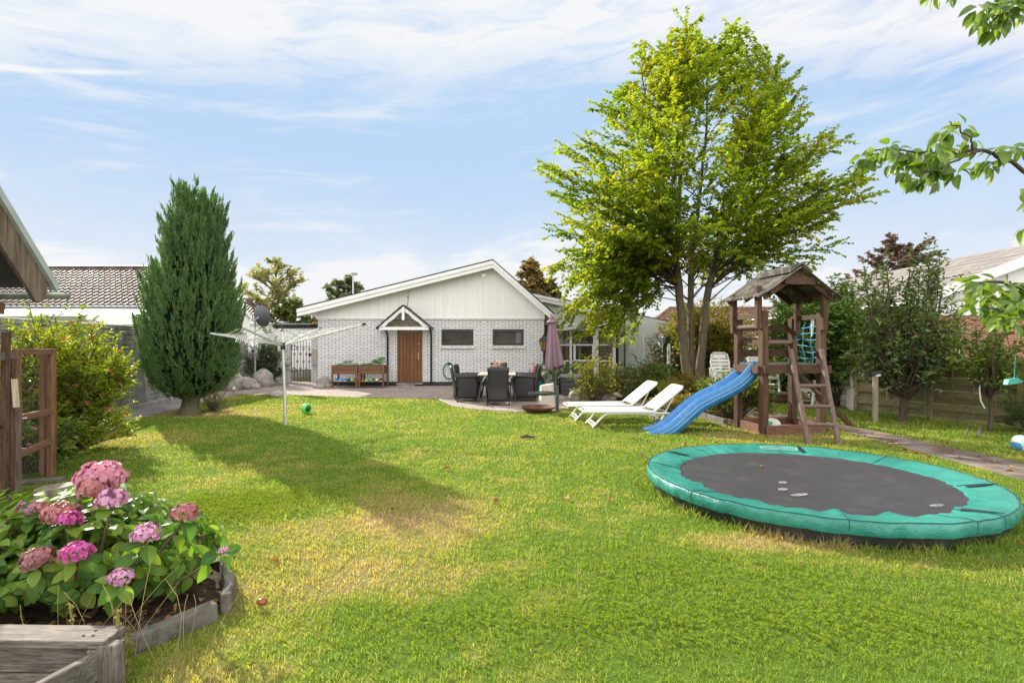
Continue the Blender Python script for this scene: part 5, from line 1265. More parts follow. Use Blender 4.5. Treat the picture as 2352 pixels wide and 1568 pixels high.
SC = {k: mk(k + '_shoe_fabric', c, .6, .15, 9, .1) for k, c in dict(blue=(.05, .25, .55), cyan=(.10, .45, .60), green=(.10, .55, .08), black=(.02, .02, .025), white=(.7, .7, .7), brown=(.25, .13, .06), red=(.5, .06, .08), lime=(.35, .6, .05)).items()}
x1, x2 = ((q[0] - CX) / F_PX * 18.75 for q in PX)
zs = .253; yf = pz - .2
for k, (x, cn, sn, z_, lb) in enumerate(((x1 - .30, 'blue', 'white', 0, 'blue shoe at the left end of the shelf of the planter farther from the door'), (x1 - .16, 'cyan', 'white', 0, 'turquoise shoe beside the blue one on the shelf farther from the door'), (x1 - .02, 'blue', 'cyan', 0, 'blue shoe with turquoise sole mid shelf under the feathery herbs'),
                         (x1 + .12, 'black', 'black', 0, 'black shoe with black sole on the shelf under the feathery herbs'), (x1 + .26, 'lime', 'black', 0, 'lime green shoe at the right end of the shelf under the feathery herbs'),
                         (x2 - .32, 'red', 'black', 0, 'red shoe at the left end of the shelf under the basil'), (x2 - .19, 'green', 'white', 0, 'bright green shoe on the shelf under the basil'), (x2 - .06, 'green', 'black', 0, 'bright green shoe with black sole on the shelf under the basil'),
                         (x2 + .06, 'brown', 'black', 0, 'brown shoe between green and white shoes under the basil'), (x2 + .18, 'white', 'black', 0, 'white shoe with black sole on the shelf under the basil'), (x2 + .31, 'black', 'white', 0, 'black shoe with white sole at the right end of the shelf'))):
    shoe(x, yf + .02 * (k % 3), zs, R(78 + 9 * (k % 4)), SC[cn], SC[sn], lb)

# hose, lamp post, parasol, fire pit, stump, pots, box
wy = HY - .06
hs = thing('garden_hose', 'coiled green garden hose hanging on the white brick wall', 'hose', (hx(1032), wy, .9))
q = MB(); pts = []
for i in range(100):
    a = i / 100 * 2 * math.pi * 4; k = 1 + .06 * math.sin(a * .37); pts.append((hx(1032) + .21 * k * math.cos(a), wy - .01 - .016 * (i % 25) / 25 * 2, hz(851) + .29 * k * math.sin(a)))
q.tube(pts, .014, 6); q.build('coil', mk('green_hose', (.01, .20, .10), .4, .15, 9, 0), hs, smooth=True)
q = MB(); q.span((hx(1032) - .05, wy - .05, hz(838)), (hx(1032) + .05, HY - .002, hz(832))); q.tube([(hx(1038), wy, .45), (hx(1038), HY - .005, .45)], .03, 8); q.build('hook', M['black'], hs)
lx, ly = hx(1249, 19.3), 19.3
lp = thing('lamp_post', 'black lantern on a slim post standing by the right corner of the brick wall', 'lamp', (lx, ly, 0))
MB().tube([(lx, ly, 0), (lx, ly, 1.30)], .03, 8).tube([(lx, ly, 0), (lx, ly, .12)], .07, 8).build('post', M['black'], lp, smooth=True)
MB().lathe([(.08, 0), (.155, .33), (.16, .34)], 6, (lx, ly, 1.32)).build('glass', mk('amber_lantern_glass', (.32, .17, .05), .25, .3, 5, 0), lp)
q = MB(); q.lathe([(.20, .34), (.12, .44), (.05, .50), (.03, .56), (.0, .6)], 6, (lx, ly, 1.32)); q.lathe([(.03, -.04), (.09, -.01), (.085, .01)], 6, (lx, ly, 1.32))
for k in range(6):
    a = k * math.pi / 3; q.tube([(lx + .08 * math.cos(a), ly + .08 * math.sin(a), 1.32), (lx + .16 * math.cos(a), ly + .16 * math.sin(a), 1.66)], .012, 5)
q.build('lantern_frame', M['black'], lp)
pg = P(1281, 912, 15.0); px_, py_ = pg.x - .12, 15.0
pa = thing('parasol', 'closed mauve parasol on a dark pole beside the patio table', 'parasol', (px_, py_, 0))
MB().tube([(px_ + .09, py_, .02), (px_ + .02, py_, 1.2), (px_ - .05, py_, 2.36)], .026, 10).build('pole', mk('dark_grey_pole', (.08, .09, .09), .4, .1, 5, 0), pa, smooth=True)
rows = []
for i in range(15):
    t = i / 14; z = .88 + 1.40 * t; r0 = (.17 * (1 - t) ** .7 + .05) if t < .93 else .05; cx_ = px_ + .04 - .09 * t
    if i == 0: r0 *= .95
    rows.append([(cx_ + r0 * (1 + .30 * math.cos(8 * q) * (1 - t * .6)) * math.cos(q + .3 * t), py_ + r0 * (1 + .30 * math.cos(8 * q) * (1 - t * .6)) * math.sin(q + .3 * t), z + (.05 * math.cos(8 * q + 1) + .04 * math.cos(q) if i == 0 else 0)) for q in np.linspace(0, 6.283, 65)[:-1]])
q = MB().grid(rows, closed=True); q.f.append(tuple(range(14 * 64, 15 * 64))); q.build('canopy', mk('mauve_canvas', (.215, .135, .165), .85, .1, 5, .15, 120, dirt=(.17, .11, .13), ds=5), pa, smooth=True)
q = MB(); q.lathe([(.075, 0), (.07, .03), (.055, .07), (.02, .10), (.0, .12)], 16, (px_ - .05, py_, 2.24)); q.lathe([(.16, -.08), (.075, .01)], 16, (px_ - .047, py_, 2.22)); q.build('cap', bpy.data.materials['mauve_canvas'], pa, smooth=True)
MB().span((px_ - .22, py_ - .28, .01), (px_ + .30, py_ + .2, .09)).build('base', M['concrete'], pa, bevel=.012)
# fire pit
fb = G(1237, 949); fx_, fy_ = fb.x, 12.1
fp = thing('fire_pit', 'rusty fire bowl on the lawn edge with a black grill plate on a swivel post', 'fire pit', (fx_, fy_, 0))
MB().lathe([(.12, .01), (.30, .04), (.385, .10), (.40, .13), (.385, .13), (.36, .10), (.28, .055), (0, .035)], 36, (fx_, fy_, 0)).build('bowl', mk('rusted_iron', (.10, .045, .03), .8, .4, 7, .4, 60, col2=(.20, .085, .045)), fp, smooth=True)
q = MB(); pxp = fx_ + .43; q.span((pxp - .035, fy_ - .07, -.02), (pxp + .035, fy_ - .0, .60)); q.build('post', mk('blackened_steel', (.05, .048, .042), .5, .3, 8, .1), fp, bevel=.006)
q = MB(); gxp = fx_ + .08; q.lathe([(0, .40), (.29, .40), (.30, .415), (.30, .45), (.285, .45), (.28, .42), (0, .42)], 36, (gxp, fy_ - .03, 0)); q.span((gxp + .26, fy_ - .045, .40), (pxp - .03, fy_ - .02, .44)); q.build('grill_plate', mk('dark_green_steel', (.035, .05, .045), .35, .3, 5, .05), fp, smooth=True)
MB().tube([(fx_ - .1, fy_ - .1, .075), (fx_ + .1, fy_, .085)], .02, 6).tube([(fx_ - .02, fy_ + .05, .075), (fx_ + .12, fy_ - .1, .10)], .018, 6).build('charred_sticks', M['wood_grey'], fp)
sb = G(1256, 936); 
stp = MB(); rows = []
for i, (rr, z) in enumerate(((.24, 0), (.21, .08), (.185, .2), (.17, .35), (.165, .50), (.16, .56))):
    rows.append([(sb.x + rr * (1 + .06 * math.sin(3 * q + i * .2) + .05 * math.sin(7 * q)) * math.cos(q), sb.y + rr * (1 + .06 * math.sin(3 * q + i * .2) + .05 * math.sin(7 * q)) * math.sin(q), z + (.03 * math.cos(q) if i == 5 else 0)) for q in np.linspace(0, 6.283, 25)[:-1]])
stp.grid(rows, closed=True); stp.f.append(tuple(range(5 * 24, 6 * 24)))
tag(stp.build('tree_stump', wood('bleached_stump', (.42, .36, .29), (.62, .56, .47), 'z', rough=.9, fine=.6), origin=(sb.x, sb.y, 0), smooth=True), 'bleached pale tree stump standing on the patio behind the fire pit', 'stump')
def pot(name, label, px, py, r0, h, mat, fol=None, prof=None):
    g_ = G(px, py); t_ = thing(name, label, 'plant pot', g_)
    MB().lathe(prof or [(r0 * .7, 0), (r0 * .95, h * .7), (r0, h), (r0 * .92, h), (r0 * .88, h * .85), (0, h * .85)], 24, g_ + Vector((0, 0, .01))).build('pot', mat, t_, smooth=True)
    return t_, g_
p1, g1 = pot('flower_pot', 'turquoise glazed pot of pink red flowers at the wall corner', 1240, 900, .19, .36, mk('turquoise_glaze', (.03, .22, .24), .25, .25, 5, 0))
r = np.random.RandomState(70); n = 260; ac = Acc(); pp = g1 + Vector((0, 0, .36)); pa_ = np.array(pp) + r.normal(size=(n, 3)) * [.15, .13, .11] + [0, 0, .16]
ac.add(*leaves_np(pa_, rnd_dirs(n, r), rnd_dirs(n, r), .08, .045)); ac.build('foliage', leafmat('pot_leaves', [(.03, .07, .02), (.07, .13, .03), (.1, .06, .05)], .35), p1)
ac = Acc(); m_ = 34; fp_ = np.array(pp) + r.normal(size=(m_, 3)) * [.16, .12, .08] + [-.02, 0, .36]
for k in range(5): ac.add(*leaves_np(fp_, rnd_dirs(m_, r), rnd_dirs(m_, r), .06, .045))
ac.build('flowers', leafmat('pot_petals', [(.6, .05, .12), (.75, .2, .28)], .3), p1)
MB().tube([pp, pp + Vector((-.05, 0, .3))], .01, 5).tube([pp, pp + Vector((.1, 0, .25))], .01, 5).build('stems', M['bark_dark'], p1)
p2, g2 = pot('flower_pot', 'grey patterned pot of white hydrangea behind the parasol', 1266, 902, .24, .52, mk('speckled_grey_pot', (.25, .25, .24), .7, .5, 40, .2, 80, lo=.45, hi=.55), prof=[(.17, 0), (.20, .3), (.235, .5), (.22, .5), (0, .46)])
pp = g2 + Vector((0, 0, .52)); n = 300; ac = Acc(); ac.add(*leaves_np(np.array(pp) + r.normal(size=(n, 3)) * [.26, .18, .13] + [.1, 0, .2], rnd_dirs(n, r), rnd_dirs(n, r), .11, .07)); ac.build('foliage', leafmat('hyd_pot_leaves', [(.03, .075, .02), (.07, .14, .03)], .4), p2)
for k, (dx, dz) in enumerate(((-.22, .02), (-.06, -.02), (-.2, .22), (-.03, .2), (.12, .1), (.3, .16), (.34, .32), (.16, .3), (-.1, .08))):
    hp_ = pp + Vector((dx, -.16 + .05 * (k % 3), dz + .05)); d_ = rnd_dirs(150, r); ac = Acc(); ac.add(*leaves_np(np.array(hp_) + d_ * .10, np.cross(d_, rnd_dirs(150, r)), d_, .04, .038)); ac.add(*leaves_np(np.array(hp_) + d_ * .07, np.cross(d_, rnd_dirs(150, r)), d_, .05, .045)); ac.build('flower_head', leafmat('white_green_petals%d' % k, [(.5, .52, .36), (.66, .66, .52)], .25) if k == 0 else bpy.data.materials['white_green_petals0'], p2)
p3, g3 = pot('bowl_pot', 'low dark brown pot of dry plants left of the turquoise pot', 1226, 897, .17, .24, mk('dark_brown_pot', (.06, .045, .04), .5, .3, 6, .1))
n = 90; ac = Acc(); ac.add(*leaves_np(np.array(g3) + r.normal(size=(n, 3)) * [.1, .1, .05] + [0, 0, .28], rnd_dirs(n, r) + [0, 0, .6], rnd_dirs(n, r), .07, .015)); ac.build('foliage', leafmat('dry_pot_leaves', [(.15, .06, .04), (.12, .13, .06)], .3), p3)
wc = G(1278, 905)
tag(MB().lathe([(.10, 0), (.14, .02), (.15, .2), (.12, .32), (.07, .36), (.0, .36)], 16, wc).tube([wc + Vector((.0 + .2 * math.cos(a) - .05, -.05, .27 + .2 * math.sin(a))) for a in np.linspace(.4, 5.6, 16)], .016, 6).build('watering_can', M['black'], origin=wc, smooth=True), 'black watering can with a round handle behind the parasol base', 'watering can')
sbx = P(1290, 909, 16.0); bx0 = sbx.x
bx = thing('storage_box', 'dark grey lidded cushion box standing before the glazed garden room', 'storage box', (bx0 + .5, 16.2, 0)); mgrey = mk('anthracite_resin', (.055, .058, .062), .5, .1, 5, .1, 90)
q = MB()
for k in range(4): q.span((bx0, 15.95 + .004 * (k % 2), .02 + k * .13), (bx0 + 1.05, 16.5, .14 + k * .13))
q.build('body', mgrey, bx, bevel=.008); MB().span((bx0 - .03, 15.9, .545), (bx0 + 1.08, 16.55, .62)).build('lid', mk('grey_lid', (.20, .20, .20), .5, .1, 5, .1), bx, bevel=.012)
sp = G(1321, 925)
tag(MB().sphere((sp.x, sp.y, .17), .17, 24, 16).build('stone_ball', M['stone'], smooth=True, origin=(sp.x, sp.y, 0)), 'grey stone ball at the edge of the flower bed', 'stone ball')
sp = G(1404, 925); q = MB().sphere((sp.x - .1, sp.y, .1), .16, 16, 10, (1.5, .8, .7), .15, 3).sphere((sp.x + .12, sp.y, .2), .09, 14, 9, (1.2, .8, .8), .15, 5).tube([sp + Vector((.15, 0, .2)), sp + Vector((.28, 0, .16))], [.05, .03], 8)
tag(q.build('stone_figure', M['stone'], smooth=True, origin=sp), 'weathered grey stone animal figure lying among the bed plants', 'figure')

# sun loungers: long axis X, foot end at x=0
def make_lounger():
    t_ = thing('sun_lounger', 'x', 'sun lounger', (0, 0, 0)); W = .31; H = .30; HX = 1.25; ang = R(38)
    mwhite = M['plastic_white']
    fab = mk('white_mesh_fabric', (.60, .58, .52), .85, .06, 7, .25, 300)
    bt = (HX + .72 * math.cos(ang), H + .72 * math.sin(ang))
    q = MB()
    q.tube([(HX, -W, H), (.06, -W, H), (0, -W + .06, H - .005), (0, W - .06, H - .005), (.06, W, H), (HX, W, H)], .021, 8)
    q.build('seat_frame', mwhite, t_, smooth=True)
    q = MB(); q.grid([[(x, -W + .02 + (2 * W - .04) * j / 6, H + .012 - .012 * math.sin(math.pi * j / 6) * (1 if 0 < x < HX else 1)) for j in range(7)] for x in np.linspace(.07, HX - .03, 9)]); q.build('seat_fabric', fab, t_, smooth=True, solid=.012)
    q = MB(); q.tube([(HX + .01, -W, H), (bt[0] - .04, -W, bt[1] - .03), (bt[0], -W + .06, bt[1]), (bt[0], W - .06, bt[1]), (bt[0] - .04, W, bt[1] - .03), (HX + .01, W, H)], .021, 8); q.build('back_frame', mwhite, t_, smooth=True)
    q = MB(); n_ = Vector((-math.sin(ang), 0, math.cos(ang)))
    q.grid([[Vector((HX + .04 + (bt[0] - HX - .05) * s, -W + .02 + (2 * W - .04) * j / 6, H + .03 + (bt[1] - H - .03) * s)) + n_ * (.012 - .02 * math.sin(math.pi * j / 6) * math.sin(math.pi * s)) for j in range(7)] for s in np.linspace(0, 1, 7)]); q.build('back_fabric', fab, t_, smooth=True, solid=.012)
    for sg in (-1, 1):
        q = MB(); y = sg * (W - .02); q.tube([(.12, y * 1.02, 0), (.22, y, .10), (.31, y, .20), (.38, y, .25), (.46, y, .268), (1.5, y, .268), (1.66, y, .24), (1.76, y, .10)], .02, 8); q.build('leg_rail', mwhite, t_, smooth=True)
        MB().tube([(1.22, y, .26), (1.40, y, .14), (HX + .38, y, H + .26)], .012, 6).build('back_strut', mwhite, t_, smooth=True)
        q = MB(); wc_ = Vector((1.72, y + sg * .04, .10)); q.tube([wc_ + Vector((.09 * math.cos(a), 0, .09 * math.sin(a))) for a in np.linspace(0, 6.283, 21)[:-1]], .012, 6, closed=True)
        for a in range(3): q.tube([wc_ + Vector((.088 * math.cos(a * 1.047), 0, .088 * math.sin(a * 1.047))), wc_ - Vector((.088 * math.cos(a * 1.047), 0, .088 * math.sin(a * 1.047)))], .007, 5)
        q.tube([wc_ + Vector((0, -.03, 0)), wc_ + Vector((0, .03, 0))], .018, 8); q.build('wheel', mwhite, t_, smooth=True)
    q = MB(); q.beam((.20, -W, .085), (.20, W, .085), .05, .012, up=(0, 0, 1)); q.beam((.16, -W - .01, .05), (.16, W + .01, .05), .02, .02); q.build('foot_bar', mwhite, t_)
    return t_
sl1 = make_lounger()
a1 = G(1342, 985 - 6); sl1.location = (1.30, 10.0, 0); sl1.rotation_euler = (0, 0, R(3)); tag(sl1, 'white fabric sun lounger nearer the lawn and the blue slide', group='sun loungers by the tree')
sl2 = copy_tree(sl1); sl2.location = (1.10, 10.95, 0); sl2.rotation_euler = (0, 0, R(5)); tag(sl2, 'white fabric sun lounger farther back, next to the flower bed')

# plastic chairs on the deck
dk = thing('wooden_deck', 'low weathered wooden deck behind the play tower', 'deck', (6.7, 15.5, 0)); q = MB()
for k in range(16): q.span((5.75, 14.4 + k * .15, .155), (7.75, 14.4 + k * .15 + .14, .185))
q.build('boards', M['wood_grey'], dk); q = MB(); q.span((5.8, 14.42, 0), (7.7, 14.46, .15)); q.span((5.8, 14.42, 0), (5.84, 16.7, .15)); q.build('fascia', M['wood_red_x'], dk)
def make_plastic_chair():
    """high-back plastic garden chair facing -Y"""
    t_ = thing('plastic_chair', 'x', 'chair', (0, 0, 0)); m = M['plastic_white']; W = .24
    q = MB(); q.tube([(-.25, .25, .40), (-.26, .36, .85), (-.22, .42, 1.05), (-.14, .44, 1.10), (.14, .44, 1.10), (.22, .42, 1.05), (.26, .36, .85), (.25, .25, .40)], .022, 8)
    def by(z): return .25 + .11 * (z - .4) / .45 + (.06 * (z - .85) / .25 if z > .85 else 0) * .9
    for z0, z1 in ((.42, .52), (.54, .62), (.64, .72), (.74, .82), (.84, .92), (.94, 1.09)):
        w_ = .25 if z1 < 1 else .21; q.prism([(-w_, by(z0), z0), (w_, by(z0), z0), (w_ * (1 if z1 < 1 else .8), by(z1), z1), (-w_ * (1 if z1 < 1 else .8), by(z1), z1)], (0, .018, 0))
    q.prism([(-.03, .26, .42), (.03, .26, .42), (.03, .43, 1.05), (-.03, .43, 1.05)], (0, .012, 0))
    q.build('backrest', m, t_, bevel=.004)
    q = MB()
    for k in range(5): q.span((-.24, -.24 + k * .1, .40 + .004 * k), (.24, -.24 + k * .1 + .085, .425 + .004 * k))
    q.span((-.25, -.27, .36), (.25, -.235, .43)); q.span((-.25, -.25, .38), (-.225, .25, .42)); q.span((.225, -.25, .38), (.25, .25, .42)); q.build('seat', m, t_, bevel=.006)
    for sg in (-1, 1):
        MB().beam((sg * .29, -.25, .63), (sg * .29, .30, .65), .07, .035).build('armrest', m, t_, bevel=.01)
        MB().beam((sg * .28, -.20, .62), (sg * .29, -.29, 0), .045, .06).build('leg', m, t_, bevel=.008); MB().beam((sg * .28, .26, .62), (sg * .29, .42, 0), .045, .06).build('leg', m, t_, bevel=.008)
        MB().tube([(sg * .285, -.27, .2), (sg * .285, .36, .2)], .015, 6).build('side_rail', m, t_)
    return t_
pc = make_plastic_chair()
for i, (x, y, z, a, lb) in enumerate(((5.98, 15.2, .185, -6, 'white high backed plastic chair left of the blue slide'), (7.20, 15.35, .185, 8, 'white plastic chair on the deck seen between the tower posts'), (7.55, 13.5, 0, -75, 'white plastic chair on the grass behind the ladder'))):
    o = pc if i == 0 else copy_tree(pc); o.location = (x, y, z); o.rotation_euler = (0, 0, R(a)); tag(o, lb, group='white plastic garden chairs')

# rotary clothes line
cb = G(656, 976); cl_ = thing('rotary_clothes_line', 'white rotary clothes line with four spread arms on the lawn', 'clothes line', cb)
top = cb + Vector((-.07, 0, 1.82)); hub = cb + Vector((-.05, 0, 1.50))
MB().tube([cb + Vector((0, 0, -.05)), hub, top], .030, 10).build('pole', M['alu'], cl_, smooth=True)
MB().tube([hub + Vector((0, 0, -.08)), hub + Vector((0, 0, .05))], .045, 10).build('lower_hub', M['black'], cl_, smooth=True); MB().tube([top + Vector((0, 0, -.06)), top + Vector((0, 0, .06))], .036, 10).build('upper_hub', M['black'], cl_, smooth=True)
tips = []
for k, (dx, dy, z) in enumerate(((-.10, -1.5, 1.80), (1.50, -.10, 1.89), (.10, 1.5, 1.86), (-1.5, .10, 1.735))):
    tp = Vector((cb.x + dx, cb.y + dy, z)); tips.append(tp); ar = MB().beam(hub, tp, .028, .036).build('arm', M['alu'], cl_, bevel=.004)
    MB().beam(tp - (tp - hub).normalized() * .03, tp + (tp - hub).normalized() * .035, .035, .043).build('end_cap', M['black'], ar)
    MB().beam(top - Vector((0, 0, .0)), hub.lerp(tp, .42), .018, .018).build('strut', M['alu'], cl_)
q = MB()
for f in np.linspace(.36, .97, 8):
    for k in range(4):
        a, b = hub.lerp(tips[k], f), hub.lerp(tips[(k + 1) % 4], f); q.tube([a, a.lerp(b, .25) - Vector((0, 0, .03 + .02 * f)), a.lerp(b, .5) - Vector((0, 0, .045 + .03 * f)), a.lerp(b, .75) - Vector((0, 0, .03 + .02 * f)), b], .0042, 4)
for k in range(14):
    p_ = hub.lerp(tips[3], .35 + .3 * k / 14); q.tube([p_, p_ + Vector((.02 * math.sin(k), -.03, -.07 - .03 * math.sin(k * 2)))], .007, 4)
q.build('lines', mk('white_cord', (.75, .75, .72), .7, .05, 9, 0), cl_)

# balls
def football_mat(name, a, b_, sc_, seed):
    m, t, b, o = new_mat(name); v = t.n('ShaderNodeTexVoronoi'); v.inputs['Scale'].default_value = sc_
    mp = t.n('ShaderNodeMapping'); mp.inputs['Location'].default_value = (seed, seed * .7, 0); t.put(mp.inputs[0], t.n('ShaderNodeTexCoord').outputs['Object']); t.put(v.inputs['Vector'], mp.outputs[0])
    s = t.sep(v.outputs['Color'])
    t.put(b.inputs['Base Color'], t.ramp(s[0], [(0, a[0])] + [(i / len(a), a[i]) for i in range(1, len(a))], 'CONSTANT')); b.inputs['Roughness'].default_value = .35; return m
bl = G(704, 950); tag(MB().sphere((bl.x, bl.y, .115), .115, 28, 18).build('football', football_mat('green_black_ball', [(.08, .70, .06), (.12, .75, .08), (.015, .03, .02), (.10, .72, .08)], None, 9, 2.3), smooth=True, origin=(bl.x, bl.y, .115)), 'bright green and black football lying on the lawn by the clothes line', 'ball')
bl = G(329, 922); tag(MB().sphere((bl.x - .05, bl.y, .15), .15, 28, 18).build('beach_ball', football_mat('patchwork_ball', [(.6, .6, .55), (.5, .08, .1), (.05, .15, .45), (.6, .5, .12), (.55, .55, .52)], None, 7, 2.1), smooth=True, origin=(bl.x - .05, bl.y, .15)), 'multicoloured ball lying at the foot of the concrete fence', 'ball')
bl = G(2345, 1036); tag(MB().sphere((bl.x, bl.y, .115), .115, 28, 18).build('football', football_mat('white_blue_ball', [(.75, .78, .75), (.08, .3, .6), (.7, .75, .72), (.03, .04, .05), (.4, .65, .6)], None, 8, .4), smooth=True, origin=(bl.x, bl.y, .115)), 'white and blue football lying at the right edge beside the slab path', 'ball')
# boulders and edging by the side path
for k, (px, py, r0, s3, lb) in enumerate(((528, 897, .42, (1, .8, 1.0), 'pointed grey boulder nearest the cypress trunk'), (560, 893, .36, (1.2, .8, .7), 'broad low boulder between the pointed one and the tall one'), (602, 888, .40, (1.05, .8, .95), 'tall pale boulder in front of the violet flowered bush'), (585, 893, .16, (1.2, 1, .8), 'small brown stone between the boulders'), (570, 879, .17, (1, 1, .9), 'small round pale stone behind the boulders'))):
    c = G(px, py); tag(MB().sphere((c.x, c.y, r0 * s3[2] * .62), r0, 22, 14, s3, .13, 1.7 * k + 1).build('boulder', M['stone'], smooth=True, origin=(c.x, c.y, 0)), lb, 'boulder', 'boulders beside the paving')
for k, (px, py, r0, lb) in enumerate(((710, 891.5, .17, 'pale flat stone at the wall foot beside the left planter'), (733, 889, .13, 'rounded grey stone at the wall foot near the house corner'), (722, 886, .26, 'large brown stone leaning on the wall left of the planters'), (636, 912, .18, 'whitish stone in the grass edge by the paving'))):
    c = G(px + (22 if k < 3 else 0), py); tag(MB().sphere((c.x, c.y, r0 * .35), r0, 16, 10, (1.2, .8, .6 if k != 2 else .9), .12, k * 2.3).build('stone', M['stone'], smooth=True, origin=(c.x, c.y, 0)), lb, 'stone', 'stones beside the house')
gl = G(537, 905); s_ = thing('garden_light', 'small cream garden light on a short black stake by the paving', 'lamp', gl)
MB().tube([gl, gl + Vector((0, 0, .14))], .012, 6).build('stake', M['black'], s_); MB().lathe([(.045, .14), (.05, .16), (.038, .23), (.0, .24)], 12, gl).build('shade', mk('cream_shade', (.7, .62, .42), .4, .1, 5, 0), s_, smooth=True)
# satellite dish, hanging rack, street lamp
sd_ = P(596, 727, 19.0); sx_ = thing('satellite_dish', 'dark grey satellite dish on a pole above the concrete fence', 'satellite dish', (sd_.x, 19, 0))
q = MB().lathe([(0, 0), (.2, .03), (.36, .09), (.39, .12), (.36, .105), (.2, .045), (0, .015)], 28); Mr = Matrix.Rotation(R(72), 3, 'Z') @ Matrix.Rotation(R(78), 3, 'Y'); q.v = [tuple(Mr @ Vector((v[0] * 1.0, v[1] * .92, v[2])) + sd_) for v in q.v]; q.build('dish', mk('dark_grey_dish', (.07, .075, .08), .45, .1, 4, 0), sx_, smooth=True)
MB().tube([(sd_.x - .18, 19.05, 0), (sd_.x - .18, 19.05, sd_.z - .1), (sd_.x, 19.05, sd_.z)], .03, 8).build('pole', M['steel'], sx_, smooth=True)
MB().tube([sd_ + Vector((-.1, -.05, -.3)), sd_ + Vector((-.02, -.45, -.12)), sd_ + Vector((0, -.5, -.02))], .018, 6).build('arm', M['steel'], sx_, smooth=True)
hr_ = P(565, 818, 16.6); bk = thing('hanging_basket', 'black wire basket hanging on the concrete fence behind the clothes line', 'basket', (hr_.x, 16.6, 1.0))
q = MB()
for z in (0, .06, .12, .18): q.tube([(hr_.x - .3, 16.6, hr_.z - .1 + z), (hr_.x + .3, 16.6, hr_.z - .1 + z), (hr_.x + .3, 16.85, hr_.z - .1 + z), (hr_.x - .3, 16.85, hr_.z - .1 + z)], .008, 4, closed=True)
for k in range(13): x = hr_.x - .3 + .05 * k; q.tube([(x, 16.6, hr_.z + .08), (x, 16.6, hr_.z - .1), (x, 16.85, hr_.z - .1)], .006, 4)
q.build('wire_basket', M['black'], bk); MB().tube([(hr_.x - .28, 16.85, hr_.z + .08), (hr_.x - .2, 16.85, hr_.z + .3), (hr_.x + .2, 16.85, hr_.z + .3), (hr_.x + .28, 16.85, hr_.z + .08)], .01, 5).build('hanger', M['black'], bk)
lq = P(811, 628, 46); st_ = thing('street_lamp', 'tall grey street lamp rising beyond the left roof slope', 'street lamp', (lq.x, 46, 0))
MB().tube([(lq.x, 46, 0), (lq.x, 46, 4), (lq.x, 46, lq.z)], [.11, .09, .06], 8).build('pole', M['steel'], st_, smooth=True); MB().span((lq.x - .12, 45.8, lq.z - .12), (lq.x + .35, 46.15, lq.z + .06)).build('lamp_head', mk('grey_lamp_head', (.3, .29, .27), .5, .1, 4, 0), st_, bevel=.03)
# things along the wing: ladder, bench, table, white post
ld = P(1497, 860, 21.0); lad = thing('stepladder', 'white ladder leaning on the white plaster wall of the wing', 'ladder', (ld.x, 21.2, 0)); q = MB()
for x in (-.22, .26): MB().beam((ld.x + x, 21.1, 0), (ld.x + x, 21.5, 2.0), .05, .03).build('rail', M['white'], lad)
for k in range(7): z = .25 + k * .26; MB().tube([(ld.x - .2, 21.1 + z * .2, z), (ld.x + .24, 21.1 + z * .2, z)], .016, 6).build('rung', M['alu'], lad)
bt_ = P(1492, 838, 20.3); bt = thing('bistro_table', 'small dark round bistro table before the white wall', 'table', (bt_.x, 20.3, 0))
MB().lathe([(0, .76), (.36, .76), (.36, .79), (0, .79)], 24, (bt_.x, 20.3, 0)).build('tabletop', mk('dark_table_top', (.08, .08, .085), .4, .1, 4, 0), bt)
for k in range(3): a = k * 2.09 + .4; MB().tube([(bt_.x + .06 * math.cos(a), 20.3 + .06 * math.sin(a), .76), (bt_.x + .09 * math.cos(a), 20.3 + .09 * math.sin(a), .4), (bt_.x + .3 * math.cos(a), 20.3 + .3 * math.sin(a), 0)], .014, 6).build('leg', M['black'], bt, smooth=True)
bc_ = P(1500, 840, 20.9); bc = thing('white_bench', 'white slatted wooden garden bench behind the bistro table', 'bench', (bc_.x, 20.9, 0)); q = MB()
for z in (.58, .70, .82): MB().span((bc_.x - .45, 20.95, z), (bc_.x + .45, 20.98, z + .09)).build('back_slat', M['white'], bc)
MB().span((bc_.x - .45, 20.5, .40), (bc_.x + .45, 20.92, .44)).build('seat', M['white'], bc)
for x in (-.43, .43):
    MB().span((bc_.x + x - .025, 20.5, 0), (bc_.x + x + .025, 20.55, .6)).build('leg', M['white'], bc); MB().span((bc_.x + x - .025, 20.99, 0), (bc_.x + x + .025, 21.04, .92)).build('leg', M['white'], bc)
wp = P(1559, 900, 15.9); tag(MB().tube([(wp.x, 16.9, 0), (wp.x, 16.9, 1.55)], .055, 10).build('garden_post', mk('mossy_white_post', (.50, .52, .45), .8, .15, 4, .2, dirt=(.3, .34, .2), ds=4), origin=(wp.x, 16.9, 0), smooth=True), 'mossy white post standing left of the tree trunks', 'post')
# ---------------- play tower ----------------
PF, PR_, PL, PB = V(4.23, 9.04, 0), V(5.35, 9.30, 0), V(4.12, 9.78, 0), V(5.24, 10.04, 0)
play = thing('play_tower', 'brown wooden play tower with gabled roof, blue slide, ladder and climbing net', 'play tower', (4.7, 9.5, 0))
eX = (PR_ - PF).normalized(); eY = (PL - PF).normalized(); UPZ = V(0, 0, 1)
def post(p, z1, w0=.125, z2=None, off=V(0, 0, 0)):
    MB().beam(p + V(0, 0, -.05), p + V(0, 0, z1), w0, w0, up=eX).build('post', M['wood_play'], play, bevel=.006)
    if z2: MB().beam(p + off + V(0, 0, z1 - .3), p + off + V(0, 0, z2), .075, .095, up=eX).build('post_extension', M['wood_play'], play, bevel=.005)
post(PF, 2.08, .115, 2.50, eX * -.10); post(PR_, 2.06, .115, 2.45, eX * -.02 + eY * -.10); post(PL, 2.02, .11, 2.42, eX * -.095); post(PB, 2.0, .11, 2.5, eX * .02 - eY * .095)
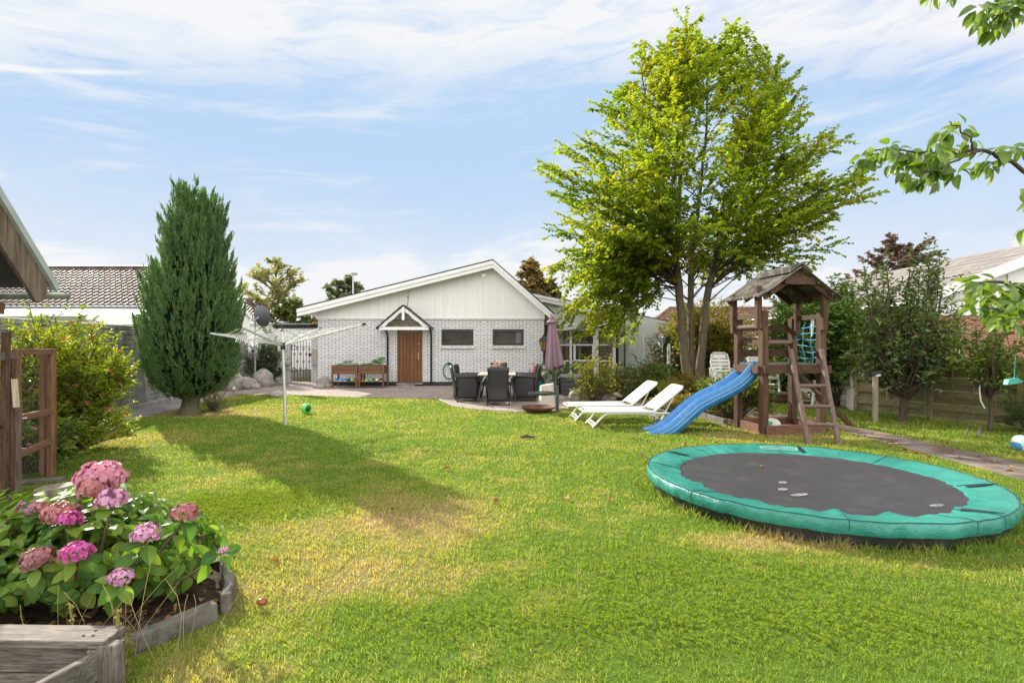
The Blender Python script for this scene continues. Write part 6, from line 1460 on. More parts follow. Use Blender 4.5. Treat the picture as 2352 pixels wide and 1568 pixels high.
mid = PF.lerp(PR_, .5); MB().beam(mid + V(0, 0, 1.03) - eY * .02, mid + V(0, 0, 1.60) - eY * .02, .09, .09, up=eX).build('post', M['wood_play'], play, bevel=.006)
def rail(a, b, z, h=.11, th=.035, name='rail', mat='wood_play_x', off=V(0, 0, 0)):
    return MB().beam(a + off + V(0, 0, z), b + off + V(0, 0, z), th, h).build(name, M[mat], play, bevel=.005)
def rrail(a, b, z, r=.04, name='round_rail'):
    return MB().tube([a + V(0, 0, z), a.lerp(b, .5) + V(0, 0, z), b + V(0, 0, z)], r, 10).build(name, M['wood_log'], play, smooth=True)
rail(PF - eX * .05, PR_ + eX * .12, 1.09, .13, .05, 'platform_beam', off=-eY * .09); rail(PL - eX * .05, PB + eX * .1, 1.09, .13, .05, 'platform_beam', off=eY * .08); rail(PF, PL, 1.09, .13, .05, 'platform_beam', off=-eX * .085); rail(PR_, PB, 1.09, .13, .05, 'platform_beam', off=eX * .085)
q = MB()
for k in range(8): a = PF.lerp(PL, (k + .05) / 8); b = PF.lerp(PL, (k + .93) / 8); q.beam(a.lerp(b, .5) + V(0, 0, 1.175) - eX * .03, a.lerp(b, .5) + (PR_ - PF) + V(0, 0, 1.175) + eX * .03, (b - a).length, .028)
q.build('platform', M['wood_grey'], play)
for z, h in ((1.82, .1), (1.58, .1), (1.36, .13)): rail(PL, PB, z, h, off=eY * .075)
rail(PF, PL, 2.0, .09, off=-eX * .07); rrail(PF - eX * .05 - eY * .04, PL - eX * .05 + eY * .08, 1.82)
rrail(PF, mid + eX * .08, 1.55); rail(PF - eY * .0, PL, 1.55, .1, off=eX * .07)
rail(PR_ - eY * .05, PB + eY * .1, 2.0, .085, name='net_rail', off=eX * .05)
# roof: corrugated bitumen sheets on a gable, ridge runs away from the front
rw_, zr_, ze_ = .76, 2.80, 2.30; cF = PF.lerp(PR_, .50) - eY * .26; dep = (PL - PF).length + .52
m_, t_, b_, o_ = new_mat('mossy_roof_sheet'); oc = t_.n('ShaderNodeTexCoord').outputs['Object']
c_ = t_.mix(t_.smooth(t_.noise(oc, 6, 7, .7), .38, .62), (.05, .046, .04), (.15, .135, .11)); c_ = t_.mix(t_.math('MULTIPLY', t_.smooth(t_.noise(oc, 3.5, 6, .75, .5), .52, .64), .6), c_, (.22, .20, .11))
t_.put(b_.inputs['Base Color'], c_); b_.inputs['Roughness'].default_value = .95; bumpn(t_, b_, t_.noise(oc, 45, 5, .7), .7, .01); M['mossroof'] = m_
rroof = np.random.RandomState(8)
for sg in (-1, 1):
    rows = []; nn = 84; jl = rroof.rand(nn + 1) * .05
    for i in range(7):
        t = i / 6
        rows.append([cF + eX * (sg * (.02 + (rw_ + jl[j] * (t > .9)) * t)) + eY * (dep * j / nn) + V(0, 0, zr_ - (zr_ - ze_) * t ** 1.05 - .03 * math.sin(t * 3.14) * .3 + .018 * math.sin(j * 2 * math.pi / 7)) for j in range(nn + 1)])
    MB().grid(rows).build('roof_sheet', M['mossroof'], play, smooth=True, solid=.012)
for k in range(3):                                    # rafters, purlins
    yb = eY * (.10 + k * (dep - .2) / 2)
    for sg in (-1, 1): MB().beam(cF + yb + V(0, 0, zr_ - .08), cF + yb + eX * sg * (rw_ - .08) + V(0, 0, ze_ - .01), .035, .09).build('rafter', M['wood_play_x'], play)
for sg in (-1, 1):
    for f in (.42, .78): MB().beam(cF + eX * sg * rw_ * f + V(0, 0, zr_ - (zr_ - ze_) * f - .045), cF + eX * sg * rw_ * f + eY * dep + V(0, 0, zr_ - (zr_ - ze_) * f - .045), .04, .04).build('purlin', M['wood_play_x'], play)
MB().beam(cF - eX * .3 + V(0, 0, zr_ - .22) + eY * .06, cF + eX * .3 + V(0, 0, zr_ - .22) + eY * .06, .03, .13).build('gable_board', M['wood_play_x'], play, bevel=.004)
MB().prism([cF + eX * -.24 + V(0, 0, zr_ + .01) , cF + V(0, 0, zr_ + .05), cF + eX * .2 + V(0, 0, zr_ - .08), cF + eX * .2 + V(0, 0, zr_ - .06), cF + V(0, 0, zr_ + .07), cF + eX * -.24 + V(0, 0, zr_ - .09)], eY * (dep * .75)).build('ridge_cap', M['mossroof'], play)
rail(PR_ - eX * .02, PB - eX * .02, 2.38, .08, name='roof_beam', off=V(0, 0, 0)); rail(PF, PL, 2.36, .08, name='roof_beam', off=-eX * .1)
# slide
prof_px = [(900, 850, 1), (868, 868, 1), (840, 905, 1), (800, 950, 1), (760, 985, 1), (700, 1020, 1), (640, 1052, 1), (580, 1080, 1), (520, 1110, 1), (460, 1142, 1), (410, 1178, 1), (360, 1222, 1), (310, 1268, 1), (265, 1308, 1), (220, 1342, 1), (170, 1370, 1), (120, 1388, 1), (75, 1400, 1), (58, 1410, 1)]
near = []
for i, (cx_, cy_, _) in enumerate(prof_px):
    px, py = 1469.9 + cx_ / 3.414, 581.9 + cy_ / 3.414; t = i / (len(prof_px) - 1); Zd = 9.28 - .16 * t
    p = P(px, py, Zd); near.append(p)
ysl = V(.02, .46, 0); wall_h = .17; rows = []
for i, p in enumerate(near):
    tg = (near[min(i + 1, len(near) - 1)] - near[max(i - 1, 0)]); tg.y = 0; tg.normalize(); nr = V(-tg.z, 0, tg.x)
    if nr.z < 0: nr = -nr
    dn = -nr
    sec = [(-.045, .21), (-.05, .10), (-.04, .035), (-.03, .0), (-.012, -.012), (.02, -.01), (.04, .01), (.06, .06), (.085, .125), (.13, .145), (.23, .15), (.33, .145), (.375, .125), (.40, .06), (.42, .01), (.44, -.01), (.472, -.012), (.49, .0), (.50, .035), (.51, .10), (.505, .21)]
    rows.append([p + ysl.normalized() * u + dn * max(-.02, v_) for u, v_ in sec])
bm, bt2, bb, bo = new_mat('blue_slide_plastic')
oc = bt2.n('ShaderNodeTexCoord').outputs['Object']
bt2.put(bb.inputs['Base Color'], bt2.mix(bt2.math('MULTIPLY', bt2.smooth(bt2.noise(oc, 7, 8, .75, .6), .45, .66), .6), (.020, .155, .40), (.10, .25, .42))); bb.inputs['Roughness'].default_value = .38
bb.inputs['Subsurface Weight'].default_value = 0.0
slide = MB().grid(rows).build('slide', bm, play, smooth=True, solid=.008)
for off in (.075, .135):
    q = MB(); ln_ = []
    for i, p in enumerate(near):
        tg = (near[min(i + 1, len(near) - 1)] - near[max(i - 1, 0)]); tg.y = 0; tg.normalize(); nr = V(-tg.z, 0, tg.x)
        if nr.z < 0: nr = -nr
        ln_.append(p - nr * off + V(0, -.05, 0))
    q.tube(ln_, .008, 6); q.build('moulded_rib', mk('scuffed_blue_edge%d' % int(off * 1000), (.16, .34, .55), .4, .1, 9, 0), slide, smooth=True)
# ladder
la, lb_ = P(1816, 806, 9.10), P(1887, 806, 9.22); l0, l1 = G(1859, 1019), G(1928, 1022)
for a, b in ((la, l0), (lb_, l1)): MB().tube([a + V(0, 0, .02), a.lerp(b, .5) + V(-.012, 0, .0), b - V(0, 0, .06)], .043, 10).build('ladder_rail', M['wood_log'], play, smooth=True)
for t in (.40, .62, .805): MB().tube([la.lerp(l0, t), lb_.lerp(l1, t)], .030, 9).build('rung', M['wood_log'], play, smooth=True)
# net on the right side
q = MB(); nn, mm = 4, 7
def netp(u, v): return PR_.lerp(PB, .10 + .80 * u) + eX * .03 + V(0, 0, 1.18 + .76 * v) + eX * (.03 * math.sin(u * 3 + v * 5)) + V(0, 0, -.02 * math.sin(u * 3.14))
for i in range(nn): q.tube([netp(i / (nn - 1) + .03 * math.sin(j * 2.1 + i), j / mm) for j in range(mm + 1)], .0085, 5)
for j in range(mm): q.tube([netp(i / (nn - 1), j / mm + .02 * math.sin(i * 2 + j)) for i in range(nn)], .008, 5)
q.build('climbing_net', mk('sky_blue_rope', (.10, .34, .46), .8, .15, 9, .1), play, smooth=True)
rg = PR_.lerp(PB, .45) + eX * .09; MB().tube([rg + V(0, 0, 2.03), rg + V(.01, 0, 1.9), rg + V(0, 0, 1.66)], [.025, .03, .012], 6).build('tied_cloth', M['plastic_white'], play)
# sandbox frame, braces
sbh = .16
for a, b, o in ((PF, PR_, -eY * .085), (PL, PB, eY * .08), (PF, PL, -eX * .0), (PR_, PB, eX * .0)): rail(a, b, sbh / 2, sbh, .04, 'sandbox_board', 'wood_red_x', o)
q = MB(); c = (PF + PR_ + PL + PB) / 4; q.prism([PF + V(.1, .1, .0), PR_ + V(-.1, .1, 0), PB + V(-.1, -.1, 0), PL + V(.1, -.1, 0)], (0, 0, .05)); q.build('sand', mk('dirty_sand', (.22, .17, .12), .95, .3, 8, .6, 60), play)
MB().beam(PB + eX * .1 + V(0, 0, 1.0), PB + eX * 1.15 - eY * .25 + V(0, 0, -.05), .08, .08).build('brace', M['wood_play'], play, bevel=.005)
tl_ = thing('toy_tray', 'flat white plastic toy disc with holes lying in the sandbox', 'toy', PF.lerp(PR_, .35) + eY * .25 + V(0, 0, .05))
q = MB().lathe([(.03, 0), (.11, 0), (.115, .012), (.11, .02), (.03, .02)], 20); MT = Matrix.Rotation(R(35), 3, 'X'); tc = PF.lerp(PR_, .36) + eY * .3 + V(0, 0, .14); q.v = [tuple(MT @ Vector(v) + tc) for v in q.v]; q.build('disc', M['plastic_white'], tl_)
tg_ = PF.lerp(PR_, .22) + eY * .22 + V(0, 0, .05); tag(MB().lathe([(.05, 0), (.07, .12), (.075, .13), (.06, .13), (.045, .01)], 14, tg_).build('toy_bucket', mk('mint_plastic', (.10, .50, .36), .4, .1, 5, 0), origin=tg_), 'mint green toy bucket lying in the sandbox', 'toy')

# ---------------- trampoline ----------------
tr_ = thing('trampoline', 'round in-ground trampoline with a green padded edge and black mat', 'trampoline', TR_C)
pm, pt2, pb2, po2 = new_mat('green_vinyl_pad'); oc = pt2.n('ShaderNodeTexCoord').outputs['Object']
cc_ = pt2.mix(pt2.smooth(pt2.noise(oc, 2.2, 6, .65), .35, .68), (.014, .165, .132), (.036, .25, .20)); cc_ = pt2.mix(pt2.math('MULTIPLY', pt2.smooth(pt2.noise(oc, 3.3, 5, .7, .8), .58, .66), .55), cc_, (.012, .14, .11))
pt2.put(pb2.inputs['Base Color'], cc_); pb2.inputs['Roughness'].default_value = .36; bumpn(pt2, pb2, pt2.math('ADD', pt2.noise(oc, 9, 5, .6, .6), pt2.math('MULTIPLY', pt2.noise(oc, 30, 3), .2)), .5, .04)
RI, RO = 1.25, TR_R; nseg = 360; rt = np.random.RandomState(77)
wr = vnoise(np.arange(nseg) * .35, np.zeros(nseg), 9); wr2 = vnoise(np.arange(nseg) * .9, np.zeros(nseg) + 5, 10); kink = np.zeros(nseg)
for a_, w_ in ((195, .05), (225, .03), (250, .07), (268, .05), (300, .055), (330, .04), (150, .03), (170, .045), (120, .02), (60, .02)):
    j = int(a_ / 360 * nseg); kink[(j + np.arange(-5, 6)) % nseg] += .7 * w_ * np.array([.05, .18, .4, .65, .9, 1, .75, .45, .22, .1, .04])
rows = []
sec = [(RI - .02, .150, 0), (RI, .168, 1), (RI + .05, .180, .7), (RI + .14, .192, .3), (RO - .10, .208, .15), (RO - .03, .214, .1), (RO - .006, .209, .15), (RO, .200, .2), (RO + .008, .170, .8), (RO + .006, .130, 1.1), (RO - .004, .105, .9)]
for r_, z_, k_ in sec:
    row = []
    for j in range(nseg):
        a = 2 * math.pi * j / nseg; rr = r_ + (.0) - kink[j] * .45 * (k_ if r_ < RI + .1 else 0); zz = z_ + .02 * (wr[j] - .5) * (1 if r_ < RO - .1 else .4) + kink[j] * k_ * .6 * (1 if r_ < RI + .2 else 0)
        if r_ > RO - .02: rr += k_ * (.009 * math.sin(j * 1.13 + 4 * math.sin(j * .13) + 3 * wr[j]) * wr2[j] + .006 * math.sin(j * .41 + 5 * wr[j]))
        row.append((TR_C.x + rr * math.cos(a), TR_C.y + rr * math.sin(a), zz))
    rows.append(row)
pad = MB().grid(rows, closed=True).build('edge_pad', pm, tr_, smooth=True)
q = MB()
for a in (30, 75, 118, 162, 207, 252, 285, 297, 342):                  # seams and a few open slits over the pad
    j = int(a / 360 * nseg); q.tube([Vector(rows[i][j]) + V(0, 0, .004) for i in range(1, 10)], .0035, 4)
q.tube([Vector(rows[6][j]) + V(0, 0, .006) for j in range(nseg)], .004, 4, closed=True); q.build('seams', mk('dark_green_seam', (.008, .08, .065), .7, .1, 5, 0), pad)
for a in (296, 338, 62, 133):
    j = int(a / 360 * nseg); q = MB(); q.prism([Vector(rows[2][j]) + V(0, 0, .006), Vector(rows[4][j + 2]) + V(0, 0, .006), Vector(rows[5][j + 4]) + V(0, 0, .004), Vector(rows[2][j + 2]) + V(0, 0, .006)], (0, 0, .004)); q.build('gap', M['black'], pad)
# printed panel outline on the far side of the pad
q = MB()
def padp(a, f):
    r_ = RI + .06 + (RO - RI - .14) * f; z_ = .184 + .02 * f; return V(TR_C.x + r_ * math.cos(R(a)), TR_C.y + r_ * math.sin(R(a)), z_ + .008)
for f in (.2, .5, .8): q.tube([padp(a, f) for a in np.linspace(66, 83, 8)], .004, 4)
for a in (66, 83): q.tube([padp(a, .2), padp(a, .8)], .004, 4)
q.build('printed_label', mk('faded_print', (.35, .55, .48), .6, .1, 5, 0), pad)
mm_, mt, mb2, mo = new_mat('black_woven_mat'); oc = mt.n('ShaderNodeTexCoord').outputs['Object']
c_ = mt.mix(mt.math('MULTIPLY', mt.smooth(mt.noise(oc, 4, 7, .75), .45, .75), .5), (.028, .026, .030), (.072, .068, .072)); c_ = mt.mix(mt.math('MULTIPLY', mt.smooth(mt.noise(oc, 26, 3, .7), .68, .74), .5), c_, (.3, .28, .27))
mt.put(mb2.inputs['Base Color'], c_); mb2.inputs['Roughness'].default_value = .55; bumpn(mt, mb2, mt.noise(oc, 300, 2), .2, .002)
mt_ = MB().lathe([(0, .148), (.4, .149), (.8, .152), (1.1, .158), (RI + .01, .163)], 72, TR_C); mt_.f.pop(); mt_.build('mat', mm_, tr_, smooth=True)
scf = mk('chalky_scuff', (.17, .16, .16), .8, .5, 40, 0)
for px, py, l, w_ in ((1798, 1108, .10, .045), (1798, 1124, .11, .045), (1836, 1137, .20, .040), (2152, 1163, .16, .035)):
    g_ = G(px, py, .15); g_.z = .146 + .010 * (math.hypot(g_.x - TR_C.x, g_.y - TR_C.y) / 1.1) ** 2; q = MB(); q.add([(g_.x + l / 2 * math.cos(a), g_.y + w_ * math.sin(a) + .15 * l * math.cos(a), g_.z + .006) for a in np.linspace(0, 6.28, 11)[:-1]], [tuple(range(10))]); q.build('scuff_mark', scf, tr_)
MB().tube([(TR_C.x + (RO - .10) * math.cos(a), TR_C.y + (RO - .10) * math.sin(a), .13) for a in np.linspace(0, 6.283, 49)[:-1]], .03, 8, closed=True).build('frame', M['steel'], tr_, smooth=True)
MB().lathe([(RO - .05, -.02), (RO - .05, .12), (RO - .10, .12), (RO - .10, -.02)], 60, TR_C).build('pit_wall_shade_band', M['black'], tr_)  # pit wall set outward and black, painting the shadow band under the skirt
for a in (120,): MB().tube([(TR_C.x + (RO - .03) * math.cos(R(a)), TR_C.y + (RO - .03) * math.sin(R(a)), -.02), (TR_C.x + (RO - .03) * math.cos(R(a)), TR_C.y + (RO - .03) * math.sin(R(a)), .12)], .022, 8).build('leg', M['steel'], tr_)

# ---------------- small things at the right ----------------
sg_ = G(2010, 970); sl_ = thing('post_lamp', 'round wooden post topped by a small solar lamp near the apple tree', 'lamp', sg_)
MB().tube([sg_ - V(0, 0, .05), sg_ + V(.005, 0, .92)], .052, 10).build('post', wood('pale_round_post', (.22, .19, .13), (.36, .32, .23), 'z'), sl_, smooth=True); MB().beam(sg_ + V(-.10, .0, .94), sg_ + V(.10, -.04, 1.0), .13, .045).build('solar_lamp', M['black'], sl_, bevel=.01)
MB().beam(sg_ + V(-.02, -.04, .91), sg_ + V(.06, -.06, .93), .05, .04).build('lamp_glass', M['alu'], sl_)
sp_ = thing('tie_strap', 'yellowish strap stretched from the post to the apple tree', 'strap', sg_ + V(0, 0, .65)); MB().tube([sg_ + V(.05, 0, .62), sg_ + V(.3, .0, .68), V(at_.x - .06, at_.y - .05, .78)], .010, 5).tube([sg_ + V(.22, 0, .66), sg_ + V(.23, 0, .45)], .009, 5).build('webbing', mk('olive_webbing', (.20, .21, .09), .8, .1, 9, 0), sp_)
for k, (px, py, h, ln_, w_, lb) in enumerate(((2218, 1003, .15, .04, .016, 'short pale leaning stake in the grass before the board fence'), (2252, 1005, .17, -.02, .028, 'short broad broken stake beside the young fruit tree'))):
    c = G(px, py); tag(MB().beam(c - V(0, 0, .03), c + V(ln_, 0, h), w_, w_ * 1.4).build('stake', M['wood_grey_z'], origin=c, bevel=.003), lb, 'stake')
tq = P(2335, 876, 8.4); tag(MB().prism([tq + V(-.14, 0, -.05), tq + V(.02, 0, -.03), tq + V(.12, .0, .0), tq + V(.02, 0, .055), tq + V(-.12, 0, .03)], (.0, .08, 0)).tube([tq + V(.0, .04, .05), tq + V(.02, .04, .4)], .004, 4).build('bird_feeder', mk('teal_plastic', (.05, .32, .28), .3, .2, 8, 0), origin=tq), 'teal plastic bird feeder hanging from a twig at the right edge', 'bird feeder')
rb = thing('tree_ribbon', 'pale ribbon hanging on the young fruit tree', 'ribbon', V(yt.x, yt.y, .9)); MB().tube([V(yt.x - .16, yt.y - .05, .95), V(yt.x - .22, yt.y - .06, .75), V(yt.x - .2, yt.y - .06, .55), V(yt.x - .12, yt.y - .05, .42)], .011, 5).build('strip', M['plastic_white'], rb, smooth=True)

# ---------------- planting in the bed by the garden room ----------------
kwb = dict(trans=.45, rough=.35, clump=.4, cscale=2.5, tint=(1.6, 1.5, .4), spec=.45)
shrub('rose_bush', 'tall straggly rose bush with yellowing leaves at the corner of the bed', 'bush', (2.15, 13.9, 0), (.55, .45), 1.25, 44, 9, .065, .04, [(.05, .08, .014), (.10, .14, .02), (.20, .19, .03), (.28, .22, .04)], 71, step=.045, bowl=.25, mat_kw=kwb, tl=(.12, .3), stem=.007, zmin=.15)
shrub('perennial_clump', 'bushy perennials with a red flower in the middle of the bed', 'plants', (3.9, 15.3, 0), (.95, .6), 1.05, 90, 8, .08, .03, [(.03, .07, .014), (.06, .11, .02), (.12, .15, .03)], 72, step=.04, bowl=.35, mat_kw=kwb, flowers=('flowers', 16, .055, [(.5, .06, .12), (.6, .3, .35)]), tl=(.15, .3), stem=.006)
shrub('lavender_clump', 'loose pale flowered clump behind the rose bush', 'plants', (2.95, 14.9, 0), (.6, .5), .85, 60, 8, .07, .022, [(.05, .075, .025), (.10, .12, .04), (.20, .17, .06)], 73, step=.04, bowl=.35, mat_kw=kwb, flowers=('flowers', 24, .04, [(.5, .4, .55), (.7, .6, .66)]), tl=(.12, .3), stem=.005)
shrub('anemone_clump', 'tall thin stems with pink flowers before the white wall', 'plants', (4.3, 16.4, 0), (.7, .5), 1.45, 26, 4, .07, .04, [(.04, .08, .02), (.08, .12, .03)], 74, step=.09, bowl=.2, mat_kw=kwb, flowers=('flowers', 26, .055, [(.6, .28, .42), (.75, .5, .6)]), tl=(.1, .25), stem=.005, zmin=.3)
shrub('dry_ferns', 'browning ferny plants along the back of the bed beside the tree', 'plants', (4.7, 14.2, 0), (.75, .6), .75, 70, 8, .08, .02, [(.06, .09, .02), (.18, .15, .04), (.28, .17, .06)], 75, step=.035, bowl=.4, mat_kw=kwb, tl=(.12, .3), stem=.005)
shrub('sand_lily_clump', 'leafy green plants growing behind the sandbox between the posts', 'plants', (4.55, 11.0, 0), (.75, .5), .95, 70, 8, .10, .035, [(.035, .075, .018), (.08, .12, .025), (.17, .18, .035)], 76, step=.045, bowl=.35, mat_kw=kwb, tl=(.12, .3), stem=.007)
shrub('low_bed_plants', 'low yellowing plants in the bed behind the blue slide', 'plants', (3.9, 12.0, 0), (.8, .55), .42, 70, 6, .07, .03, [(.08, .09, .02), (.19, .16, .04), (.30, .20, .06)], 77, step=.04, bowl=.4, mat_kw=kwb, tl=(.1, .22), stem=.004)
shrub('trunk_foot_plants', 'small mixed plants round the foot of the tall tree', 'plants', (6.0, 14.9 - .6, 0), (.7, .5), .5, 50, 7, .07, .03, [(.05, .08, .02), (.12, .14, .03), (.22, .17, .04)], 78, step=.04, bowl=.4, mat_kw=kwb, tl=(.1, .25), stem=.004)
r = np.random.RandomState(79); n = 26; ir = thing('iris_leaves', 'upright sword shaped yellow green iris leaves in the bed', 'plants', (4.05, 14.3, 0)); a = r.rand(n) * 6.28
pos = np.c_[4.05 + r.normal(size=n) * .08, 14.3 + r.normal(size=n) * .08, np.zeros(n)]; dv = np.c_[np.cos(a) * .28, np.sin(a) * .28, np.ones(n)]
Vt, qd, uv = big_leaves(pos, dv, np.c_[np.cos(a), np.sin(a), np.zeros(n)] * -1, r.uniform(.5, .85, n), .04, .25, r=r); np_obj('foliage', Vt, qd, leafmat('iris_leaf', [(.10, .16, .02), (.2, .24, .03)], .5), ir, uv=uv, smooth=True)
bk_ = MB()
for a, b in (((1.35, 12.72), (1.95, 13.02)), ((1.95, 13.02), (3.2, 12.22)), ((3.2, 12.22), (3.9, 11.62)), ((3.9, 11.62), (4.02, 10.1))): bk_.beam((*a, .05), (*b, .05), .09, .13)
tag(bk_.build('bed_edging', M['wood_grey'], bevel=.01, origin=(2.6, 12.6, 0)), 'low weathered timber edging in front of the flower bed', 'edging')
# fallen leaves
r = np.random.RandomState(80); n = 230; pts = []
for _ in range(n):
    if r.rand() < .6: pts.append((r.uniform(1, 6.4), r.uniform(6.5, 12.3)))
    else: pts.append((r.uniform(-4, 6), r.uniform(2.4, 9)) if r.rand() < .35 else (r.uniform(5.4, 8), r.uniform(4.5, 10)))
pts = np.array(pts); pts = pts[np.hypot(pts[:, 0] - TR_C.x, pts[:, 1] - TR_C.y) > TR_R + .05]; pts = pts[~in_poly(pts[:, 0], pts[:, 1], BED)]; n = len(pts)
Vt, qd = leaves_np(np.c_[pts, np.full(n, .035)], np.c_[r.normal(size=(n, 2)), r.normal(size=n) * .25], np.c_[r.normal(size=(n, 2)) * .5, np.ones(n)], r.uniform(.04, .09, n), r.uniform(.03, .06, n), .3)
o = np_obj('fallen_leaves', Vt, qd, leafmat('dry_fallen_leaves', [(.12, .05, .02), (.26, .10, .03), (.32, .17, .05), (.20, .11, .05)], .2, .7, .1)); o['kind'] = 'stuff'; o['label'] = 'scattered brown and orange fallen leaves on the lawn'; o['category'] = 'leaves'
for k, (px, py, s_, lb) in enumerate(((602, 1399, 1.0, 'shiny brown conker lying on the lawn beside the hydrangea bed'), (1750, 1072, .6, 'small brown nut lying on the trampoline mat'))):
    c = G(px, py, .0 if k == 0 else .155); z = .045 if k == 0 else .165
    tag(MB().sphere((c.x, c.y, z), .026 * s_, 16, 10, (1.2, 1, .8)).build('nut', mk('chestnut_brown%d' % k, (.22, .06, .015), .25, .2, 9, 0), smooth=True, origin=(c.x, c.y, z)), lb, 'nut')
c = G(1210, 1008); tag(MB().tube([c + V(-.10, 0, .03), c + V(0, .02, .045), c + V(.13, -.01, .03)], [.02, .03, .012], 6).build('twig', M['bark_dark'], origin=c), 'short dark piece of bark lying on the open lawn', 'twig')
# ---------------- hydrangea corner ----------------
hb = thing('hydrangea', 'big hydrangea bush with pink and faded mauve flower heads in the left corner', 'bush', (-2.75, 3.2, 0))
M['hyd'] = leafmat('hydrangea_leaves', [(.018, .058, .012), (.045, .105, .018), (.09, .17, .024), (.155, .24, .034), (.24, .28, .045)], .5, .38, .25, 3.0, (1.5, 1.55, .4), veins=True, spec=.32, edge=(.22, .13, .03))
r = np.random.RandomState(90); mb = MB(); POS, DIR, UPV, LN, WD = [], [], [], [], []
hc = Vector((-2.70, 3.26, 0)); RX, RY_, HH = .90, .56, .64
def stem(end, base=None):
    b = base or hc + Vector(((end.x - hc.x) * .35, (end.y - hc.y) * .35, 0)); p = curve(b, end, ((end.x - b.x) * .1, (end.y - b.y) * .1, .05), 5, .012, r)
    mb.tube(p, [.012, .011, .010, .009, .008, .007], 6); return p
def whorl(p, dr, n, ln, z=0.0, a0=None):
    a0 = r.rand() * 6.28 if a0 is None else a0; t1 = dr.orthogonal().normalized(); t2 = dr.cross(t1)
    for i in range(n):
        a = a0 + i * 6.283 / n + r.normal() * .2; o = t1 * math.cos(a) + t2 * math.sin(a); l_ = ln * r.uniform(.75, 1.2)
        POS.append(p + o * .015); DIR.append(o + dr * r.uniform(.0, .55) + Vector((0, 0, -.05))); UPV.append(dr + Vector((r.normal(), r.normal(), r.normal())) * .2 + Vector((0, 0, .5))); LN.append(l_); WD.append(l_ * r.uniform(.58, .72))
for k in range(310):
    a = r.rand() * 6.283; f = r.rand() ** .55; e = Vector((math.cos(a) * RX * f, math.sin(a) * RY_ * f, 0)); zz = HH * (1 - .55 * f * f) * r.uniform(.5, 1.02)
    p = stem(hc + e + Vector((0, 0, max(.15, zz)))); d_ = (p[-1] - p[-2]).normalized()
    whorl(p[-1], d_, 4, .085); whorl(p[-1] + d_ * .035, d_, 2, .06)
    for t in (.62, .82): q, dd = along(p, t); whorl(q, dd, 3, .092)
heads = [(232, 1098, 3.12, .145, 0), (216, 1120, 3.02, .098, 2), (256, 1147, 2.96, .088, 1), (140, 1180, 3.02, .105, 2), (62, 1168, 3.12, .07, 1), (160, 1192, 2.95, .07, 3), (424, 1178, 2.98, .082, 2), (337, 1226, 2.80, .078, 1), (88, 1283, 2.72, .088, 4), (176, 1270, 2.70, .085, 3), (275, 1326, 2.66, .068, 1), (95, 1165, 3.1, .05, 2), (515, 1262, 2.9, .03, 1)]
PET = [[(.55, .20, .30), (.68, .33, .42)], [(.55, .24, .42), (.70, .40, .56)], [(.36, .13, .14), (.50, .22, .22)], [(.50, .07, .28), (.62, .14, .40)], [(.26, .11, .12), (.38, .19, .19)]]
PM = [leafmat('hydrangea_petals%d' % i, p, .3, .55, .3, 8, (1.1, .95, 1.0), tgain=.9) for i, p in enumerate(PET)]
for k, (px, py, Zd, rr, ci) in enumerate(heads):
    rr *= .76; c = P(px, py, Zd); n = int(150 * (rr / .09) ** 2) + 24; d_ = rnd_dirs(n * 2, r); d_ = d_[d_[:, 2] > -.45][:n]; n = len(d_); ac = Acc()
    bump_ = 1 + .10 * r.normal(size=n)
    ctr = np.array(c) + d_ * [rr, rr, rr * .78] * np.clip(bump_, .8, 1.2)[:, None]; nrm = unit(d_ + rnd_dirs(n, r) * .35); t1 = unit(np.cross(nrm, rnd_dirs(n, r))); t2 = np.cross(nrm, t1); ps = rr * .19 + .003
    for i in range(4):
        a = i * math.pi / 2; o = t1 * math.cos(a) + t2 * math.sin(a); ac.add(*leaves_np(ctr, o + nrm * .18, nrm, ps, ps * .95, .08, (.35, .8, .85, .95)))
    ac.build('flower_head', PM[ci], hb)
    p = stem(c - Vector((0, 0, rr * .5)), hc + Vector(((c.x - hc.x) * .5, (c.y - hc.y) * .5, 0))); dd = (p[-1] - p[-2]).normalized(); whorl(p[-1] - dd * .02, dd, 4, .11); whorl(along(p, .75)[0], dd, 3, .11)
n = len(POS); A = lambda s: np.array([tuple(q) for q in s])
Vt, qd, uv = big_leaves(A(POS), A(DIR), A(UPV), np.array(LN), np.array(WD), .30, 6, 4, r=r); np_obj('foliage', Vt, qd, M['hyd'], hb, uv=uv, smooth=True)
mb.build('stems', wood('hydrangea_stem', (.10, .07, .04), (.20, .16, .09), 'z'), hb, smooth=True)
sheet('bed_soil', BED, 0.006, M['soil'])
kb = thing('bed_kerb', 'low weathered grey kerb along the edge of the hydrangea bed', 'kerb', (-1.8, 3.0, 0))
KP = [(-3.9, 4.12), (-2.25, 3.87), (-1.93, 3.60), (-1.665, 3.17), (-1.60, 3.0)]
for a, b in zip(KP[:-1], KP[1:]): MB().beam((*a, .045), (*b, .045), .055, .13).build('kerb_piece', M['kerb'], kb, bevel=.012)
a, b = Vector((-1.63, 2.95, 0)), Vector((-1.99, 2.42, 0))
q = MB(); dv = (b - a).normalized(); sd_ = Vector((-dv.y, dv.x, 0)) * .05
q.beam(a + V(0, 0, .04), b + V(0, 0, .02), .075, .12); q.build('kerb_piece', M['kerb'], kb, bevel=.012)
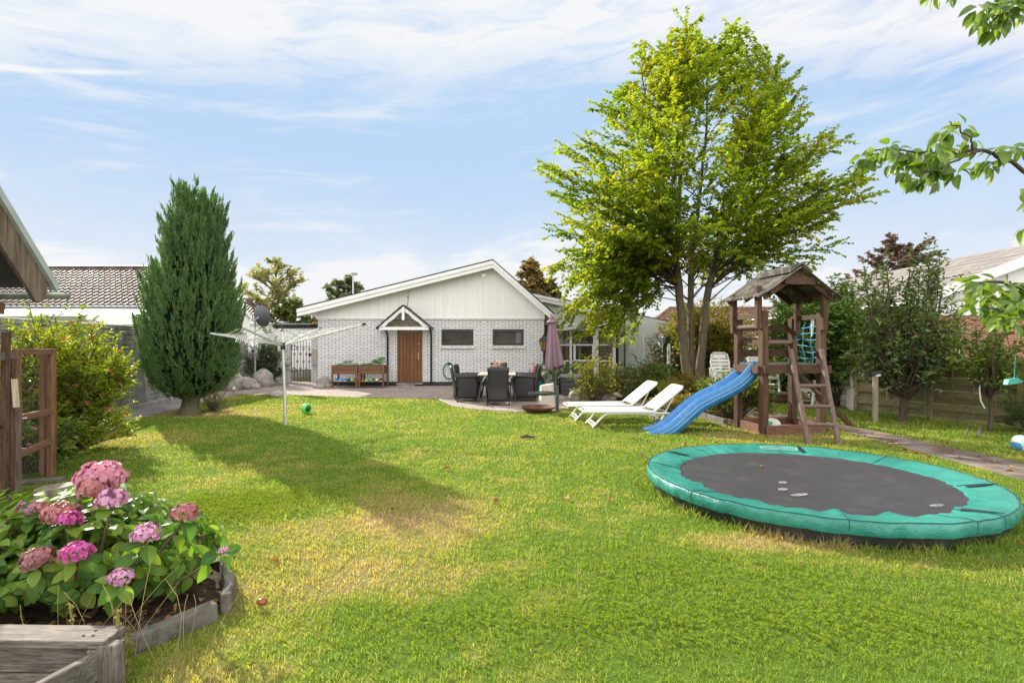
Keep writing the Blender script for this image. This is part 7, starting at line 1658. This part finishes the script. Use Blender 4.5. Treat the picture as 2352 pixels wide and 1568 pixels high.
# dry leaf litter and weeds on the bed soil
n = 420; pp = np.c_[r.uniform(-3.3, -1.6, n), r.uniform(2.45, 3.7, n), np.full(n, .02)]; pp = pp[in_poly(pp[:, 0], pp[:, 1], BED)]; n = len(pp)
Vt, qd = leaves_np(pp, np.c_[r.normal(size=(n, 2)), r.normal(size=n) * .4], np.c_[r.normal(size=(n, 2)) * .6, np.ones(n)], r.uniform(.03, .08, n), r.uniform(.015, .04, n), .3)
o = np_obj('leaf_litter', Vt, qd, leafmat('litter_leaves', [(.09, .045, .02), (.17, .10, .045), (.22, .15, .08)], .15, .8, .1)); o['kind'] = 'stuff'; o['label'] = 'dry brown leaf litter on the soil of the hydrangea bed'; o['category'] = 'leaves'
# raised bed box in the corner
rbx = thing('raised_bed', 'weathered grey plank raised bed cut off by the lower left corner', 'raised bed', (-1.9, 2.3, 0))
c0 = P(255, 1462, 2.26); zt = c0.z; cpos_ = Vector((c0.x, 2.26, 0)); e1 = Vector((-1, .02, 0)); e2 = Vector((-.30, -1, 0)).normalized()
def pk(a, b, z0, z1, th=.035): return MB().beam(Vector((a.x, a.y, (z0 + z1) / 2)), Vector((b.x, b.y, (z0 + z1) / 2)), th, z1 - z0)
wx = M['wood_grey']
for z0, z1 in ((-.02, .125), (.13, zt - .03)): pk(cpos_ + e1 * .03, cpos_ + e1 * 1.9, z0, z1).build('back_plank', wx, rbx, bevel=.006); pk(cpos_ + e2 * .055, cpos_ + e2 * 1.6, z0, z1).build('side_plank', M['wood_grey_y'], rbx, bevel=.006)
MB().beam(cpos_ + e1 * .0 + V(.02, .0, zt), cpos_ + e1 * 1.9 + V(0, 0, zt), .13, .032).build('cap_board', wx, rbx, bevel=.005)
MB().beam(cpos_ + V(.03, -.04, -.03), cpos_ + V(.03, -.04, zt + .0), .055, .085, up=(1, 0, 0)).build('corner_post', M['wood_grey_z'], rbx, bevel=.006); MB().beam(cpos_ + V(-.03, -.045, -.03), cpos_ + V(-.03, -.045, zt - .02), .04, .05, up=(1, 0, 0)).build('corner_post', M['wood_grey_z'], rbx, bevel=.006)
q = MB(); q.prism([cpos_ + e1 * .05 + e2 * .1, cpos_ + e1 * 1.9 + e2 * .1, cpos_ + e1 * 1.9 + e2 * 1.6, cpos_ + e1 * .05 + e2 * 1.6], (0, 0, .10)); q.build('soil', M['soil'], rbx)
q = MB()
for k in range(3): q.tube([cpos_ + V(-.06 - .02 * k, -.02 + .04 * (k % 2), zt + .014), cpos_ + V(-.06 - .02 * k, -.02 + .04 * (k % 2), zt + .0185)], .006, 7)
q.build('nail_heads', M['soil'], rbx)
# seeding weeds by the corner
for k, (px, py, Zd, h, n_, lb) in enumerate(((262, 1560, 2.32, .36, 60, 'tall yellow seeding weed by the raised bed corner, right of the other'), (165, 1470, 2.42, .22, 34, 'short yellow seeding weed behind the raised bed cap board'), (288, 1560, 2.4, .22, 30, 'small yellow weed at the foot of the raised bed corner post'))):
    b0 = P(px, py, Zd); b0.z = 0; t_ = thing('seeding_weed', lb, 'weed', b0); topp = P(px + (10, -5, 6)[k], (1400, 1385, 1440)[k], Zd); p = curve(b0, topp, (.01, 0, 0), 6, .004, r); MB().tube(p, .004, 5).build('stem', mk('straw_stem%d' % k, (.28, .22, .09), .8), t_)
    ts = r.uniform(.55, 1, n_); pos = A([along(p, min(.999, t))[0] for t in ts]); ac = Acc(); ac.add(*leaves_np(pos, rnd_dirs(n_, r) + [0, 0, .7], rnd_dirs(n_, r), .018, .010)); ac.build('seeds', leafmat('weed_seeds%d' % k, [(.25, .22, .06), (.38, .33, .10)], .3), t_)
    m_ = 14; pos = A([along(p, t)[0] for t in r.uniform(.3, .65, m_)]); ac = Acc(); ac.add(*leaves_np(pos, rnd_dirs(m_, r), rnd_dirs(m_, r), .035, .022)); ac.build('foliage', leafmat('weed_leaves%d' % k, [(.14, .19, .02), (.28, .27, .03)], .45), t_)
q = MB()
for k in range(20):
    b0 = V(-1.98 + r.normal() * .22, 2.62 + r.normal() * .10, 0); q.tube(curve(b0, b0 + V(r.normal() * .14, r.normal() * .08, r.uniform(.15, .42)), (r.normal() * .03, 0, .03), 4), .0013, 4)
o = q.build('dry_stalks', mk('straw', (.34, .26, .12), .8)); o['kind'] = 'stuff'; o['label'] = 'thin dry straw stalks along the front of the hydrangea bed'; o['category'] = 'stalks'
# cut post behind the hydrangea
c = G(110, 1222); q = MB(); rows = []
cz = [(0, .155), (.15, .15), (.32, .148), (.42, .15)]
c = Vector((-3.16, 3.72, 0)); ztop = CAM_H - (1116 - HOR) / F_PX * 3.72
for z, rr in ((0, .125), (ztop * .5, .122), (ztop - .01, .12), (ztop, .115)): rows.append([(c.x + rr * (1 + .03 * math.sin(3 * a)) * math.cos(a), c.y + rr * (1 + .03 * math.sin(3 * a)) * math.sin(a), z + (.008 * math.cos(a) if z > .3 else 0)) for a in np.linspace(0, 6.283, 25)[:-1]])
q.grid(rows, closed=True); q.f.append(tuple(range(72, 96)))
tag(q.build('log_stump', wood('grey_log', (.10, .08, .06), (.24, .20, .15), 'z', fine=.5), origin=c, smooth=True), 'upright sawn log with flat top standing behind the hydrangea', 'log')
pg_ = P(10, 1218, 2.95); tag(MB().tube([pg_ + V(-.5, -.05, -.10), pg_ + V(.03, .14, .0)], .028, 10).build('metal_tube', M['steel'], smooth=True, origin=(pg_.x, pg_.y, 0)), 'grey metal tube end lying in the hydrangea at the left edge', 'tube')

# ---------------- chicken wire gate and run at the left ----------------
gt_ = thing('wire_gate', 'brown wooden gate frame covered with chicken wire, standing half open at the left', 'gate', G(90, 1100)); GZ = 5.6
def gp(px, py, Zd=GZ): return P(px, py, Zd)
wd = M['wood_red']
ZA, ZB = 5.45, 6.05                                     # hinge side nearer
A0, A1 = gp(37, 1105, ZA), gp(37, 803, ZA); B0, B1 = gp(119, 1088, ZB), gp(119, 803, ZB)
A0.z = B0.z = .03; A1.z = B1.z = 1.46
for a, b in ((A0, A1), (B0, B1)): MB().beam(a, b, .05, .075, up=(0, 1, 0)).build('stile', wd, gt_, bevel=.005)
for z in (1.43, .76, .38): MB().beam(A0 + V(0, 0, z - .03) if 0 else V(A0.x, A0.y, z), V(B0.x, B0.y, z + (.05 if z < .5 else 0)), .045, .065).build('crossbar', M['wood_red_x'], gt_, bevel=.005)
MB().beam(V(B0.x - .13, B0.y + .06, .03), V(B0.x - .13, B0.y + .06, 1.40), .06, .09, up=(0, 1, 0)).build('stile', M['wood_red'], gt_, bevel=.005)
def mesh_wire(p0, u, v, nu, nv, mat, parent, rr=.0016, su=.045, sv=.04):
    q = MB(); U, Vv = u.normalized(), v.normalized()
    for i in range(nu + 1):
        pts = [p0 + U * (su * i + (su * .28 if (j // 2 + i) % 2 else -su * .28) * (1 if i not in (0, nu) else 0)) + Vv * (sv * j * .5) for j in range(nv * 2 + 1)]
        q.tube(pts, rr, 3)
    return q.build('wire_mesh', mat, parent)
M['wire'] = mk('dull_wire', (.16, .14, .12), .6, .2, 9, 0, metal=.4)
d_ = V(B0.x - A0.x, B0.y - A0.y, 0); mesh_wire(V(A0.x, A0.y - .04, .06), d_, UPZ, int(d_.length / .032), 34, M['wire'], gt_, .0006, .032, .04)
for a_ in ([gp(60, 1030, 5.4), gp(20, 1027, 5.3)], [gp(62, 960, 5.4), gp(30, 962, 5.35), gp(22, 955, 5.3)]): MB().tube(a_, .006, 5).build('gate_latch', M['steel'], gt_)
rn = thing('wire_fence', 'wooden posts and rails with chicken wire beside the wire gate at the left edge', 'fence', G(15, 1120)); wo = M['wood_play']
for (x0, x1, y1, Zd, w_, m_) in ((8, 14, 762, 5.15, .06, wo), (20, 30, 822, 5.2, .045, wo)):
    a = gp(x0, 1110, Zd); a.z = 0; b = gp(x1, y1, Zd); MB().beam(a, b, w_, w_ * .8, up=(0, 1, 0)).build('post', m_, rn, bevel=.006)
MB().tube([V(gp(34, 900, 5.3).x, 5.32, 0), V(gp(38, 860, 5.3).x, 5.32, .95)], .03, 8).build('post', M['wood_log'], rn, smooth=True)
for py in (818, 968): MB().beam(gp(-60, py + (0 if py < 900 else 8), 4.85), gp(28, py, 5.22), .04, .075).build('rail', M['wood_play_x'] if py > 900 else M['wood_grey'], rn, bevel=.005)
MB().beam(gp(33, 870, 5.12), gp(38, 935, 5.12), .035, .035).build('loose_slat', wood('pale_split_slat', (.42, .34, .22), (.58, .5, .36), 'z'), rn)
mesh_wire(V(gp(-60, 800, 4.85).x, 4.84, .05), V(.34, .33, 0), UPZ, 14, 34, M['wire'], rn, .0006, .034, .04)
q = MB(); c = G(95, 1108); q.beam(c + V(-.25, -.1, .02), c + V(.2, .05, .03), .1, .04); tag(q.build('ground_board', M['wood_grey'], origin=c, bevel=.006), 'weathered board lying at the foot of the wire gate', 'board')
shrub('foxglove_plants', 'leafy plants with pink flowers inside the wire run', 'plants', (-5.6, 6.3, 0), (.5, .4), .75, 36, 6, .08, .035, [(.035, .075, .016), (.09, .14, .025), (.2, .22, .04)], 95, step=.04, bowl=.35, mat_kw=dict(trans=.45, clump=.4, cscale=2), flowers=('flowers', 9, .04, [(.6, .25, .4), (.7, .4, .5)]), tl=(.1, .25), stem=.005)

# ---------------- overhanging walnut-like tree at the right ----------------
wt = thing('overhanging_tree', 'broad leaved tree reaching leafy branches in from the right edge', 'tree', (5.6, 3.9, 0)); r = np.random.RandomState(99)
trk = MB(); trk.tube([(5.6, 3.9, -.05), (5.55, 3.9, .6), (5.5, 3.85, 1.6), (5.45, 3.8, 2.6), (5.5, 3.8, 3.6), (5.6, 3.9, 5.0)], [.20, .15, .13, .12, .09, .04], 12)
brm = MB(); POS, DIR, UPV, LN, WD = [], [], [], [], []
def branch(pts, r0, r1):
    pts = [Vector(p) for p in pts]; sm = []
    for i in range(len(pts) - 1):
        for s in range(4): sm.append(pts[i].lerp(pts[i + 1], s / 4) + Vector((r.normal(), r.normal(), r.normal())) * .006)
    sm.append(pts[-1]); brm.tube(sm, [r0 + (r1 - r0) * i / (len(sm) - 1) for i in range(len(sm))], 6); return sm
def tuft(p, d_, n, ln, hang=.5, sp=.8):
    for i in range(n):
        o = Vector((r.normal(), r.normal(), r.normal())).normalized(); l_ = ln * r.uniform(.7, 1.2)
        POS.append(p + o * .02); DIR.append(o * sp + d_ * .5 + Vector((0, 0, -hang))); UPV.append(Vector((r.normal() * .5, -.35 + r.normal() * .5, 1))); LN.append(l_); WD.append(l_ * r.uniform(.46, .6))
ZW = 3.05
def wp_(px, py, Zd=ZW): return P(px, py, Zd)
b1 = branch([(5.47, 3.82, 2.0), wp_(2480, 470, 3.5), wp_(2350, 392, 3.2), wp_(2300, 360), wp_(2255, 345), wp_(2200, 352), wp_(2140, 352), wp_(2080, 345, 3.0), wp_(2010, 345, 2.95)], .016, .003)
b2 = branch([wp_(2255, 345), wp_(2215, 362, 3.0), wp_(2160, 385, 2.95), wp_(2110, 400, 2.9)], .009, .003)
b3 = branch([wp_(2235, 347), wp_(2228, 315, 3.0), wp_(2205, 290, 3.0), wp_(2180, 280, 3.0)], .006, .003)
for px, py, n_ in ((1985, 358, 5), (2015, 350, 7), (2040, 340, 7), (2060, 345, 7), (2085, 352, 8), (2105, 365, 8), (2130, 390, 9), (2120, 372, 7), (2160, 380, 7), (2150, 352, 6), (2178, 370, 5), (2080, 390, 5), (2045, 375, 5), (2110, 415, 6), (2140, 412, 6), (2200, 395, 5), (2190, 300, 6), (2215, 292, 6), (2170, 310, 6), (2232, 325, 5), (2160, 330, 5), (2185, 340, 4), (2240, 372, 3), (2270, 385, 5), (2285, 372, 4), (2300, 345, 4), (2320, 338, 3), (2340, 345, 3)):
    tuft(wp_(px, py, ZW + r.normal() * .1), Vector((-.5, 0, 0)), int(n_ * 1.7), .080, .55)
b4 = branch([(5.47, 3.82, 3.0), wp_(2480, 60, 3.6), wp_(2400, 25, 3.4), wp_(2330, 5, 3.2), wp_(2270, -20, 3.1), wp_(2160, -25, 3.0)], .022, .004)
branch([wp_(2330, 5, 3.2), wp_(2300, 30, 3.15), wp_(2275, 55, 3.1)], .008, .003)
for px, py, n_ in ((2250, 20, 6), (2275, 10, 8), (2300, 20, 9), (2330, 10, 10), (2265, 45, 7), (2290, 50, 7), (2310, 45, 7), (2335, 30, 6), (2345, 10, 6), (2280, 65, 5), (2245, 40, 4), (2150, -14, 6), (2130, -18, 4), (2180, -20, 4)): tuft(wp_(px, py, 3.1 + r.normal() * .1), Vector((-.2, 0, -.2)), int(n_ * 1.6), .078, .6)
b5 = branch([(5.5, 3.85, 1.35), wp_(2520, 720, 3.2), wp_(2420, 690, 2.9), wp_(2340, 660, 2.75), wp_(2290, 645, 2.7), wp_(2250, 650, 2.65)], .018, .004)
branch([wp_(2420, 690, 2.9), wp_(2360, 710, 2.6), wp_(2300, 715, 2.55), wp_(2260, 700, 2.55)], .008, .003)
for px, py, n_ in ((2240, 655, 4), (2260, 645, 5), (2285, 650, 6), (2310, 660, 6), (2335, 665, 7), (2355, 680, 7), (2260, 690, 5), (2285, 705, 7), (2310, 690, 7), (2330, 700, 7), (2345, 725, 7), (2300, 725, 5), (2275, 680, 5), (2320, 740, 4), (2350, 750, 4), (2235, 690, 3)): tuft(wp_(px, py, 2.65 + r.normal() * .1), Vector((-.4, 0, -.1)), int(n_ * 1.6), .08, .45)
b6 = branch([(5.47, 3.82, 2.3), wp_(2450, 500, 3.3), wp_(2370, 440, 3.1)], .012, .004)
for px, py, n_ in ((2352, 440, 2), (2358, 520, 3), (2380, 470, 5), (2420, 480, 8)): tuft(wp_(px, py, 3.1), Vector((-.3, 0, -.3)), n_, .085, .6)
for k in range(26):                                    # rest of the crown beyond the frame
    a = r.uniform(-1.2, 1.6); e = Vector((5.6 + r.uniform(.2, 1.8) * math.cos(a) + .5, 3.9 + r.uniform(-1.4, 1.6), r.uniform(2.4, 5.2))); branch([(5.5, 3.85, max(1.6, e.z - .8)), e.lerp(Vector((5.5, 3.85, e.z - .4)), .5), e], .02, .004)
    for i in range(5): tuft(e + Vector((r.normal(), r.normal(), r.normal())) * .18, Vector((.3, 0, -.1)), 7, .085, .5)
Vt, qd, uv = big_leaves(A(POS), A(DIR), A(UPV), np.array(LN), np.array(WD), .35, 5, 4, r=r)
np_obj('foliage', Vt, qd, leafmat('walnut_leaves', [(.05, .09, .022), (.075, .13, .028), (.11, .17, .035), (.17, .22, .04)], .42, .32, .2, 3, (1.5, 1.5, .4), veins=True, spec=.5, edge=(.14, .09, .03)), wt, uv=uv, smooth=True)
brm.build('branches', M['bark_dark'], wt, smooth=True); trk.build('trunk', M['bark'], wt, smooth=True)
